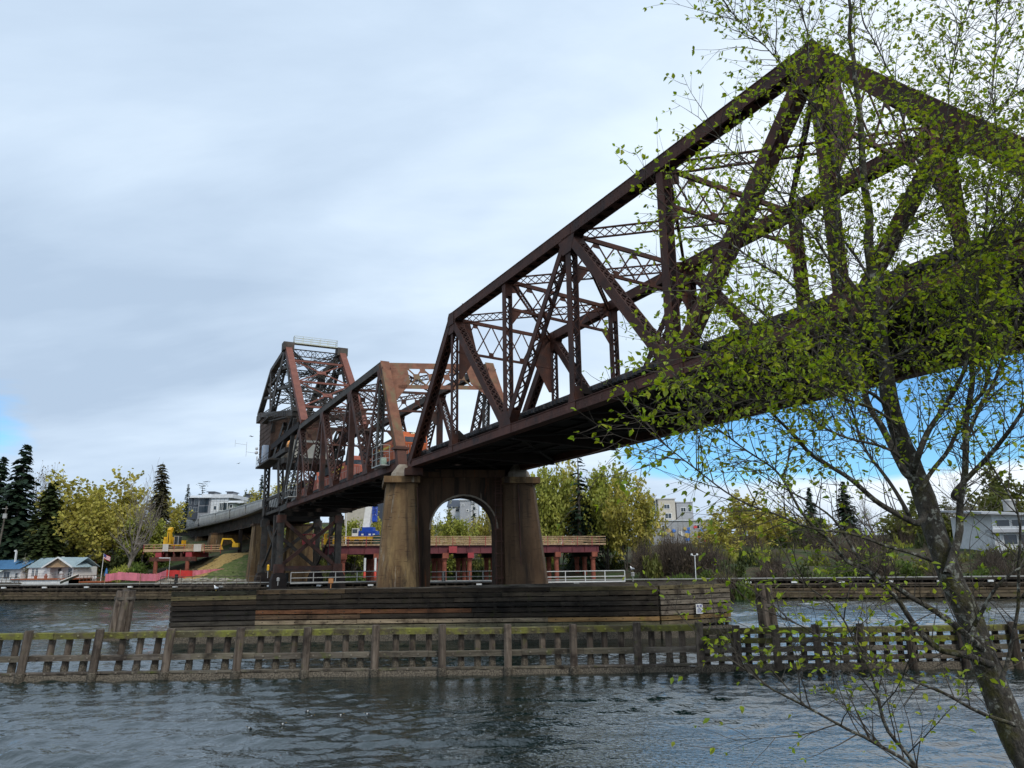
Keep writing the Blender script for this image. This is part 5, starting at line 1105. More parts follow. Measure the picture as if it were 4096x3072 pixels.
# ---------------------------------------------------------------- left work trestle
def deckrail(par, m2, a, b, z, n, h=1.35):
    for i in range(n + 1): p = V(a).lerp(V(b), i / n) + UP * z; m1 = MB(); m1.obox(p + UP * (h / 2 - .25), (.055, 0, 0), (0, .055, 0), UP * (h / 2 + .25)); m1.build('rail_post', M['redpaint'], par)
    for k in (1.0, .62, .30): m2.beam(V(a) + UP * (z + h * k), V(b) + UP * (z + h * k), UP, .13, .06)
lt = thing('work_trestle', 'short red-railed work platform on two rusty pipe piles below the hopper cars', 'work platform', tuple(atY(695, 2200, 166)), group='construction trestles'); A, B = atY(574, 2206, 165), atY(816, 2207, 165); zd = A.z; A.z = B.z = 0; D = V((0.1, 9, 0))
m = MB(); m.prism([A + UP * (zd - .15), B + UP * (zd - .15), B + D + UP * (zd - .15), A + D + UP * (zd - .15)], UP * .3); m.beam(A - V((0, .1, 0)) + UP * (zd + .15), B - V((0, .1, 0)) + UP * (zd + .15), UP, .5, .15); m.build('deck', M['woodrail'], lt)
m2 = MB(); deckrail(lt, m2, A, B, zd, 6); deckrail(lt, m2, A + D, B + D, zd, 6); m2.build('rails', M['woodrail'], lt)
m = MB(); 
for f in (.25, .75): c = A.lerp(B, f) + UP * (zd - .75); m.obox(c + D * .5, (.65, 0, 0), D * .5, UP * .5)
m.build('red_girder', M['redpaint'], lt)
m = MB()
for f in (.38, .5, .62): c = A.lerp(B, f) + UP * (zd - .75); m.obox(c + D * .5, (.2, 0, 0), D * .48, UP * .5)
m.beam(A.lerp(B, .12) + UP * (zd - 1.65), A.lerp(B, .88) + UP * (zd - 1.65), UP, .85, .7); m.build('cap_beam', M['rust_chord'], lt)
for f in (.22, .74):
    c = A.lerp(B, f); m = MB(); m.tube([c + UP * (-1), c + UP * (zd - 2.1)], .42, 12); m.build('pipe_pile', M['rustpipe'], lt)
# placards leaning on the railing
for x, lb in ((790, 'pale placard hung on the right end of the red-railed platform'), (662, 'pale placard hung on the railing left of the big yellow excavator')):
    c = atY(x, 2191, 164.7); m = MB(); m.obox(c, (.8 if x > 700 else .6, 0, 0), (0, .04, 0), UP * .75); tag(m.build('placard', flat('placard_paper', (0.6, 0.55, 0.48))), lb, 'placard', 'placards on the platform')
# big excavator
E0 = atY(694, 2205, 169); E0.z = zd + .16
ex = thing('excavator', 'big yellow excavator with its boom raised, parked on the red-railed platform', 'excavator', tuple(E0), group='yellow excavators')
x0, y0, z0 = E0
for sx in (-1.15, 1.15):
    m = MB(); m.prism([(x0 + sx - .3, y0 - 2 + a, z0 + b) for a, b in ((.2, 0), (3.8, 0), (4.1, .4), (3.8, .85), (.2, .85), (-.1, .4))], (.6, 0, 0)); m.build('track', M['lblack'], ex)
m = MB(); m.box(x0 - 1.6, x0 + 0.1, y0 - 1.8, y0 + 2.2, z0 + 1.0, z0 + 2.3); m.box(x0 - 1.5, x0 - .4, y0 - 1.9, y0 + 2, z0 + 2.3, z0 + 2.9); m.box(x0 - 1.6, x0 + 1.6, y0 + .6, y0 + 2.3, z0 + 1.0, z0 + 2.2); m.box(x0 + .1, x0 + 1.6, y0 - 1.8, y0 + .6, z0 + 1.0, z0 + 1.3); m.build('house', M['yellow'], ex)
m = MB(); m.box(x0 + .75, x0 + 1.65, y0 - 1.75, y0 - .2, z0 + 1.31, z0 + 2.95); m.build('cab', M['glass'], ex)
m = MB(); m.tint(1); m.box(x0 + .72, x0 + 1.68, y0 - 1.78, y0 - .17, z0 + 2.96, z0 + 3.05); 
for a in (.74, 1.62): m.box(x0 + a - .05, x0 + a + .05, y0 - 1.8, y0 - 1.7, z0 + 1.3, z0 + 2.96)
m.build('cab_frame', M['galv'], ex)
m = MB(); m.prism([(x0 - .05, y0 - 1.2 + a, z0 + b) for a, b in ((0, 1.4), (-.9, 2.6), (-2.2, 4.5), (-2.6, 4.3), (-1.6, 2.3), (-.7, 1.2))], (.62, 0, 0)); m.build('boom', M['yellow'], ex)
m = MB(); m.prism([(x0 - .1, y0 - 3.3 + a, z0 + b) for a, b in ((.2, 4.7), (.8, 4.9), (1.2, 4.4), (.5, 3.6), (.25, .9), (-.1, .9), (-.3, 3.8))], (.7, 0, 0)); m.build('stick', M['yellow'], ex)
m = MB(); m.tube([(x0 + .25, y0 - 3.6, z0 + 1.6), (x0 + .25, y0 - 3.5, z0 + 4.2)], .09, 6); m.box(x0 - .05, x0 + .6, y0 - 3.7, y0 - 2.9, z0 + .3, z0 + 1.1); m.build('bucket_linkage', M['lblack'], ex)
# small digger under the viaduct
E1 = atY(905, 2200, 176); x0, y0, z0 = E1
dg = thing('excavator', 'small yellow digger with a bent arm on the gravel under the viaduct', 'excavator', tuple(E1), group='yellow excavators')
m = MB(); m.beam((x0 - .9, y0, z0 + 2.5), (x0 + 1.2, y0, z0 + 2.4), (0, 1, 0), .3, .34); m.beam((x0 + 1.1, y0, z0 + 2.35), (x0 + 2.0, y0, z0 + 1.2), (0, 1, 0), .3, .34); m.build('boom', M['yellow'], dg)
m = MB(); m.beam((x0 - .9, y0, z0 + 2.6), (x0 - 1.3, y0, z0 + .6), (0, 1, 0), .25, .3); m.prism([(x0 - 1.6, y0 - .3, z0 + .1), (x0 - .8, y0 - .3, z0 + .1), (x0 - 1.1, y0 - .3, z0 + .9)], (0, .6, 0)); m.build('stick', M['yellow'], dg)
m = MB(); m.box(x0 + 1.5, x0 + 2.9, y0 - .7, y0 + .7, z0 + .6, z0 + 1.5); m.build('house', M['yellow'], dg)
m = MB(); m.box(x0 + .9, x0 + 3.0, y0 - .9, y0 + .9, z0, z0 + .55); m.build('tracks', M['lblack'], dg)
# lamp post and pink fence
a, b = atY(674, 2300, 156), atY(681, 2232, 156); lp = thing('lamp_post', 'grey lamp post with one arm in front of the red-railed platform', 'lamp post', tuple(a)); m = MB(); m.tube([a - UP, b], .07, 6); m.build('post', M['galv'], lp); m = MB(); m.beam(b, b - V((2.2, 0, -.05)), UP, .14, .2); m.build('lamp_arm', M['white'], lp)
sf = thing('silt_fence', 'pink and red silt fence strung along the foot of the bank below the work platform', 'silt fence', tuple(atY(650, 2315, 158)))
pts = [(420, 2320, 158), (470, 2313, 158), (560, 2318, 158.2), (625, 2318, 158.4), (665, 2303, 159), (720, 2304, 159.5), (770, 2305, 160), (830, 2300, 161), (880, 2298, 162), (920, 2295, 163)]
m = MB(); m.smooth = False; pk = [atY(*p) for p in pts]
for i, (a, b) in enumerate(zip(pk, pk[1:])):
    for k in range(6):
        p, q = a.lerp(b, k / 6), a.lerp(b, (k + 1) / 6); o1, o2 = V((0, .15 * sin(i * 4 + k * 2.1), 0)), V((0, .15 * sin(i * 4 + (k + 1) * 2.1), 0)); v = rnd.uniform(.85, 1.1); c = (0.62, 0.05, 0.045) if 4 <= i <= 5 else (0.66, 0.20, 0.25); m.tint(*[x * v for x in c]); hh = 1.15 if i != 1 else 1.25
        m.prism([p + o1 - UP * .3, q + o2 - UP * .3, q + o2 + UP * (hh - .1 * abs(sin(k))), p + o1 + UP * hh], (0, .02, 0))
m.build('fabric', flat('silt_fabric', (1, 1, 1), 0.9), sf)
m = MB()
for a in pk: m.beam(a - UP, a + UP * 1.35, (1, 0, 0), .08, .08)
m.build('stakes', M['woodrail'], sf)
# straw and grass on the slope, rocks at the water's edge
def drape(name, corners, nx, ny, dz, mat, jag=0.0):
    a, b, c, d = [V(p) for p in corners]; m = MB(); m.smooth = True; vs = []
    for j in range(ny + 1):
        for i in range(nx + 1):
            u, v = i / nx, j / ny; p = a.lerp(b, u).lerp(d.lerp(c, u), v)
            k = jag * noise.noise(V((p.x * .8, p.y * .8, 0))); p.x += k; p.y += k * .6
            vs.append((p.x, p.y, terrain(p.x, p.y) + dz + .08 * noise.noise(V((p.x * 2, p.y * 2, 5)))))
    m.add(vs, [(j * (nx + 1) + i, j * (nx + 1) + i + 1, (j + 1) * (nx + 1) + i + 1, (j + 1) * (nx + 1) + i) for j in range(ny) for i in range(nx)])
    return tag(m.build(name, mat), kind='stuff')
tag(drape('straw_mulch', [(-68, 157.5, 0), (-64, 157, 0), (-56, 176, 0), (-63, 176, 0)], 16, 26, .18, pmat('yellow_straw', (0.20, 0.13, 0.045), (0.42, 0.29, 0.10), 3, rough=1, bump=.8, bscale=8), 1.2), 'yellow straw spread down the slope beside the work platform', 'straw')
tag(drape('bank_grass', [(-64, 156, 0), (-52, 153, 0), (-50, 172, 0), (-58, 174, 0)], 16, 20, .14, pmat('bank_grass', (0.05, 0.075, 0.018), (0.13, 0.15, 0.045), 1.5, rough=1, bump=.8, bscale=8, spots=[((0.20, 0.16, 0.09), .8, .55, .7)]), 1.0), 'patchy green grass on the slope by the viaduct pier', 'grass')
m = MB(); rn = random.Random(8)
for i in range(420):
    f = rn.random(); x = -72 + 22 * f; d = rn.uniform(6.5, 13); y = wallY(x) + d; z = terrain(x, y); r = rn.uniform(.25, .6); v = rn.uniform(.6, 1.15); m.tint(v, v * .98, v * .92)
    m.loft([[(x + r * sx * (1 + rn.uniform(-.3, .3)), y + r * sy * (1 + rn.uniform(-.3, .3)), z + r * k) for sx, sy in ((-1, -.7), (.2, -1), (1, -.2), (.7, .8), (-.6, .9))] for k in (-.2, .35)] + [[(x + r * sx * .55, y + r * sy * .55, z + r * .75) for sx, sy in ((-1, -.7), (.2, -1), (1, -.2), (.7, .8), (-.6, .9))]])
tag(m.build('riprap', pmat('pale_rock', (0.22, 0.20, 0.17), (0.40, 0.37, 0.32), 1, rough=1)), 'pale rocks heaped along the water edge below the pink fence', 'rocks', kind='stuff')
# ---------------------------------------------------------------- right work trestle and crane
rt = thing('work_trestle', 'long red work trestle on rusty pipe piles seen behind and through the arch pier', 'work platform', (-6, 150, 9), group='construction trestles'); A, B = V((-33, 139, 0)), V((18.9, 160, 0)); zd = 9.35; X = (B - A).normalized(); D = V((-X.y, X.x, 0)) * 9; LL = (B - A).length
m = MB(); x = 0
while x < LL: v = rnd.uniform(.7, 1.1); m.tint(v); m.obox(A + X * (x + .7) + D * .5 + UP * zd, X * .68, D * .5, UP * (.14 + rnd.uniform(0, .04))); x += 1.4
m.build('deck', M['woodrail'], rt)
m2 = MB(); deckrail(rt, m2, A, B, zd + .15, 17); deckrail(rt, m2, A + D, B + D, zd + .15, 17); deckrail(rt, m2, B, B + D, zd + .15, 3); m2.build('rails', M['woodrail'], rt)
for k, o_ in enumerate((.06, .5, .94)):
    m = MB(); m.beam(A + D * o_ + UP * (zd - .95), B - X * 1.5 + D * o_ + UP * (zd - .95), UP, 1.35, .06)
    for dz in (-.66, .66): m.beam(A + D * o_ + UP * (zd - .95 + dz), B - X * 1.5 + D * o_ + UP * (zd - .95 + dz), UP, .08, .5)
    for i in range(20): m.obox(A + D * o_ + X * (LL * (i + .3) / 20) + UP * (zd - .95), X * .04, D.normalized() * .2, UP * .62)
    m.build('girder', M['plum'], rt)
bx = [2.5, 8.5, 14.5, 21.5, 26.5, 32.5, 38.3, 44.8, 53.0]
for x in bx:
    m = MB(); c = A + X * x; m.obox(c + D * .5 + UP * (zd - 2.05), X * .45, D * .53, UP * .42); m.build('cap_beam', M['dark'], rt)
    m = MB(); m.obox(c - D.normalized() * .3 + UP * (zd - 2.05), X * .6, D.normalized() * .2, UP * .5); m.build('red_bracket', M['redpaint'] if x in (26.5,) else M['rustpipe'], rt)
    for o_ in (.05, .55, .95):
        m = MB(); p = c + D * o_ + X * (.4 if o_ > .1 else 0); m.tube([p - UP * 3, p + UP * (zd - 2.5)], .46, 12); m.tube([p + UP * (zd - 3.0), p + UP * (zd - 2.48)], .60, 12); m.build('pipe_pile', M['rustpipe'], rt)
m = MB(); c = A + X * 23 + UP * (zd - 0.95); m.obox(c - D.normalized() * .15, X * .8, D.normalized() * .1, UP * .6); m.build('red_panel', M['redpaint'], rt)
# machinery on the trestle
cr = thing('mobile_crane', 'blue and white mobile crane with raised white boom left of the arch pier', 'crane', tuple(atY(1475, 2165, 150))); c = atY(1475, 2165, 150); z0 = zd + .2; x0, y0 = c.x, c.y
m = MB(); m.box(x0 - 4.5, x0 + 2.2, y0 - 1.3, y0 + 1.3, z0 + .9, z0 + 1.5); m.build('carrier', M['yellow'], cr)
m = MB()
for i in range(4):
    for y in (-1.3, 1.1): m.prism([(x0 - 3.8 + 1.7 * i + .55 * cos(k * PI / 6), y0 + y, z0 + .55 + .55 * sin(k * PI / 6)) for k in range(12)], (0, .3, 0))
m.build('wheels', M['rubber'], cr)
m = MB(); m.box(x0 - 1.7, x0 + 1.75, y0 - 1.5, y0 + 1.5, z0 + 1.6, z0 + 2.6); m.box(x0 - 1.1, x0 + 1.0, y0 - 1.3, y0 + 1.3, z0 + 2.6, z0 + 3.3); m.tint(.7); 
for i in range(5): m.box(x0 - 1.5 + .65 * i, x0 - 1.1 + .65 * i, y0 - 1.54, y0 - 1.5, z0 + 1.8, z0 + 2.4)
m.build('superstructure', M['blue'], cr)
m = MB(); m.box(x0 - 3.0, x0 - 1.8, y0 - 1.5, y0, z0 + 1.6, z0 + 3.1); m.build('cab', M['white'], cr); m = MB(); m.box(x0 - 2.9, x0 - 1.95, y0 - 1.53, y0 - 1.5, z0 + 2.2, z0 + 2.95); m.build('cab_window', M['glass'], cr)
m = MB(); m.beam((x0 - .7, y0 + .5, z0 + 2.8), (x0 - .1, y0 + 3.2, 22), (1, 0, 0), 1.25, 1.2); m.beam((x0 - .35, y0 + 2.2, 18), (x0 + .3, y0 + 5, 30), (1, 0, 0), 1.0, .95); m.build('boom', M['white'], cr)
m = MB(); m.laced((x0 + .75, y0 + 1.5, 14.0), (x0 + .6, y0 + 3, 22), (1, 0, 0), .9, .8, .12, .6, .12, double=True); m.build('lattice_jib', M['blue'], cr)
m = MB(); m.tint(1)
for dx_ in (-1.2, .2, 1.0): m.box(x0 + dx_, x0 + dx_ + .45, y0 - 1.56, y0 - 1.51, z0 + 1.75, z0 + 2.05)
m.build('data_plates', M['white'], cr)
q = atY(1530, 2160, 149); m = MB(); m.box(q.x - 1.6, q.x + 1.3, q.y - 1, q.y + 1, zd + .2, zd + 2.0); 
for i in range(8): m.box(q.x - 1.5 + i * .36, q.x - 1.4 + i * .36, q.y - 1.06, q.y - 1, zd + .3, zd + 1.9)
tag(m.build('site_container', flat('dark_green_paint', (0.02, 0.06, 0.045))), 'dark green container beside the crane, partly behind the arch pier', 'container')
for x, lb, col, w in ((1325, 'yellow machine on the red trestle behind the tower bracing', 'yellow', 1.2), (1235, 'red and yellow equipment crate far left on the red trestle', 'redpaint', 1.0)):
    q = atY(x, 2165, 143); m = MB(); m.box(q.x - w, q.x + w, q.y - .8, q.y + .8, zd + .2, zd + 1.2); m.box(q.x - w, q.x - w + .2, q.y - .8, q.y + .8, zd + 1.2, zd + 2.0); m.box(q.x + w - .2, q.x + w, q.y - .8, q.y + .8, zd + 1.2, zd + 2.0); m.box(q.x - w, q.x + w, q.y - .8, q.y + .8, zd + 2.0, zd + 2.12); tag(m.build('site_equipment', M[col]), lb, 'equipment', 'equipment on the trestle')
a, b = atY(1383, 2165, 146), atY(1386, 2045, 146); m = MB(); m.tube([(a.x, a.y, zd), b], .10, 6); tag(m.build('white_mast', M['white']), 'slim white mast left of the crane boom', 'mast')
for x in (1458, 1500): 
    q = atY(x, 2300, 140); m = MB(); m.tint(1, .12, .08); m.tube([(q.x, q.y, 3.6), (q.x, q.y, 4.6)], .22, 8); m.tint(1); m.tube([(q.x, q.y, 4.6), (q.x, q.y, 7)], .2, 8); tag(m.build('striped_pile', M['white']), 'white and red pile under the trestle, %s of two left of the arch pier' % ('left one' if x < 1480 else 'right one'), 'pile', 'white and red piles')
# a worker's orange vest and the small lights on the fender
def signal(label, px, py, Y, h, col, zb_=3.7):
    q = atY(px, py, Y); t_ = thing('navigation_light', label, 'light', (q.x, q.y, q.z), group='navigation lights'); m = MB(); m.tube([q, q + UP * h * .6], .05, 6); m.build('post', M['galv'], t_); m = MB(); m.lathe(q + UP * h * .55, [(0, 0), (.18, 0), (.18, h * .3), (.22, h * .32), (.12, h * .42), (0, h * .45)], 10); m.build('lantern', col, t_)
signal('grey lantern on the walkway below the right tower leg', 1111, 2342, 100, 1.0, M['galv'])
signal('white lantern with a gull on it, right of the white handrail', 2532, 2326, 80, 0.95, M['galv'])
signal('yellow topped signal post at the foot of the lattice tower', 1070, 2312, 118, 2.0, M['yellow'])
q = atY(1324, 2323, 82); m = MB(); m.obox(q, (.24, 0, 0), (0, .1, 0), UP * .24); m.beam(q - UP * .8, q, (1, 0, 0), .08, .08); tag(m.build('warning_box', flat('rusty_orange', (0.5, 0.22, 0.08))), 'small orange box on the handrail left of the arch pier', 'box')
q = atY(2783, 2326, 92); lp = thing('lamp_post', 'slim pole with white globes behind the right end of the fender', 'lamp post', tuple(q)); t_ = atY(2779, 2222, 92); m = MB(); m.tube([q - UP * 2, t_], .05, 6); m.build('post', M['white'], lp)
for dx_ in (-.35, .28): m = MB(); m.ball((t_.x + dx_, t_.y, t_.z + .1), .14, n=8); m.build('globe', M['white'], lp)
m = MB(); m.beam(t_ - V((.35, 0, 0)), t_ + V((.3, 0, 0)), UP, .05, .05); m.build('arm', M['white'], lp)
# ---------------------------------------------------------------- buildings on the hill
def block(par, name, x0, x1, y0, y1, z0, z1, mat): m = MB(); m.box(x0, x1, y0, y1, z0, z1); return m.build(name, mat, par)
def wins(par, specs, y, glass='glass', frame='white', gl=None):
    for (x, z, w, h, n) in specs:
        m = MB(); m.box(x - w / 2 - .1, x + w / 2 + .1, y - .1, y - .01, z - h / 2 - .1, z + h / 2 + .1); f = m.build('window', M[frame], par)
        m = MB(); 
        for i in range(n): m.box(x - w / 2 + w * i / n + .05, x - w / 2 + w * (i + 1) / n - .05, y - .13, y - .09, z - h / 2 + .05, z + h / 2 - .05)
        m.build('pane', M[glass], f)
M['charcoal'] = flat('charcoal_siding', (0.055, 0.065, 0.085), 0.7); M['panel'] = flat('white_panel', (0.68, 0.70, 0.72), 0.6); M['sage'] = flat('sage_siding', (0.28, 0.32, 0.28), 0.7); M['lgrey'] = flat('light_grey_siding', (0.40, 0.41, 0.43), 0.7); M['beige'] = flat('beige_siding', (0.55, 0.50, 0.42), 0.7); M['window_grey'] = flat('grey_frame', (0.25, 0.26, 0.28), 0.6)
f3 = lambda x, y: (700 + .315 * x, 1900 + .315 * y)
def wx(x, Y, y=200): return atY(*f3(x, y), Y).x
def wz(y, Y, x=400): return atY(*f3(x, y), Y).z
Y = 240; ap = thing('apartment_block', 'apartment block with charcoal left wing and white panelled right wing above the hopper cars', 'building', (wx(450, Y), Y, wz(540, Y)), group='buildings on the hill')
zb0 = wz(560, Y); block(ap, 'charcoal_wing', wx(183, Y), wx(335, Y), Y, Y + 12, zb0, wz(290, Y), M['charcoal']); block(ap, 'bay_wing', wx(335, Y), wx(482, Y), Y - 1.5, Y + 12, zb0, wz(300, Y), M['window_grey']); block(ap, 'white_wing', wx(482, Y), wx(700, Y), Y - 1, Y + 12, zb0, wz(300, Y), M['panel'])
m = MB(); m.box(wx(175, Y), wx(345, Y), Y - 1, Y + 12.5, wz(290, Y), wz(283, Y)); m.box(wx(335, Y), wx(500, Y), Y - 2.4, Y + 12.5, wz(298, Y), wz(288, Y)); m.box(wx(490, Y), wx(765, Y), Y - 1.6, Y + 12.6, wz(298, Y), wz(252, Y)); m.box(wx(325, Y), wx(450, Y), Y + 1, Y + 9, wz(283, Y), wz(240, Y)); m.box(wx(205, Y), wx(325, Y), Y - .4, Y, wz(283, Y), wz(260, Y)); m.build('roof_parapet', M['panel'], ap)
for a, b, t1, t2 in ((360, 450, 240, 205), (600, 685, 252, 208)): block(ap, 'stair_head', wx(a, Y), wx(b, Y), Y + 4, Y + 8, wz(t1, Y), wz(t2, Y), M['window_grey']); m = MB(); m.box(wx(a - 5, Y), wx(b + 5, Y), Y + 3, Y + 9, wz(t2, Y), wz(t2 - 8, Y)); m.build('stair_roof', M['charcoal'], ap)
wins(ap, [(wx(208, Y), wz(335, Y), 1.4 * .5, 1.6, 1), (wx(292, Y), wz(335, Y), 1.5, 2.0, 3), (wx(280, Y), wz(437, Y), 1.4, 1.4, 2), (wx(216, Y), wz(420, Y), .5, 1.0, 1)], Y, frame='window_grey'); wins(ap, [(wx(395, Y), wz(340, Y), 2.0, 2.1, 4), (wx(445, Y), wz(340, Y), .9, 2.0, 1), (wx(390, Y), wz(440, Y), 2.0, 1.8, 3), (wx(440, Y), wz(437, Y), .8, 1.9, 1)], Y - 1.5, frame='charcoal'); wins(ap, [(wx(541, Y), wz(422, Y), .95, 1.2, 1)], Y - 1)
m = MB()
for x in (520, 556, 600, 650): m.box(wx(x, Y) - .03, wx(x, Y) + .03, Y - 1.04, Y - 1, zb0, wz(300, Y))
for y in (340, 385, 470): m.box(wx(482, Y), wx(700, Y), Y - 1.03, Y - 1, wz(y, Y) - .03, wz(y, Y) + .03)
m.build('panel_joints', M['window_grey'], ap)
Y = 228; s2 = thing('apartment_block', 'low sage green apartment block in front of the white panelled wing', 'building', (wx(680, Y), Y, wz(500, Y)), group='buildings on the hill'); zb0 = wz(520, Y); block(s2, 'walls', wx(570, Y), wx(770, Y), Y, Y + 8, zb0, wz(360, Y), M['sage']); m = MB(); m.box(wx(565, Y), wx(790, Y), Y - .8, Y + 8.5, wz(360, Y), wz(350, Y)); m.box(wx(640, Y), wx(835, Y), Y + 3, Y + 9, wz(350, Y), wz(320, Y)); m.build('roof', M['panel'], s2); m = MB(); m.box(wx(600, Y), wx(692, Y), Y - .9, Y, wz(470, Y), wz(362, Y)); m.build('bay', M['window_grey'], s2); wins(s2, [(wx(628, Y), wz(408, Y), 1.5, 2.2, 3), (wx(670, Y), wz(408, Y), 1.0, 2.3, 1)], Y - .9); wins(s2, [(wx(726, Y), wz(402, Y), .8, .9, 1)], Y)
Y = 262; s3 = thing('apartment_block', 'grey stepped rooftops furthest right on the hill by the lattice tower', 'building', (wx(880, Y), Y, wz(420, Y)), group='buildings on the hill'); block(s3, 'walls', wx(760, Y), wx(955, Y), Y, Y + 10, wz(520, Y), wz(300, Y), M['lgrey']); block(s3, 'upper_storey', wx(865, Y), wx(945, Y), Y + 3, Y + 9, wz(300, Y), wz(245, Y), M['window_grey']); m = MB(); m.box(wx(770, Y), wx(985, Y), Y - 1, Y + 10.5, wz(300, Y), wz(292, Y)); m.box(wx(860, Y), wx(950, Y), Y + 2, Y + 10, wz(245, Y), wz(238, Y)); m.build('roof', M['charcoal'], s3); wins(s3, [(wx(890, Y), wz(330, Y), 1.6, 1.4, 2), (wx(935, Y), wz(330, Y), 1.2, 1.4, 1)], Y)
def simple(label, px0, px1, pyt, pyb, Y, mat, wn_, depth=10, roof=None, name='apartment_block', parap=None):
    a, b = atY(px0, pyt, Y), atY(px1, pyb, Y); t_ = thing(name, label, 'building', ((a.x + b.x) / 2, Y, b.z - 6), group='buildings on the hill'); block(t_, 'walls', a.x, b.x, Y, Y + depth, b.z - 6, a.z, mat)
    m = MB()
    if roof == 'gable': gable(m, a.x, b.x, Y, Y + depth, a.z, a.z + 2.2); m.build('roof', M['charcoal'], t_)
    else: m.box(a.x - .3, b.x + .3, Y - .3, Y + depth + .3, a.z, a.z + .3); m.build('roof', M[parap or 'panel'], t_)
    wins(t_, [(a.x + (b.x - a.x) * fx, a.z + (b.z - a.z) * fz, w, h, n) for fx, fz, w, h, n in wn_], Y)
    return t_
simple('charcoal building with white framed windows between crane boom and arch pier', 1478, 1600, 1990, 2090, 205, M['charcoal'], [(.13, .36, 1.6, 1.3, 2), (.13, .78, 1.6, 1.2, 2), (.62, .36, 1.6, 1.3, 2), (.62, .78, 1.6, 1.2, 2)], parap='charcoal')
simple('beige corrugated shed roof just left of the white crane boom', 1380, 1462, 2026, 2050, 185, M['beige'], [], parap='beige', name='shed')
simple('grey gabled house seen at top left inside the pier arch', 1792, 1840, 2028, 2062, 215, M['panel'], [(.78, .35, 1.1, 1.0, 1)], roof='gable', name='house')
simple('tall pale grey house end at the top of the pier arch', 1840, 1880, 2002, 2092, 208, M['lgrey'], [(.3, .2, .5, .4, 1), (.75, .45, .5, .5, 1)])
simple('white building beside the pale grey house end in the pier arch', 1881, 1912, 2010, 2092, 212, M['panel'], [(.5, .3, .8, .8, 1), (.5, .6, .8, .8, 1)])
simple('white townhouse glimpsed at the right side of the pier arch', 1938, 1975, 2022, 2092, 214, M['panel'], [(.4, .3, .7, .9, 1), (.4, .65, .7, .9, 1)])
simple('pale blue-white apartment end left of the black seam, above the mural wall', 2579, 2629, 1983, 2080, 222, M['panel'], [(.75, .74, 1.0, 1.6, 1), (.75, .3, 1.0, 1.4, 1)])
simple('beige apartment block with dark side, right of the pale blue-white one', 2632, 2704, 1997, 2082, 220, M['beige'], [(.5, .35, 1.6, 1.2, 2), (.55, .78, 1.8, 1.4, 2)])
simple('grey flat-roofed apartment block right of the beige one', 2705, 2775, 2010, 2082, 224, M['lgrey'], [(.4, .4, 1.4, 1.2, 2), (.8, .4, 1.0, 1.2, 1)])
mw = simple('low mural wall building with patches of yellow, blue and red', 2610, 2850, 2085, 2165, 212, M['lgrey'], [(.2, .3, 1.5, 1.0, 2), (.75, .3, 1.5, 1.0, 2)], name='mural_building')
m = MB(); rn = random.Random(3); a, b = atY(2615, 2100, 211.9), atY(2845, 2165, 211.9); cols = [(0.75, 0.55, 0.15), (0.75, 0.55, 0.15), (0.1, 0.25, 0.7), (0.75, 0.08, 0.08), (0.8, 0.8, 0.78), (0.85, 0.85, 0.15), (0.6, 0.45, 0.2)]
for i in range(26):
    x = a.x + (b.x - a.x) * rn.random(); z = b.z + (a.z - b.z) * rn.random(); w = rn.uniform(.3, .9); m.tint(*rn.choice(cols)); y = 211.82 - .004 * i; m.prism([(x + w * cos(k * PI / 4 + .3) * rn.uniform(.7, 1.1), y, z + w * .8 * sin(k * PI / 4 + .3) * rn.uniform(.7, 1.1)) for k in range(8)], (0, .003, 0))
m.build('mural', flat('mural_paint', (1, 1, 1), .7), mw)
simple('small white house roofed among trees above the last hopper car', 650, 735, 2062, 2090, 262, M['panel'], [(.5, .6, 1, .8, 1)], roof='gable', name='house')
# long low building at the right edge
Y = 150; a = atY(3900, 2050, Y); b = atY(4180, 2182, Y); mo = thing('long_low_building', 'long low white building with bands of dark windows behind the trunk at the right edge', 'building', ((a.x + b.x) / 2, Y, b.z - 5), group='buildings on the hill')
block(mo, 'walls', a.x + 3, b.x, Y, Y + 14, b.z - 5, a.z - .3, M['panel']); m = MB(); m.prism([(a.x, Y - 2, a.z - .4), (b.x, Y - 2, a.z - .9), (b.x, Y + 14, a.z + .6), (a.x, Y + 14, a.z + 1)], UP * .35); m.box(a.x + 2, b.x, Y - 1.4, Y + 1, a.z - 3.9, a.z - 3.3); m.build('roof', M['lgrey'], mo); m = MB(); m.lathe((atY(4040, 2040, Y + 6).x, Y + 6, a.z + .5), [(0, 0), (1.1, 0), (1.1, 2.0), (1.3, 2.05), (1.2, 2.3), (0, 2.4)], 12); m.build('roof_vent', M['galv'], mo)
wins(mo, [(a.x + 5 + 3 * i, a.z - 2.1, 2.6, 1.3, 1) for i in range(4)] + [(a.x + 6 + 3 * i, a.z - 5.2, 2.6, 1.9, 1) for i in range(4)], Y)
# ---------------------------------------------------------------- trees of the far bank
def leafmat(name, a, b, tr=(0.35, (1.1, 1.1, 0.7))): return pmat(name, a, b, 0.8, rough=0.65, spec=0.25, trans=tr, detail=2)
M['bark'] = pmat('grey_bark', (0.05, 0.042, 0.034), (0.12, 0.105, 0.088), 3, rough=0.95)
M['brownbark'] = pmat('brown_bark', (0.05, 0.037, 0.027), (0.12, 0.092, 0.07), 3, rough=0.95)
M['palebark'] = pmat('pale_bark', (0.14, 0.12, 0.10), (0.24, 0.21, 0.18), 3, rough=0.95)
M['l_yellow'] = leafmat('spring_maple_leaf', (0.30, 0.27, 0.055), (0.52, 0.46, 0.11))
M['l_lime'] = leafmat('lime_leaf', (0.24, 0.27, 0.05), (0.42, 0.43, 0.10))
M['l_olive'] = leafmat('olive_leaf', (0.10, 0.12, 0.03), (0.20, 0.20, 0.06))
M['l_green'] = leafmat('bush_leaf', (0.06, 0.10, 0.02), (0.14, 0.19, 0.04))
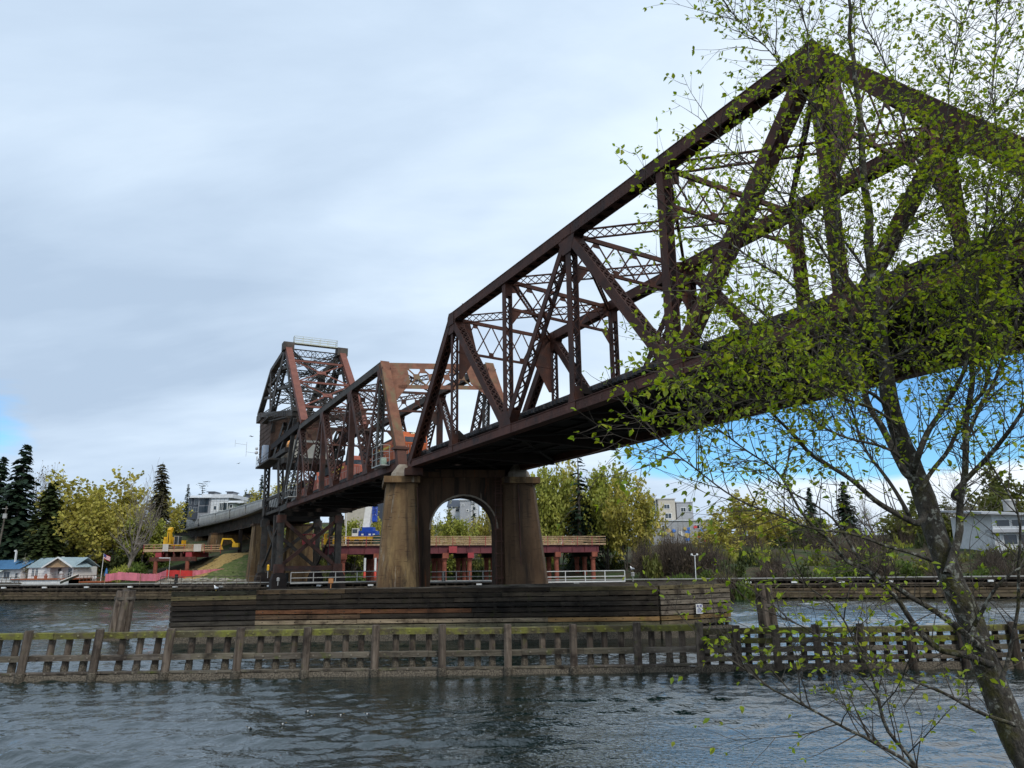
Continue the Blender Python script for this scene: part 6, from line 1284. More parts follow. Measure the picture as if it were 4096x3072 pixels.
M['l_dark'] = leafmat('conifer_needle', (0.014, 0.030, 0.017), (0.032, 0.055, 0.028), (0.1, (1, 1, 1)))
M['l_cedar'] = leafmat('cedar_spray', (0.032, 0.048, 0.014), (0.07, 0.085, 0.025), (0.15, (1, 1, 1)))
M['l_brownfir'] = leafmat('redwood_spray', (0.035, 0.036, 0.014), (0.075, 0.066, 0.03), (0.15, (1, 1, 1)))
M['l_bramble'] = leafmat('bramble_twigs', (0.05, 0.038, 0.024), (0.10, 0.075, 0.05), (0.1, (1, 1, 1)))
M['l_blossom'] = leafmat('white_blossom', (0.45, 0.43, 0.38), (0.62, 0.60, 0.55))
M['l_buds'] = leafmat('pale_buds', (0.16, 0.13, 0.085), (0.24, 0.20, 0.13), (0.2, (1, 1, 1)))
def rdir(rn): 
    z = rn.uniform(-1, 1); a = rn.uniform(0, 2 * PI); q = sqrt(1 - z * z); return V((q * cos(a), q * sin(a), z))
def leafquad(m, c, s, rn, flat_=0.0):
    d = rdir(rn); n = rdir(rn); n.z += flat_; a = d.cross(n)
    if a.length < .01: return
    a.normalize(); b = a.cross(d).normalized(); b = (d if flat_ == 0 else d)
    a = a * s * .5; b = b.normalized() * s * .62; v = rn.uniform(.68, 1.28); m.tint(v, v * rn.uniform(.94, 1.04), v * rn.uniform(.8, 1.1))
    m.add([c - b, c + a * .9 - b * .1, c + b, c - a * .9 + b * .15], [(0, 1, 2, 3)])
def grow(m, p, d, L, r, lvl, rn, tips, up, wob, kids):
    n = 4; pts = [p.copy()]; rs = [r]; q = p.copy(); dd = d.copy(); st = []
    for i in range(n):
        dd = (dd + rdir(rn) * wob + V((0, 0, up))).normalized(); q = q + dd * (L / n); pts.append(q.copy()); rs.append(max(r * (1 - .75 * (i + 1) / n), .012)); st.append((q.copy(), dd.copy(), rs[-1]))
    m.tube(pts, rs, 5 if lvl < 2 else 3, cap=False)
    if lvl >= len(kids): tips.append((q, dd)); tips.append((pts[2], dd)); return
    for k in range(kids[lvl]):
        i = rn.randrange(0 if lvl else 1, n); q0, d0, r0 = st[i]; q0 = q0 - d0 * (L / n) * rn.random()
        side = rdir(rn); side = (side - d0 * side.dot(d0)).normalized(); grow(m, q0, (d0 * .75 + side * rn.uniform(.6, 1.0)).normalized(), L * rn.uniform(.5, .72), r0 * .8, lvl + 1, rn, tips, up, wob, kids)
    grow(m, q, dd, L * .6, rs[-1], lvl + 1, rn, tips, up, wob, kids)
def tree_parts(t_, mt, ml, matt, matl):
    mt.build('trunk', matt, t_, local=True)
    if ml is not None: ml.build('crown', matl, t_, local=True)
def deciduous(seed, matl, H=10, trunks=1, kids=(6, 5, 4), leaf=6, size=.30, spread=.30, up=.12, bare=False, matt='bark', fsp=.45, thick=1.0):
    rn = random.Random(seed); t_ = thing('deciduous_tree', '', 'tree'); m = MB(); tips = []
    for k in range(trunks):
        a = 2 * PI * k / trunks + rn.random(); d = V((cos(a) * .22, sin(a) * .22, 1)).normalized() if trunks > 1 else V((0, 0, 1))
        grow(m, V((0, 0, -.5)), d, H * .52, (.20 if trunks == 1 else .13) * thick, 0, rn, tips, up, spread, kids)
    top = max(p.z for p, _ in tips); s = H / top
    m.v = [(x * s, y * s, z * s if z > 0 else z) for x, y, z in m.v]
    l = None
    if leaf:
        l = MB()
        for p, d in tips:
            for i in range(leaf): leafquad(l, p * s + rdir(rn) * rn.uniform(0, fsp), size * rn.uniform(.6, 1.3), rn)
    tree_parts(t_, m, l, M[matt], M[matl]); return t_
def conifer(seed, matl, H=10, R0=2.2, z0=.08, step=.30, nb=9, size=.34, droop=.25, power=.85, gap=0.0, bent=0.0, top=None):
    rn = random.Random(seed); t_ = thing('conifer', '', 'tree'); m = MB(); l = MB()
    m.tube([(0, 0, -.5), (.03, 0, H * .5), (0, 0, H)], [.26 * H / 10, .15 * H / 10, .015], 6, cap=False); z = H * z0
    while z < H * .985:
        f = (z - H * z0) / (H * (1 - z0)); r = R0 * (1 - f) ** power if top is None else R0 * top(f)
        k = max(3, int(nb * (.45 + .55 * (1 - f))))
        for i in range(k):
            if rn.random() < gap: continue
            a = 2 * PI * rn.random(); L = r * rn.uniform(.62, 1.12); n = max(2, int(L / (size * .55))); d = V((cos(a), sin(a), 0)); lift = rn.uniform(-.1, .15)
            for q in range(n):
                g = (q + .6) / n; p = V((0, 0, z)) + d * (L * g) + V((0, 0, L * (lift * g - droop * g * g))); w = size * (1.15 - .5 * g) * rn.uniform(.7, 1.3); sd_ = V((-d.y, d.x, 0)); v = rn.uniform(.6, 1.3); l.tint(v, v, v * rn.uniform(.85, 1.1))
                e = d * w * .75 + V((0, 0, -w * rn.uniform(.1, .5))); s_ = sd_ * w * .55 + V((0, 0, rn.uniform(-.25, .25) * w)); l.add([p - e * .6, p + s_, p + e, p - s_], [(0, 1, 2, 3)])
            if rn.random() < .3: m.tube([V((0, 0, z)), V((0, 0, z)) + d * L * .8 + V((0, 0, L * (lift * .8 - droop * .64)))], [.03, .01], 3, cap=False)
        z += step * rn.uniform(.8, 1.2) * (1.0 if H > 6 else .8)
    tree_parts(t_, m, l, M['bark'], M[matl]); return t_
def bush(seed, matl, n=900, R_=(2.2, 1.8, 1.6), size=.26, stems=10, name='bush', twiggy=0):
    rn = random.Random(seed); t_ = thing(name, '', 'bush'); m = MB(); l = MB(); lumps = [(V((rn.uniform(-.7, .7) * R_[0], rn.uniform(-.7, .7) * R_[1], rn.uniform(.25, .75) * R_[2])), rn.uniform(.35, .6)) for _ in range(9)]
    for i in range(stems): c, r = rn.choice(lumps); m.tube([(c.x * .2, c.y * .2, -.3), tuple(c * .6), tuple(c + rdir(rn) * .4)], [.06, .04, .01], 4, cap=False)
    for i in range(n):
        c, r = rn.choice(lumps); d = rdir(rn); p = c + V((d.x * R_[0], d.y * R_[1], d.z * R_[2])) * r * rn.uniform(.55, 1.05)
        if p.z < -.2: p.z = rn.uniform(0, .4)
        leafquad(l, p, size * rn.uniform(.6, 1.3), rn)
    for i in range(twiggy):
        c, r = rn.choice(lumps); d = rdir(rn); d.z = abs(d.z) * 1.2; p = c + V((d.x * R_[0], d.y * R_[1], d.z * R_[2])) * r * .6; q = p + (d + rdir(rn) * .5) * rn.uniform(.5, 1.3); v = rn.uniform(.7, 1.5); m.tint(v); m.tube([p, (p + q) / 2 + rdir(rn) * .12, q], [.022, .016, .006], 3, cap=False)
    mt = m.build('stems', M['brownbark'] if twiggy else M['bark'], t_, local=True); l.build('foliage', M[matl], t_, local=True); return t_
TREES = {}
def tree(kind, label, px, base, top, Y, w=None, group='trees on the far bank'):
    """kind, label, photo column, photo rows of base and top, distance"""
    mk, h0, w0 = KINDS[kind]; a, t_ = atY(px, base, Y), atY(px, top, Y); gz = terrain(a.x, a.y); z = min(gz, a.z) if gz > a.z - 6 else a.z; H = t_.z - z; sc = H / h0; sx = sc if w is None else (w * Y / 3130) / w0
    if kind not in TREES: TREES[kind] = mk(); o = TREES[kind]
    else: o = dup(TREES[kind], (0, 0, 0))
    o.location = (a.x, a.y, z - .15); o.scale = (sx, sx, sc); o.rotation_euler = (0, 0, (px * 7.13) % 6.28); o['label'] = label; o['group'] = group; return o
KINDS = {
 'maple1': (lambda: deciduous(21, 'l_yellow', leaf=8, size=.34, fsp=.6), 10, 3.0), 'maple2': (lambda: deciduous(22, 'l_yellow', trunks=3, kids=(5, 4, 4), leaf=7, size=.32, fsp=.6), 10, 2.8),
 'lime1': (lambda: deciduous(23, 'l_lime', leaf=8, size=.34, fsp=.6), 10, 3.0), 'lime2': (lambda: deciduous(24, 'l_lime', trunks=4, kids=(5, 4, 3), leaf=9, size=.32, up=.2, fsp=.6), 10, 2.6),
 'olive': (lambda: deciduous(25, 'l_olive', leaf=9, size=.38, fsp=.6), 10, 3.0), 'green': (lambda: deciduous(26, 'l_green', leaf=10, size=.40, fsp=.6), 10, 3.0),
 'bare1': (lambda: deciduous(27, 'l_buds', leaf=0, thick=1.6, kids=(7, 5, 5), spread=.25, up=.14, matt='palebark'), 10, 3.2), 'bare2': (lambda: deciduous(28, 'l_buds', trunks=3, leaf=1, size=.18, kids=(5, 5, 3), up=.35, spread=.14, matt='palebark'), 10, 1.7),
 'blossom': (lambda: deciduous(29, 'l_blossom', leaf=4, size=.22, kids=(6, 5, 4)), 10, 3.0),
 'fir1': (lambda: conifer(31, 'l_dark', R0=2.7, gap=.05, power=.62, nb=19, size=.55, step=.26), 10, 2.4), 'fir2': (lambda: conifer(32, 'l_dark', R0=1.8, z0=.02, nb=14, size=.45), 10, 1.6), 'cedar': (lambda: conifer(33, 'l_cedar', R0=3.0, droop=.55, nb=26, size=.5, power=.55), 10, 2.8), 'redwood': (lambda: conifer(34, 'l_brownfir', R0=1.9, nb=26, size=.42, power=.42, step=.26, z0=.05), 10, 1.8),
 'thin': (lambda: conifer(35, 'l_dark', R0=1.3, gap=.35, nb=8, size=.36, top=lambda f: (.35 + .75 * sin(PI * min(1, f * 1.15)) ** .7) if f < .85 else .8 * (1 - f) / .15 + .1, z0=.3), 10, 1.2),
 'yew': (lambda: conifer(36, 'l_dark', R0=3.4, nb=26, size=.6, droop=.45, top=lambda f: sqrt(max(0, 1 - f ** 2.2)), z0=.0), 10, 3.2), 'pine': (lambda: conifer(37, 'l_dark', R0=3.3, nb=9, size=.5, gap=.25, z0=.42, droop=-.12, step=.8, top=lambda f: .5 + .6 * f if f < .9 else .9), 10, 3.2),
 'bush_g': (lambda: bush(41, 'l_green'), 2.4, 2.2), 'bush_l': (lambda: bush(42, 'l_lime'), 2.4, 2.2), 'bush_o': (lambda: bush(43, 'l_olive', n=1100), 2.4, 2.2), 'bush_d': (lambda: bush(45, 'l_cedar', n=1200), 2.4, 2.2), 'bramble': (lambda: bush(44, 'l_bramble', n=420, size=.2, stems=20, name='bramble_thicket', twiggy=420), 2.6, 2.2), 'forsythia': (lambda: bush(46, 'l_yellow', n=900), 2.4, 2.2)}
def T(kind, label, x, b, t_, Y, w=None): return tree(kind, label, x * 1.8517, b * 1.8517, t_ * 1.8517, Y, None if w is None else w * 1.8517)
G1 = [
 ('fir1', 'huge dark conifer at the left picture edge', 26, 1205, 958, 182, 62), ('fir1', 'dark conifer mostly hidden behind the huge one at the left edge', -22, 1205, 985, 190, 50),
 ('bare2', 'pale leafless poplar just behind the huge dark conifer', 75, 1200, 998, 206, 26), ('cedar', 'broad drooping olive cedar between the huge conifer and the yellow maples', 92, 1235, 1036, 176, 66),
 ('bare2', 'small pale leafless tree behind the top of the broad cedar', 128, 1200, 1046, 210, 22), ('maple1', 'rounded yellow maple above the white house, nearest the broad cedar', 158, 1225, 1062, 184, 66),
 ('maple2', 'tall yellow-green maple between the cedar and the bare tree', 205, 1215, 1018, 190, 70), ('maple2', 'yellow maple right behind the foot of the bare tree', 240, 1225, 1062, 180, 52),
 ('bare1', 'tall leafless tree standing above the yellow maples', 275, 1215, 984, 172, 62), ('redwood', 'tall brownish green conifer between the bare tree and the viaduct', 334, 1200, 996, 186, 34),
 ('maple1', 'yellow tree at the right side of the brownish conifer', 362, 1165, 1052, 214, 40), ('lime1', 'low lime green tree in front of the brownish conifer', 310, 1215, 1105, 176, 42),
 ('fir2', 'small dark spruce left of the apartment block', 401, 1125, 1044, 250, 17), ('pine', 'flat-topped pine behind the roof of the apartment block', 435, 1090, 1037, 275, 15),
 ('fir2', 'small dark spruce beside the lattice tower', 561, 1110, 1024, 262, 18), ('maple2', 'yellow tree behind the lattice tower, right of the small spruce', 585, 1140, 1050, 235, 26), ('olive', 'brownish tree just left of the small spruce by the tower', 543, 1105, 1058, 270, 16),
 ('lime1', 'leafy green tree seen between the tower legs', 662, 1225, 1118, 186, 44), ('green', 'darker green tree seen between the tower and the white mast', 722, 1225, 1112, 190, 40), ('bare1', 'pale tangled bare tree seen between the tower legs', 690, 1225, 1110, 182, 40), ('lime2', 'green tree right behind the white mast', 765, 1230, 1120, 178, 36), ('maple1', 'bright yellow tree between the blue crane and the arch pier', 818, 1200, 1108, 172, 26),
 ('maple2', 'yellow tree glimpsed above the tower machinery deck', 632, 1150, 1030, 240, 30)]
G2 = [
 ('blossom', 'white blossoming tree at the upper left inside the pier arch', 962, 1180, 1082, 196, 34), ('olive', 'olive tree in the middle of the pier arch', 993, 1190, 1100, 190, 30), ('maple1', 'yellow tree at the left edge of the pier arch', 938, 1190, 1112, 178, 20), ('thin', 'slim dark conifer inside the pier arch', 1022, 1190, 1078, 192, 12), ('maple2', 'yellow tree at the right side of the pier arch', 1046, 1195, 1092, 182, 26), ('bare1', 'grey bare tree low in the pier arch', 1008, 1190, 1108, 174, 30), ('lime2', 'bushy lime tree low in the middle of the pier arch', 985, 1200, 1118, 166, 30), ('bare2', 'bare stems at the right edge of the pier arch', 1068, 1190, 1080, 176, 14),
 ('lime2', 'tall lime-yellow maple touching the right side of the arch pier', 1182, 1240, 1006, 172, 36), ('maple2', 'tall thin-stemmed yellow maple left of the slim dark conifer', 1212, 1235, 992, 180, 34), ('thin', 'tall slim dark conifer rising above the yellow maples', 1256, 1225, 976, 170, 32), ('yew', 'bushy dark evergreen at the foot of the slim conifer', 1262, 1180, 1060, 172, 46),
 ('lime2', 'tall yellow maple just right of the bushy dark evergreen', 1312, 1235, 1002, 170, 44), ('maple2', 'yellow maple over the right end of the red trestle', 1358, 1238, 1030, 166, 42), ('lime1', 'rounded lime tree left of the white apartments', 1392, 1230, 1062, 168, 30), ('bare2', 'pale bare stems between two yellow maples right of the pier', 1238, 1235, 1015, 186, 22),
 ('maple1', 'yellow tree partly behind the leaning trunk branches, right of the mural wall', 1588, 1215, 1056, 190, 60), ('maple1', 'yellow bush-like tree above the slim white lamp post', 1540, 1225, 1120, 168, 50), ('fir1', 'dark conifer on the skyline, left one of two behind the leafy tree', 1756, 1150, 1052, 240, 24), ('fir1', 'dark conifer on the skyline, right one of two behind the leafy tree', 1832, 1150, 1038, 236, 32), ('bare1', 'misty bare tree on the skyline right of the skyline conifers', 1890, 1160, 1050, 230, 34), ('maple2', 'yellow-green tree behind the leafy tree trunk', 1668, 1210, 1078, 200, 46),
 ('olive', 'olive tree on the slope behind the thick leaning trunk', 1945, 1210, 1072, 176, 50), ('bare1', 'tall bare tree above the long low white building', 2125, 1200, 985, 172, 70), ('olive', 'tall brownish tree at the right picture edge', 2195, 1200, 1000, 186, 66), ('cedar', 'dark cedar behind the long low white building', 2170, 1180, 1030, 215, 50), ('olive', 'mixed green tree in the gap left of the long low building', 2040, 1200, 1080, 190, 52), ('green', 'dark green tree below the forsythia band', 1740, 1225, 1115, 180, 50)]
for a in G1 + G2: T(*a)
rn = random.Random(77)
BU = BU
def B(kind, label, x, b, t_, Y, w): return tree(kind, label, x * 1.8517, b * 1.8517, t_ * 1.8517, Y, w * 1.8517, 'bushes on the far bank')
BL_ = [('bush_l', 'bright lime bush beside the flagpole', 262, 1246, 1205, 166, 28), ('bush_g', 'green bush left of the rusty pipe pile of the small trestle', 297, 1246, 1198, 165, 28), ('bush_g', 'leafy bush behind the white house roof', 150, 1230, 1190, 183, 40), ('bush_o', 'olive bush behind the brown hillside stairs', 205, 1240, 1185, 180, 40), ('bush_d', 'dark bush below the bare tree trunk', 262, 1215, 1165, 178, 40), ('bush_d', 'dark bush behind the blue-roofed house', 35, 1235, 1190, 186, 46), ('bush_g', 'green bush under the small work platform deck', 345, 1235, 1200, 184, 30), ('bush_o', 'olive thicket below the last hopper car', 392, 1180, 1150, 196, 34), ('blossom', 'white flowering shrub at the foot of the broad cedar', 52, 1240, 1195, 170, 12), ('bush_d', 'dark ivy clump left of the small work platform', 312, 1200, 1150, 190, 34),
 ('bush_o', 'olive bush low between the tower legs', 650, 1255, 1215, 164, 34), ('bush_g', 'green bush low at the foot of the white mast', 770, 1255, 1215, 164, 40), ('bush_d', 'dark bush under the trestle left part', 710, 1258, 1215, 160, 40)]
for a in BL_: B(*a)
kinds = ['bush_g', 'bush_o', 'bush_d', 'bramble', 'bramble', 'bush_l']
spots = []
for i in range(16): spots.append((900 + 30 * i * .98, 1250, 1185 + rn.uniform(-12, 14), 172 + rn.uniform(-6, 6), rn.choice(['bush_o', 'bush_g', 'bramble', 'bush_d']), 30))
for i in range(15): spots.append((1395 + 12 * i, 1262, 1150 + abs(i - 5) * 4 + rn.uniform(-12, 12), 146 + rn.uniform(-8, 10), 'bramble' if rn.random() < .75 else 'bush_o', 32))
for i in range(12): spots.append((1370 + 17 * i, 1262, 1222 + rn.uniform(-8, 8), 132 + rn.uniform(-2, 4), rn.choice(['bush_g', 'bush_g', 'bush_o']), 26))
for i in range(26): spots.append((1565 + 27 * i, 1262, 1205 + rn.uniform(-20, 20), 124 + rn.uniform(-8, 6), rn.choice(['bush_g', 'bush_o', 'bush_d', 'bramble']), 40))
for i in range(10): spots.append((1640 + 16 * i, 1150, 1100 + rn.uniform(-6, 6), 196 + rn.uniform(-5, 6), 'forsythia', 20))
slope = []
for i in range(96):
    x = rn.uniform(1560, 2300); Yd = rn.uniform(132, 215); slope.append((Yd, x))
slope.sort()
for Yd, x in slope:
    g = atY(x * 1.8517, 2250, Yd); zt = terrain(g.x, g.y) + rn.uniform(3.0, 6.5); yt = (2251 - (x * 1.8517 - 2048) * .014 - (zt - EYE) / Yd * 3130) / 1.8517
    spots.append((x, 1262, yt, Yd, rn.choice(['bush_g', 'bush_o', 'bush_o', 'bush_d', 'bramble', 'bramble', 'bush_l']), rn.uniform(30, 50)))
for i in range(46):
    x = rn.uniform(600, 1130); Yd = rn.uniform(172, 200); g = atY(x * 1.8517, 2250, Yd); zt = terrain(g.x, g.y) + rn.uniform(3.0, 5.5); yt = (2251 - (x * 1.8517 - 2048) * .014 - (zt - EYE) / Yd * 3130) / 1.8517
    spots.append((x, 1262, yt, Yd, rn.choice(['bush_g', 'bush_o', 'bush_o', 'bush_d', 'bramble']), 26))
desc = {'bush_g': 'green bush', 'bush_o': 'olive bush', 'bush_d': 'dark evergreen bush', 'bramble': 'brown bramble thicket', 'bush_l': 'lime green bush', 'forsythia': 'yellow forsythia'}
def where(x):
    if x < 860: return 'between the tower and the arch pier'
    if x < 1080: return 'seen through or beside the pier arch'
    if x < 1400: return 'under the right end of the red trestle'
    if x < 1600: return 'on the slope below the mural wall'
    if x < 1800: return 'on the slope behind the dark pile cluster'
    if x < 2000: return 'on the slope left of the thick trunk'
    return 'on the slope right of the thick trunk'
seen = {}
for x, b, t_, Y, k, w in spots:
    q = '%s %s' % (desc[k], where(x)); r_ = 'tall' if t_ < 1165 else ('middling' if t_ < 1192 else 'low'); lab = '%s %s' % (r_, q)
    B(k, lab, x, b, t_, Y, w)
# make the labels of look-alike bushes tell them apart by order along the bank
byl = {}
for o in C.objects:
    if o.parent is None and o.get('group') == 'bushes on the far bank': byl.setdefault(o['label'], []).append(o)
ordw = ['first', 'second', 'third', 'fourth', 'fifth', 'sixth', 'seventh', 'eighth', 'ninth', 'tenth', 'eleventh', 'twelfth', 'thirteenth', 'fourteenth', 'fifteenth', 'sixteenth', 'seventeenth', 'eighteenth', 'nineteenth', 'twentieth', 'twenty-first', 'twenty-second', 'twenty-third', 'twenty-fourth', 'twenty-fifth']
for lb, os_ in byl.items():
    if len(os_) > 1:
        os_.sort(key=lambda o: o.location.x / o.location.y)
        for i, o in enumerate(os_): o['label'] = lb + ', %s from the left' % ordw[i]
# ---------------------------------------------------------------- leafy tree in the foreground
M['fbark'] = pmat('lichen_bark', (0.030, 0.025, 0.020), (0.085, 0.075, 0.062), 14, stretch=(1, 1, .5), rough=0.95, bump=0.7, bscale=40, spots=[((0.24, 0.24, 0.21), 16, 0.55, 0.62), ((0.060, 0.055, 0.014), 5, 0.52, 0.68)])
M['twig'] = pmat('twig_bark', (0.035, 0.028, 0.022), (0.085, 0.072, 0.058), 9, rough=0.9)
M['fleaf'] = pmat('fresh_leaf', (0.20, 0.245, 0.012), (0.35, 0.41, 0.035), 6, rough=0.5, spec=0.35, trans=(0.5, (1.15, 1.2, 0.6)), detail=2)
ft = thing('leafy_tree', 'large leaning foreground tree with fresh green leaves and lichen-spotted bark', 'tree', (5.2, 5.6, 2.4))
rn = random.Random(4)
LIMBS = [   # photo points, distance at each end, radius at each end, level
 ([(4230, 3300), (4096, 3020), (3990, 2760), (3890, 2520), (3824, 2352), (3760, 2185), (3695, 2000), (3640, 1850), (3600, 1740), (3555, 1593), (3540, 1469), (3525, 1370), (3515, 1246), (3500, 1122), (3480, 998), (3475, 874), (3461, 743), (3453, 545), (3431, 347), (3411, 223), (3396, 50), (3385, -120)], 5.6, 6.2, .098, .010, 0),
 ([(3656, 1896), (3674, 1818), (3717, 1715), (3780, 1620), (3829, 1525), (3872, 1430), (3907, 1300), (3915, 1100), (3940, 900)], 5.6, 5.2, .05, .012, 1),
 ([(3640, 1900), (3605, 1861), (3527, 1715), (3466, 1602), (3415, 1404), (3406, 1300), (3350, 1100), (3357, 718), (3297, 560), (3263, 446), (3243, 248), (3223, 99), (3173, -40)], 5.6, 6.4, .06, .010, 1),
 ([(3700, 2060), (3656, 2095), (3553, 2043), (3449, 1956), (3345, 1879), (3250, 1810), (3155, 1723), (3086, 1654), (2990, 1560), (2900, 1490)], 5.5, 5.0, .050, .010, 1),
 ([(3640, 2060), (3630, 2034), (3590, 1960), (3518, 1870), (3480, 1825), (3449, 1766), (3406, 1645), (3371, 1576), (3320, 1480)], 5.6, 6.0, .035, .010, 1),
 ([(3790, 2290), (3838, 2112), (3855, 1905), (3864, 1749), (3881, 1516), (3881, 1386), (3872, 1300), (3850, 1100), (3790, 850), (3694, 669), (3644, 585), (3610, 471), (3585, 347), (3535, 238), (3460, 120)], 5.5, 6.3, .055, .010, 1),
 ([(3829, 2000), (3829, 1974), (3933, 1861), (4019, 1749), (4096, 1645), (4200, 1500)], 5.4, 4.9, .045, .02, 1),
 ([(3690, 1960), (3717, 1922), (3777, 1818), (3864, 1663), (3933, 1550), (3959, 1430), (3963, 1343), (3990, 1150), (4010, 900), (3991, 600), (3971, 300), (3991, 0)], 5.5, 6.0, .035, .010, 1),
 ([(3930, 2600), (3846, 2518), (3730, 2438), (3621, 2373), (3535, 2322), (3462, 2279), (3383, 2243), (3318, 2170), (3260, 2120), (3209, 2047), (3151, 1946), (3079, 1866), (2960, 1780), (2850, 1700)], 5.5, 4.9, .045, .008, 1),
 ([(3960, 2660), (3860, 2619), (3759, 2590), (3658, 2489), (3585, 2395), (3513, 2329), (3440, 2240), (3330, 2080), (3230, 2000)], 5.5, 5.2, .055, .010, 1),
 ([(4060, 2900), (3969, 2865), (3875, 2829), (3766, 2771), (3658, 2735), (3549, 2677), (3400, 2600), (3240, 2530), (3080, 2440)], 5.3, 4.8, .028, .006, 1),
 ([(3700, 3200), (3650, 3072), (3556, 2926), (3500, 2741), (3440, 2600), (3360, 2450), (3220, 2330)], 4.9, 4.7, .030, .006, 1),
 ([(3750, 3180), (3630, 3060), (3480, 2960), (3370, 2907), (3148, 2796), (2963, 2667), (2860, 2600)], 4.8, 4.6, .026, .006, 1),
 ([(3480, 1420), (3411, 1335), (3347, 1276), (3277, 1236), (3163, 1142), (3064, 1077), (3000, 1028), (2900, 960), (2800, 900), (2700, 850)], 5.8, 5.3, .034, .008, 1),
 ([(3560, 1640), (3500, 1580), (3430, 1540), (3350, 1440), (3240, 1340), (3100, 1290), (2950, 1180), (2800, 1160)], 5.6, 5.1, .030, .008, 1),
 ([(3500, 1150), (3560, 1000), (3640, 850), (3720, 700), (3790, 500), (3800, 300), (3850, 100), (3900, -60)], 5.9, 6.3, .03, .008, 1),
 ([(3460, 760), (3400, 640), (3300, 480), (3180, 330), (3080, 210), (2980, 110), (2920, 40)], 6.0, 6.0, .022, .006, 1),
 ([(3858, 1800), (3940, 1600), (4030, 1400), (4100, 1150), (4130, 900)], 5.3, 5.2, .03, .01, 1),
 ([(3640, 1860), (3560, 1800), (3420, 1760), (3300, 1700), (3150, 1620), (3000, 1600), (2850, 1640), (2700, 1660)], 5.3, 4.7, .022, .006, 1),
 ([(3720, 2240), (3600, 2200), (3450, 2150), (3280, 2120), (3100, 2060), (2900, 1960), (2760, 1860), (2640, 1760)], 5.2, 4.6, .024, .006, 1),
 ([(3980, 2760), (4050, 2560), (4080, 2300), (4060, 2050), (3990, 1900)], 5.3, 5.0, .03, .008, 1),
 ([(3900, 2500), (3960, 2380), (4040, 2300), (4140, 2240)], 5.3, 5.0, .03, .01, 1),
 ([(3872, 1430), (3950, 1250), (4020, 1050), (4080, 850), (4120, 650), (4150, 450)], 5.4, 5.6, .03, .01, 1),
 ([(3640, 850), (3750, 700), (3880, 560), (4000, 430), (4120, 330)], 5.9, 5.7, .024, .008, 1),
 ([(3850, 1100), (3960, 960), (4060, 830), (4160, 720)], 5.8, 5.3, .024, .008, 1),
 ([(3500, 1020), (3600, 920), (3750, 830), (3900, 760), (4080, 700)], 5.9, 6.1, .024, .008, 1),
 ([(3480, 1120), (3400, 980), (3280, 850), (3150, 780), (3020, 740)], 5.8, 6.2, .024, .008, 1),
 ([(3510, 1290), (3620, 1180), (3760, 1090), (3900, 1010), (4060, 960)], 5.7, 5.2, .024, .008, 1),
 ([(3540, 1450), (3680, 1370), (3800, 1290), (3960, 1240), (4110, 1200)], 5.6, 5.0, .024, .008, 1),
 ([(3530, 1440), (3440, 1380), (3330, 1340), (3200, 1380), (3050, 1420), (2930, 1400)], 5.6, 4.9, .022, .008, 1),
 ([(3590, 1700), (3500, 1640), (3380, 1600), (3250, 1530), (3120, 1500), (2960, 1440), (2820, 1420)], 5.5, 4.7, .022, .008, 1),
 ([(3440, 1250), (3300, 1000), (3180, 860), (3050, 700), (2920, 600), (2860, 520)], 5.9, 5.6, .026, .006, 1)]
bark = MB(); bark.smooth = True; tw = MB(); lv = MB()
def smooth_path(pts, k=4):
    out = []
    for i in range(len(pts) - 1):
        p0, p1, p2, p3 = pts[max(i - 1, 0)], pts[i], pts[i + 1], pts[min(i + 2, len(pts) - 1)]
        for j in range(k):
            t_ = j / k; out.append(0.5 * ((2 * p1) + (p2 - p0) * t_ + (2 * p0 - 5 * p1 + 4 * p2 - p3) * t_ * t_ + (3 * p1 - p0 - 3 * p2 + p3) * t_ ** 3))
    out.append(pts[-1]); return out
def leaf_at(p, d, size):
    """one pointed leaf, folded a little along its midrib"""
    d = (d + V((0, 0, -.28)) + rdir(rn) * .35).normalized(); nrm = (V((0, 0, 1)) + rdir(rn) * .75).normalized(); s_ = d.cross(nrm)
    if s_.length < .05: return
    s_.normalize(); nrm = s_.cross(d); w = size * rn.uniform(.28, .38); f = w * rn.uniform(.05, .5); cv = size * rn.uniform(-.05, .22)
    b0 = p + d * size * .12; v = rn.uniform(.72, 1.28); lv.tint(v * rn.uniform(.8, 1.15), v, v * rn.uniform(.7, 1.2))
    m1 = b0 + d * size * .38 - nrm * cv * .2; m2 = b0 + d * size * .75 - nrm * cv * .7; tip = b0 + d * size * 1.05 - nrm * cv * 1.3
    L1, R1 = m1 + s_ * w + nrm * f, m1 - s_ * w + nrm * f; L2, R2 = m2 + s_ * w * .62 + nrm * f * .7, m2 - s_ * w * .62 + nrm * f * .7
    lv.add([b0, L1, L2, tip, R2, R1, m1, m2], [(0, 6, 1), (6, 7, 2, 1), (7, 3, 2), (0, 5, 6), (5, 4, 7, 6), (4, 3, 7)])
def dens(px, py):
    """how leafy the tree is along a line of sight"""
    if px < 2500: return .4
    k = 1.0
    if px > 3000 and 550 < py < 1650: k = 1.1
    if py > 2450: k = .40
    elif py > 1950: k = .36
    elif py > 1600: k = .62
    if px > 3650 and py > 1900: k *= .7
    return k
def toview(p):
    q = CAM_M.inverted() @ p; return 2048 + q.x / -q.z * 3050, 1536 - q.y / -q.z * 3050
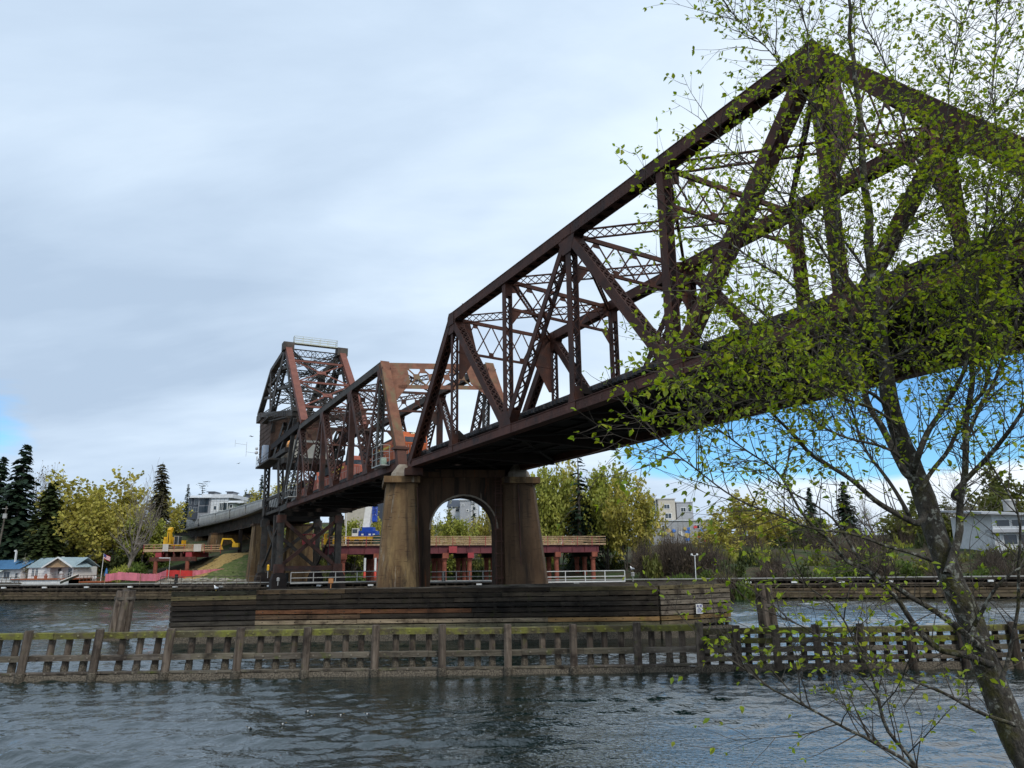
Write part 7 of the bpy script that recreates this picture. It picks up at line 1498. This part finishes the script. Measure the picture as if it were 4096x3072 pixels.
def twig(p, d, L, r, lvl):
    n = max(3, int(L / .07)); pts = [p.copy()]; q = p.copy(); dd = d.normalized(); px, py = toview(p); k = dens(px, py)
    for i in range(n):
        dd = (dd + rdir(rn) * .16 + V((0, 0, .03))).normalized(); q = q + dd * (L / n); pts.append(q.copy())
        if lvl == 0 and i > 0 and rn.random() < .55:
            sd_ = rdir(rn); sd_ = (sd_ - dd * sd_.dot(dd)).normalized(); twig(q, (dd * .8 + sd_ * .8).normalized(), L * rn.uniform(.25, .5), r * .55, 1)
        if i > 0 and rn.random() < (.30 if lvl == 0 else .5) * k:
            for z_ in range(rn.choice((1, 2, 2, 3))):
                sd_ = rdir(rn); sd_ = (sd_ - dd * sd_.dot(dd)).normalized(); leaf_at(q, (dd * .5 + sd_).normalized(), .020 + .034 * rn.random() ** 1.6)
    for i in range(rn.randrange(2, 4)):
        if rn.random() < k + .25: leaf_at(q, (dd + rdir(rn) * .7).normalized(), rn.uniform(.018, .046))
    tw.tube(pts, [max(r * (1 - .8 * i / n), .0011) for i in range(n + 1)], 4 if lvl == 0 else 3, cap=False)
for pts, Y0, Y1, r0, r1, lvl in LIMBS:
    n = len(pts); P3 = [atY(x, y, Y0 + (Y1 - Y0) * i / (n - 1) + (.12 * noise.noise(V((x * .004, y * .004, lvl))) if i else 0)) for i, (x, y) in enumerate(pts)]
    sp = smooth_path(P3); m_ = len(sp); rad = [(r0 + (r1 - r0) * (i / (m_ - 1)) ** (1.0 if lvl == 0 else .8)) * (1 if lvl == 0 else .52) for i in range(m_)]
    sp2 = [p + V((noise.noise(p * 3.1), noise.noise(p * 3.1 + V((9, 0, 0))), noise.noise(p * 3.1 + V((0, 9, 0))))) * .025 for p in sp]
    bark.tube(sp2, [r * (1 + .10 * noise.noise(p * 7)) for r, p in zip(rad, sp2)], 10 if lvl == 0 else 7, cap=False)
    tot = sum((b - a).length for a, b in zip(sp2, sp2[1:])); start = .42 if lvl == 0 else .08; acc = 0
    for i, (a, b) in enumerate(zip(sp2, sp2[1:])):
        acc += (b - a).length
        if acc / tot < start: continue
        k = (b - a).length * (30 if lvl else 20); k = int(k) + (rn.random() < k % 1)
        for j in range(k):
            p = a.lerp(b, rn.random()); ax = (b - a).normalized(); sd_ = rdir(rn); sd_ = (sd_ - ax * sd_.dot(ax)).normalized()
            d = (ax * rn.uniform(.3, 1.0) + sd_ * .8 + V((-.10, 0, .12))).normalized(); px, py = toview(p)
            if py > 1900 and rn.random() < .55: continue
            twig(p, d, rn.uniform(.25, .75), .0042, 0)
    twig(sp2[-1], (sp2[-1] - sp2[-3]).normalized(), .5, max(r1 * .8, .004), 0)
o = bark.build('trunk', M['fbark'], ft); tw.build('twigs', M['twig'], ft); lv.build('crown', M['fleaf'], ft)
print('leaves', len(lv.f) // 6, 'twig faces', len(tw.f))
# ---------------------------------------------------------------- birds
def bird(label, pos, kind, rz=0.0, sc=1.0):
    t_ = thing(kind, label, 'bird', tuple(pos), rz, 'birds on the water' if kind == 'duck' else 'gulls'); K = dict(parent=t_, local=True)
    m = MB(); m.smooth = True
    rings = [(-.30, .02, .10), (-.22, .07, .10), (-.05, .12, .09), (.10, .11, .10), (.18, .07, .14), (.20, .055, .20), (.24, .06, .26), (.30, .045, .265), (.345, .012, .255)]
    if kind == 'gull': rings = [(x, r * .9, z + .12) for x, r, z in rings]
    def col(i): return ((.03, .03, .03) if i != 3 else (.5, .5, .5)) if kind == 'duck' else ((.5, .52, .55) if i < 3 else (.9, .9, .9))
    prev = None
    for i, (x, r, z) in enumerate(rings):
        ring = [(x * sc, r * cos(2 * PI * k / 8) * sc, (z + r * sin(2 * PI * k / 8)) * sc) for k in range(8)]
        if prev: m.tint(*col(i)); m.loft([prev, ring], cap=(i in (1, len(rings) - 1)))
        prev = ring
    if kind == 'gull':
        m.tint(.7, .45, .1)
        for y in (-.04, .04): m.tube([(0, y * sc, .12 * sc), (0, y * sc, -.02)], .012, 4)
    m.build('body', bpy.data.materials.get('feathers') or flat('feathers', (1, 1, 1), .7), **K)
    m = MB(); m.prism([(.33 * sc, -.02 * sc, (.25 if kind == 'duck' else .37) * sc), (.33 * sc, .02 * sc, (.25 if kind == 'duck' else .37) * sc), (.42 * sc, 0, (.235 if kind == 'duck' else .355) * sc)], (0, 0, .025 * sc)); m.build('beak', M['yellow'], **K)
    return t_
for x, y, lb, rz in ((1230, 2846, 'white-topped duck farthest back of the swimming group', .3), (1245, 2868, 'small dark duck just below the farthest back duck', .4), (1362, 2862, 'dark duck swimming rightmost of the group', .1), (998, 2914, 'black and white duck swimming leftmost of the group', 2.9), (1130, 2898, 'faint diving duck in the middle of the group', .2), (1470, 2858, 'duck swimming right of the group, near the pier reflection', 3.0)):
    bird(lb, atz(x, y, 0.0) - UP * .02, 'duck', rz, .34)
P = atY(870, 2362, 63); bird('white gull standing on the left wing of the plank fender', (P.x, 62.7, 3.96), 'gull', 2.5, 1.0)
q = atY(2532, 2326, 80); bird('gull perched on the lantern post right of the white handrail', (q.x, q.y, q.z + .98), 'gull', 2.0, 1.25)
P = Bp(12.2, .4, 27.05); bird('small gull on the top chord of the big dark truss', tuple(P), 'gull', 1.0, 1.0)
def flyer(label, px, py, Y, sc, roll):
    q = atY(px, py, Y); t_ = thing('flying_bird', label, 'bird', tuple(q), 1.0, 'birds in flight'); K = dict(parent=t_, local=True); m = MB(); m.tint(.06); m.loft([[(x * sc, r * cos(k * PI / 3) * sc, r * sin(k * PI / 3) * sc) for k in range(6)] for x, r in ((-.35, .02), (-.1, .09), (.15, .08), (.32, .02))]); m.build('body', bpy.data.materials['feathers'], **K)
    for sg in (-1, 1): m = MB(); m.tint(.08); m.prism([(.12 * sc, 0, 0), (.1 * sc, sg * .4 * sc, (.15 + roll * sg) * sc), (-.1 * sc, sg * .85 * sc, (.02 + roll * sg) * sc), (-.12 * sc, 0, 0)], (0, 0, .02)); m.build('wing', bpy.data.materials['feathers'], **K)
flyer('dark bird in flight left of the counterweight', 1007, 1746, 110, 0.7, .1); flyer('tiny dark bird in flight low left of the tower', 954, 1854, 130, 0.6, -.1)
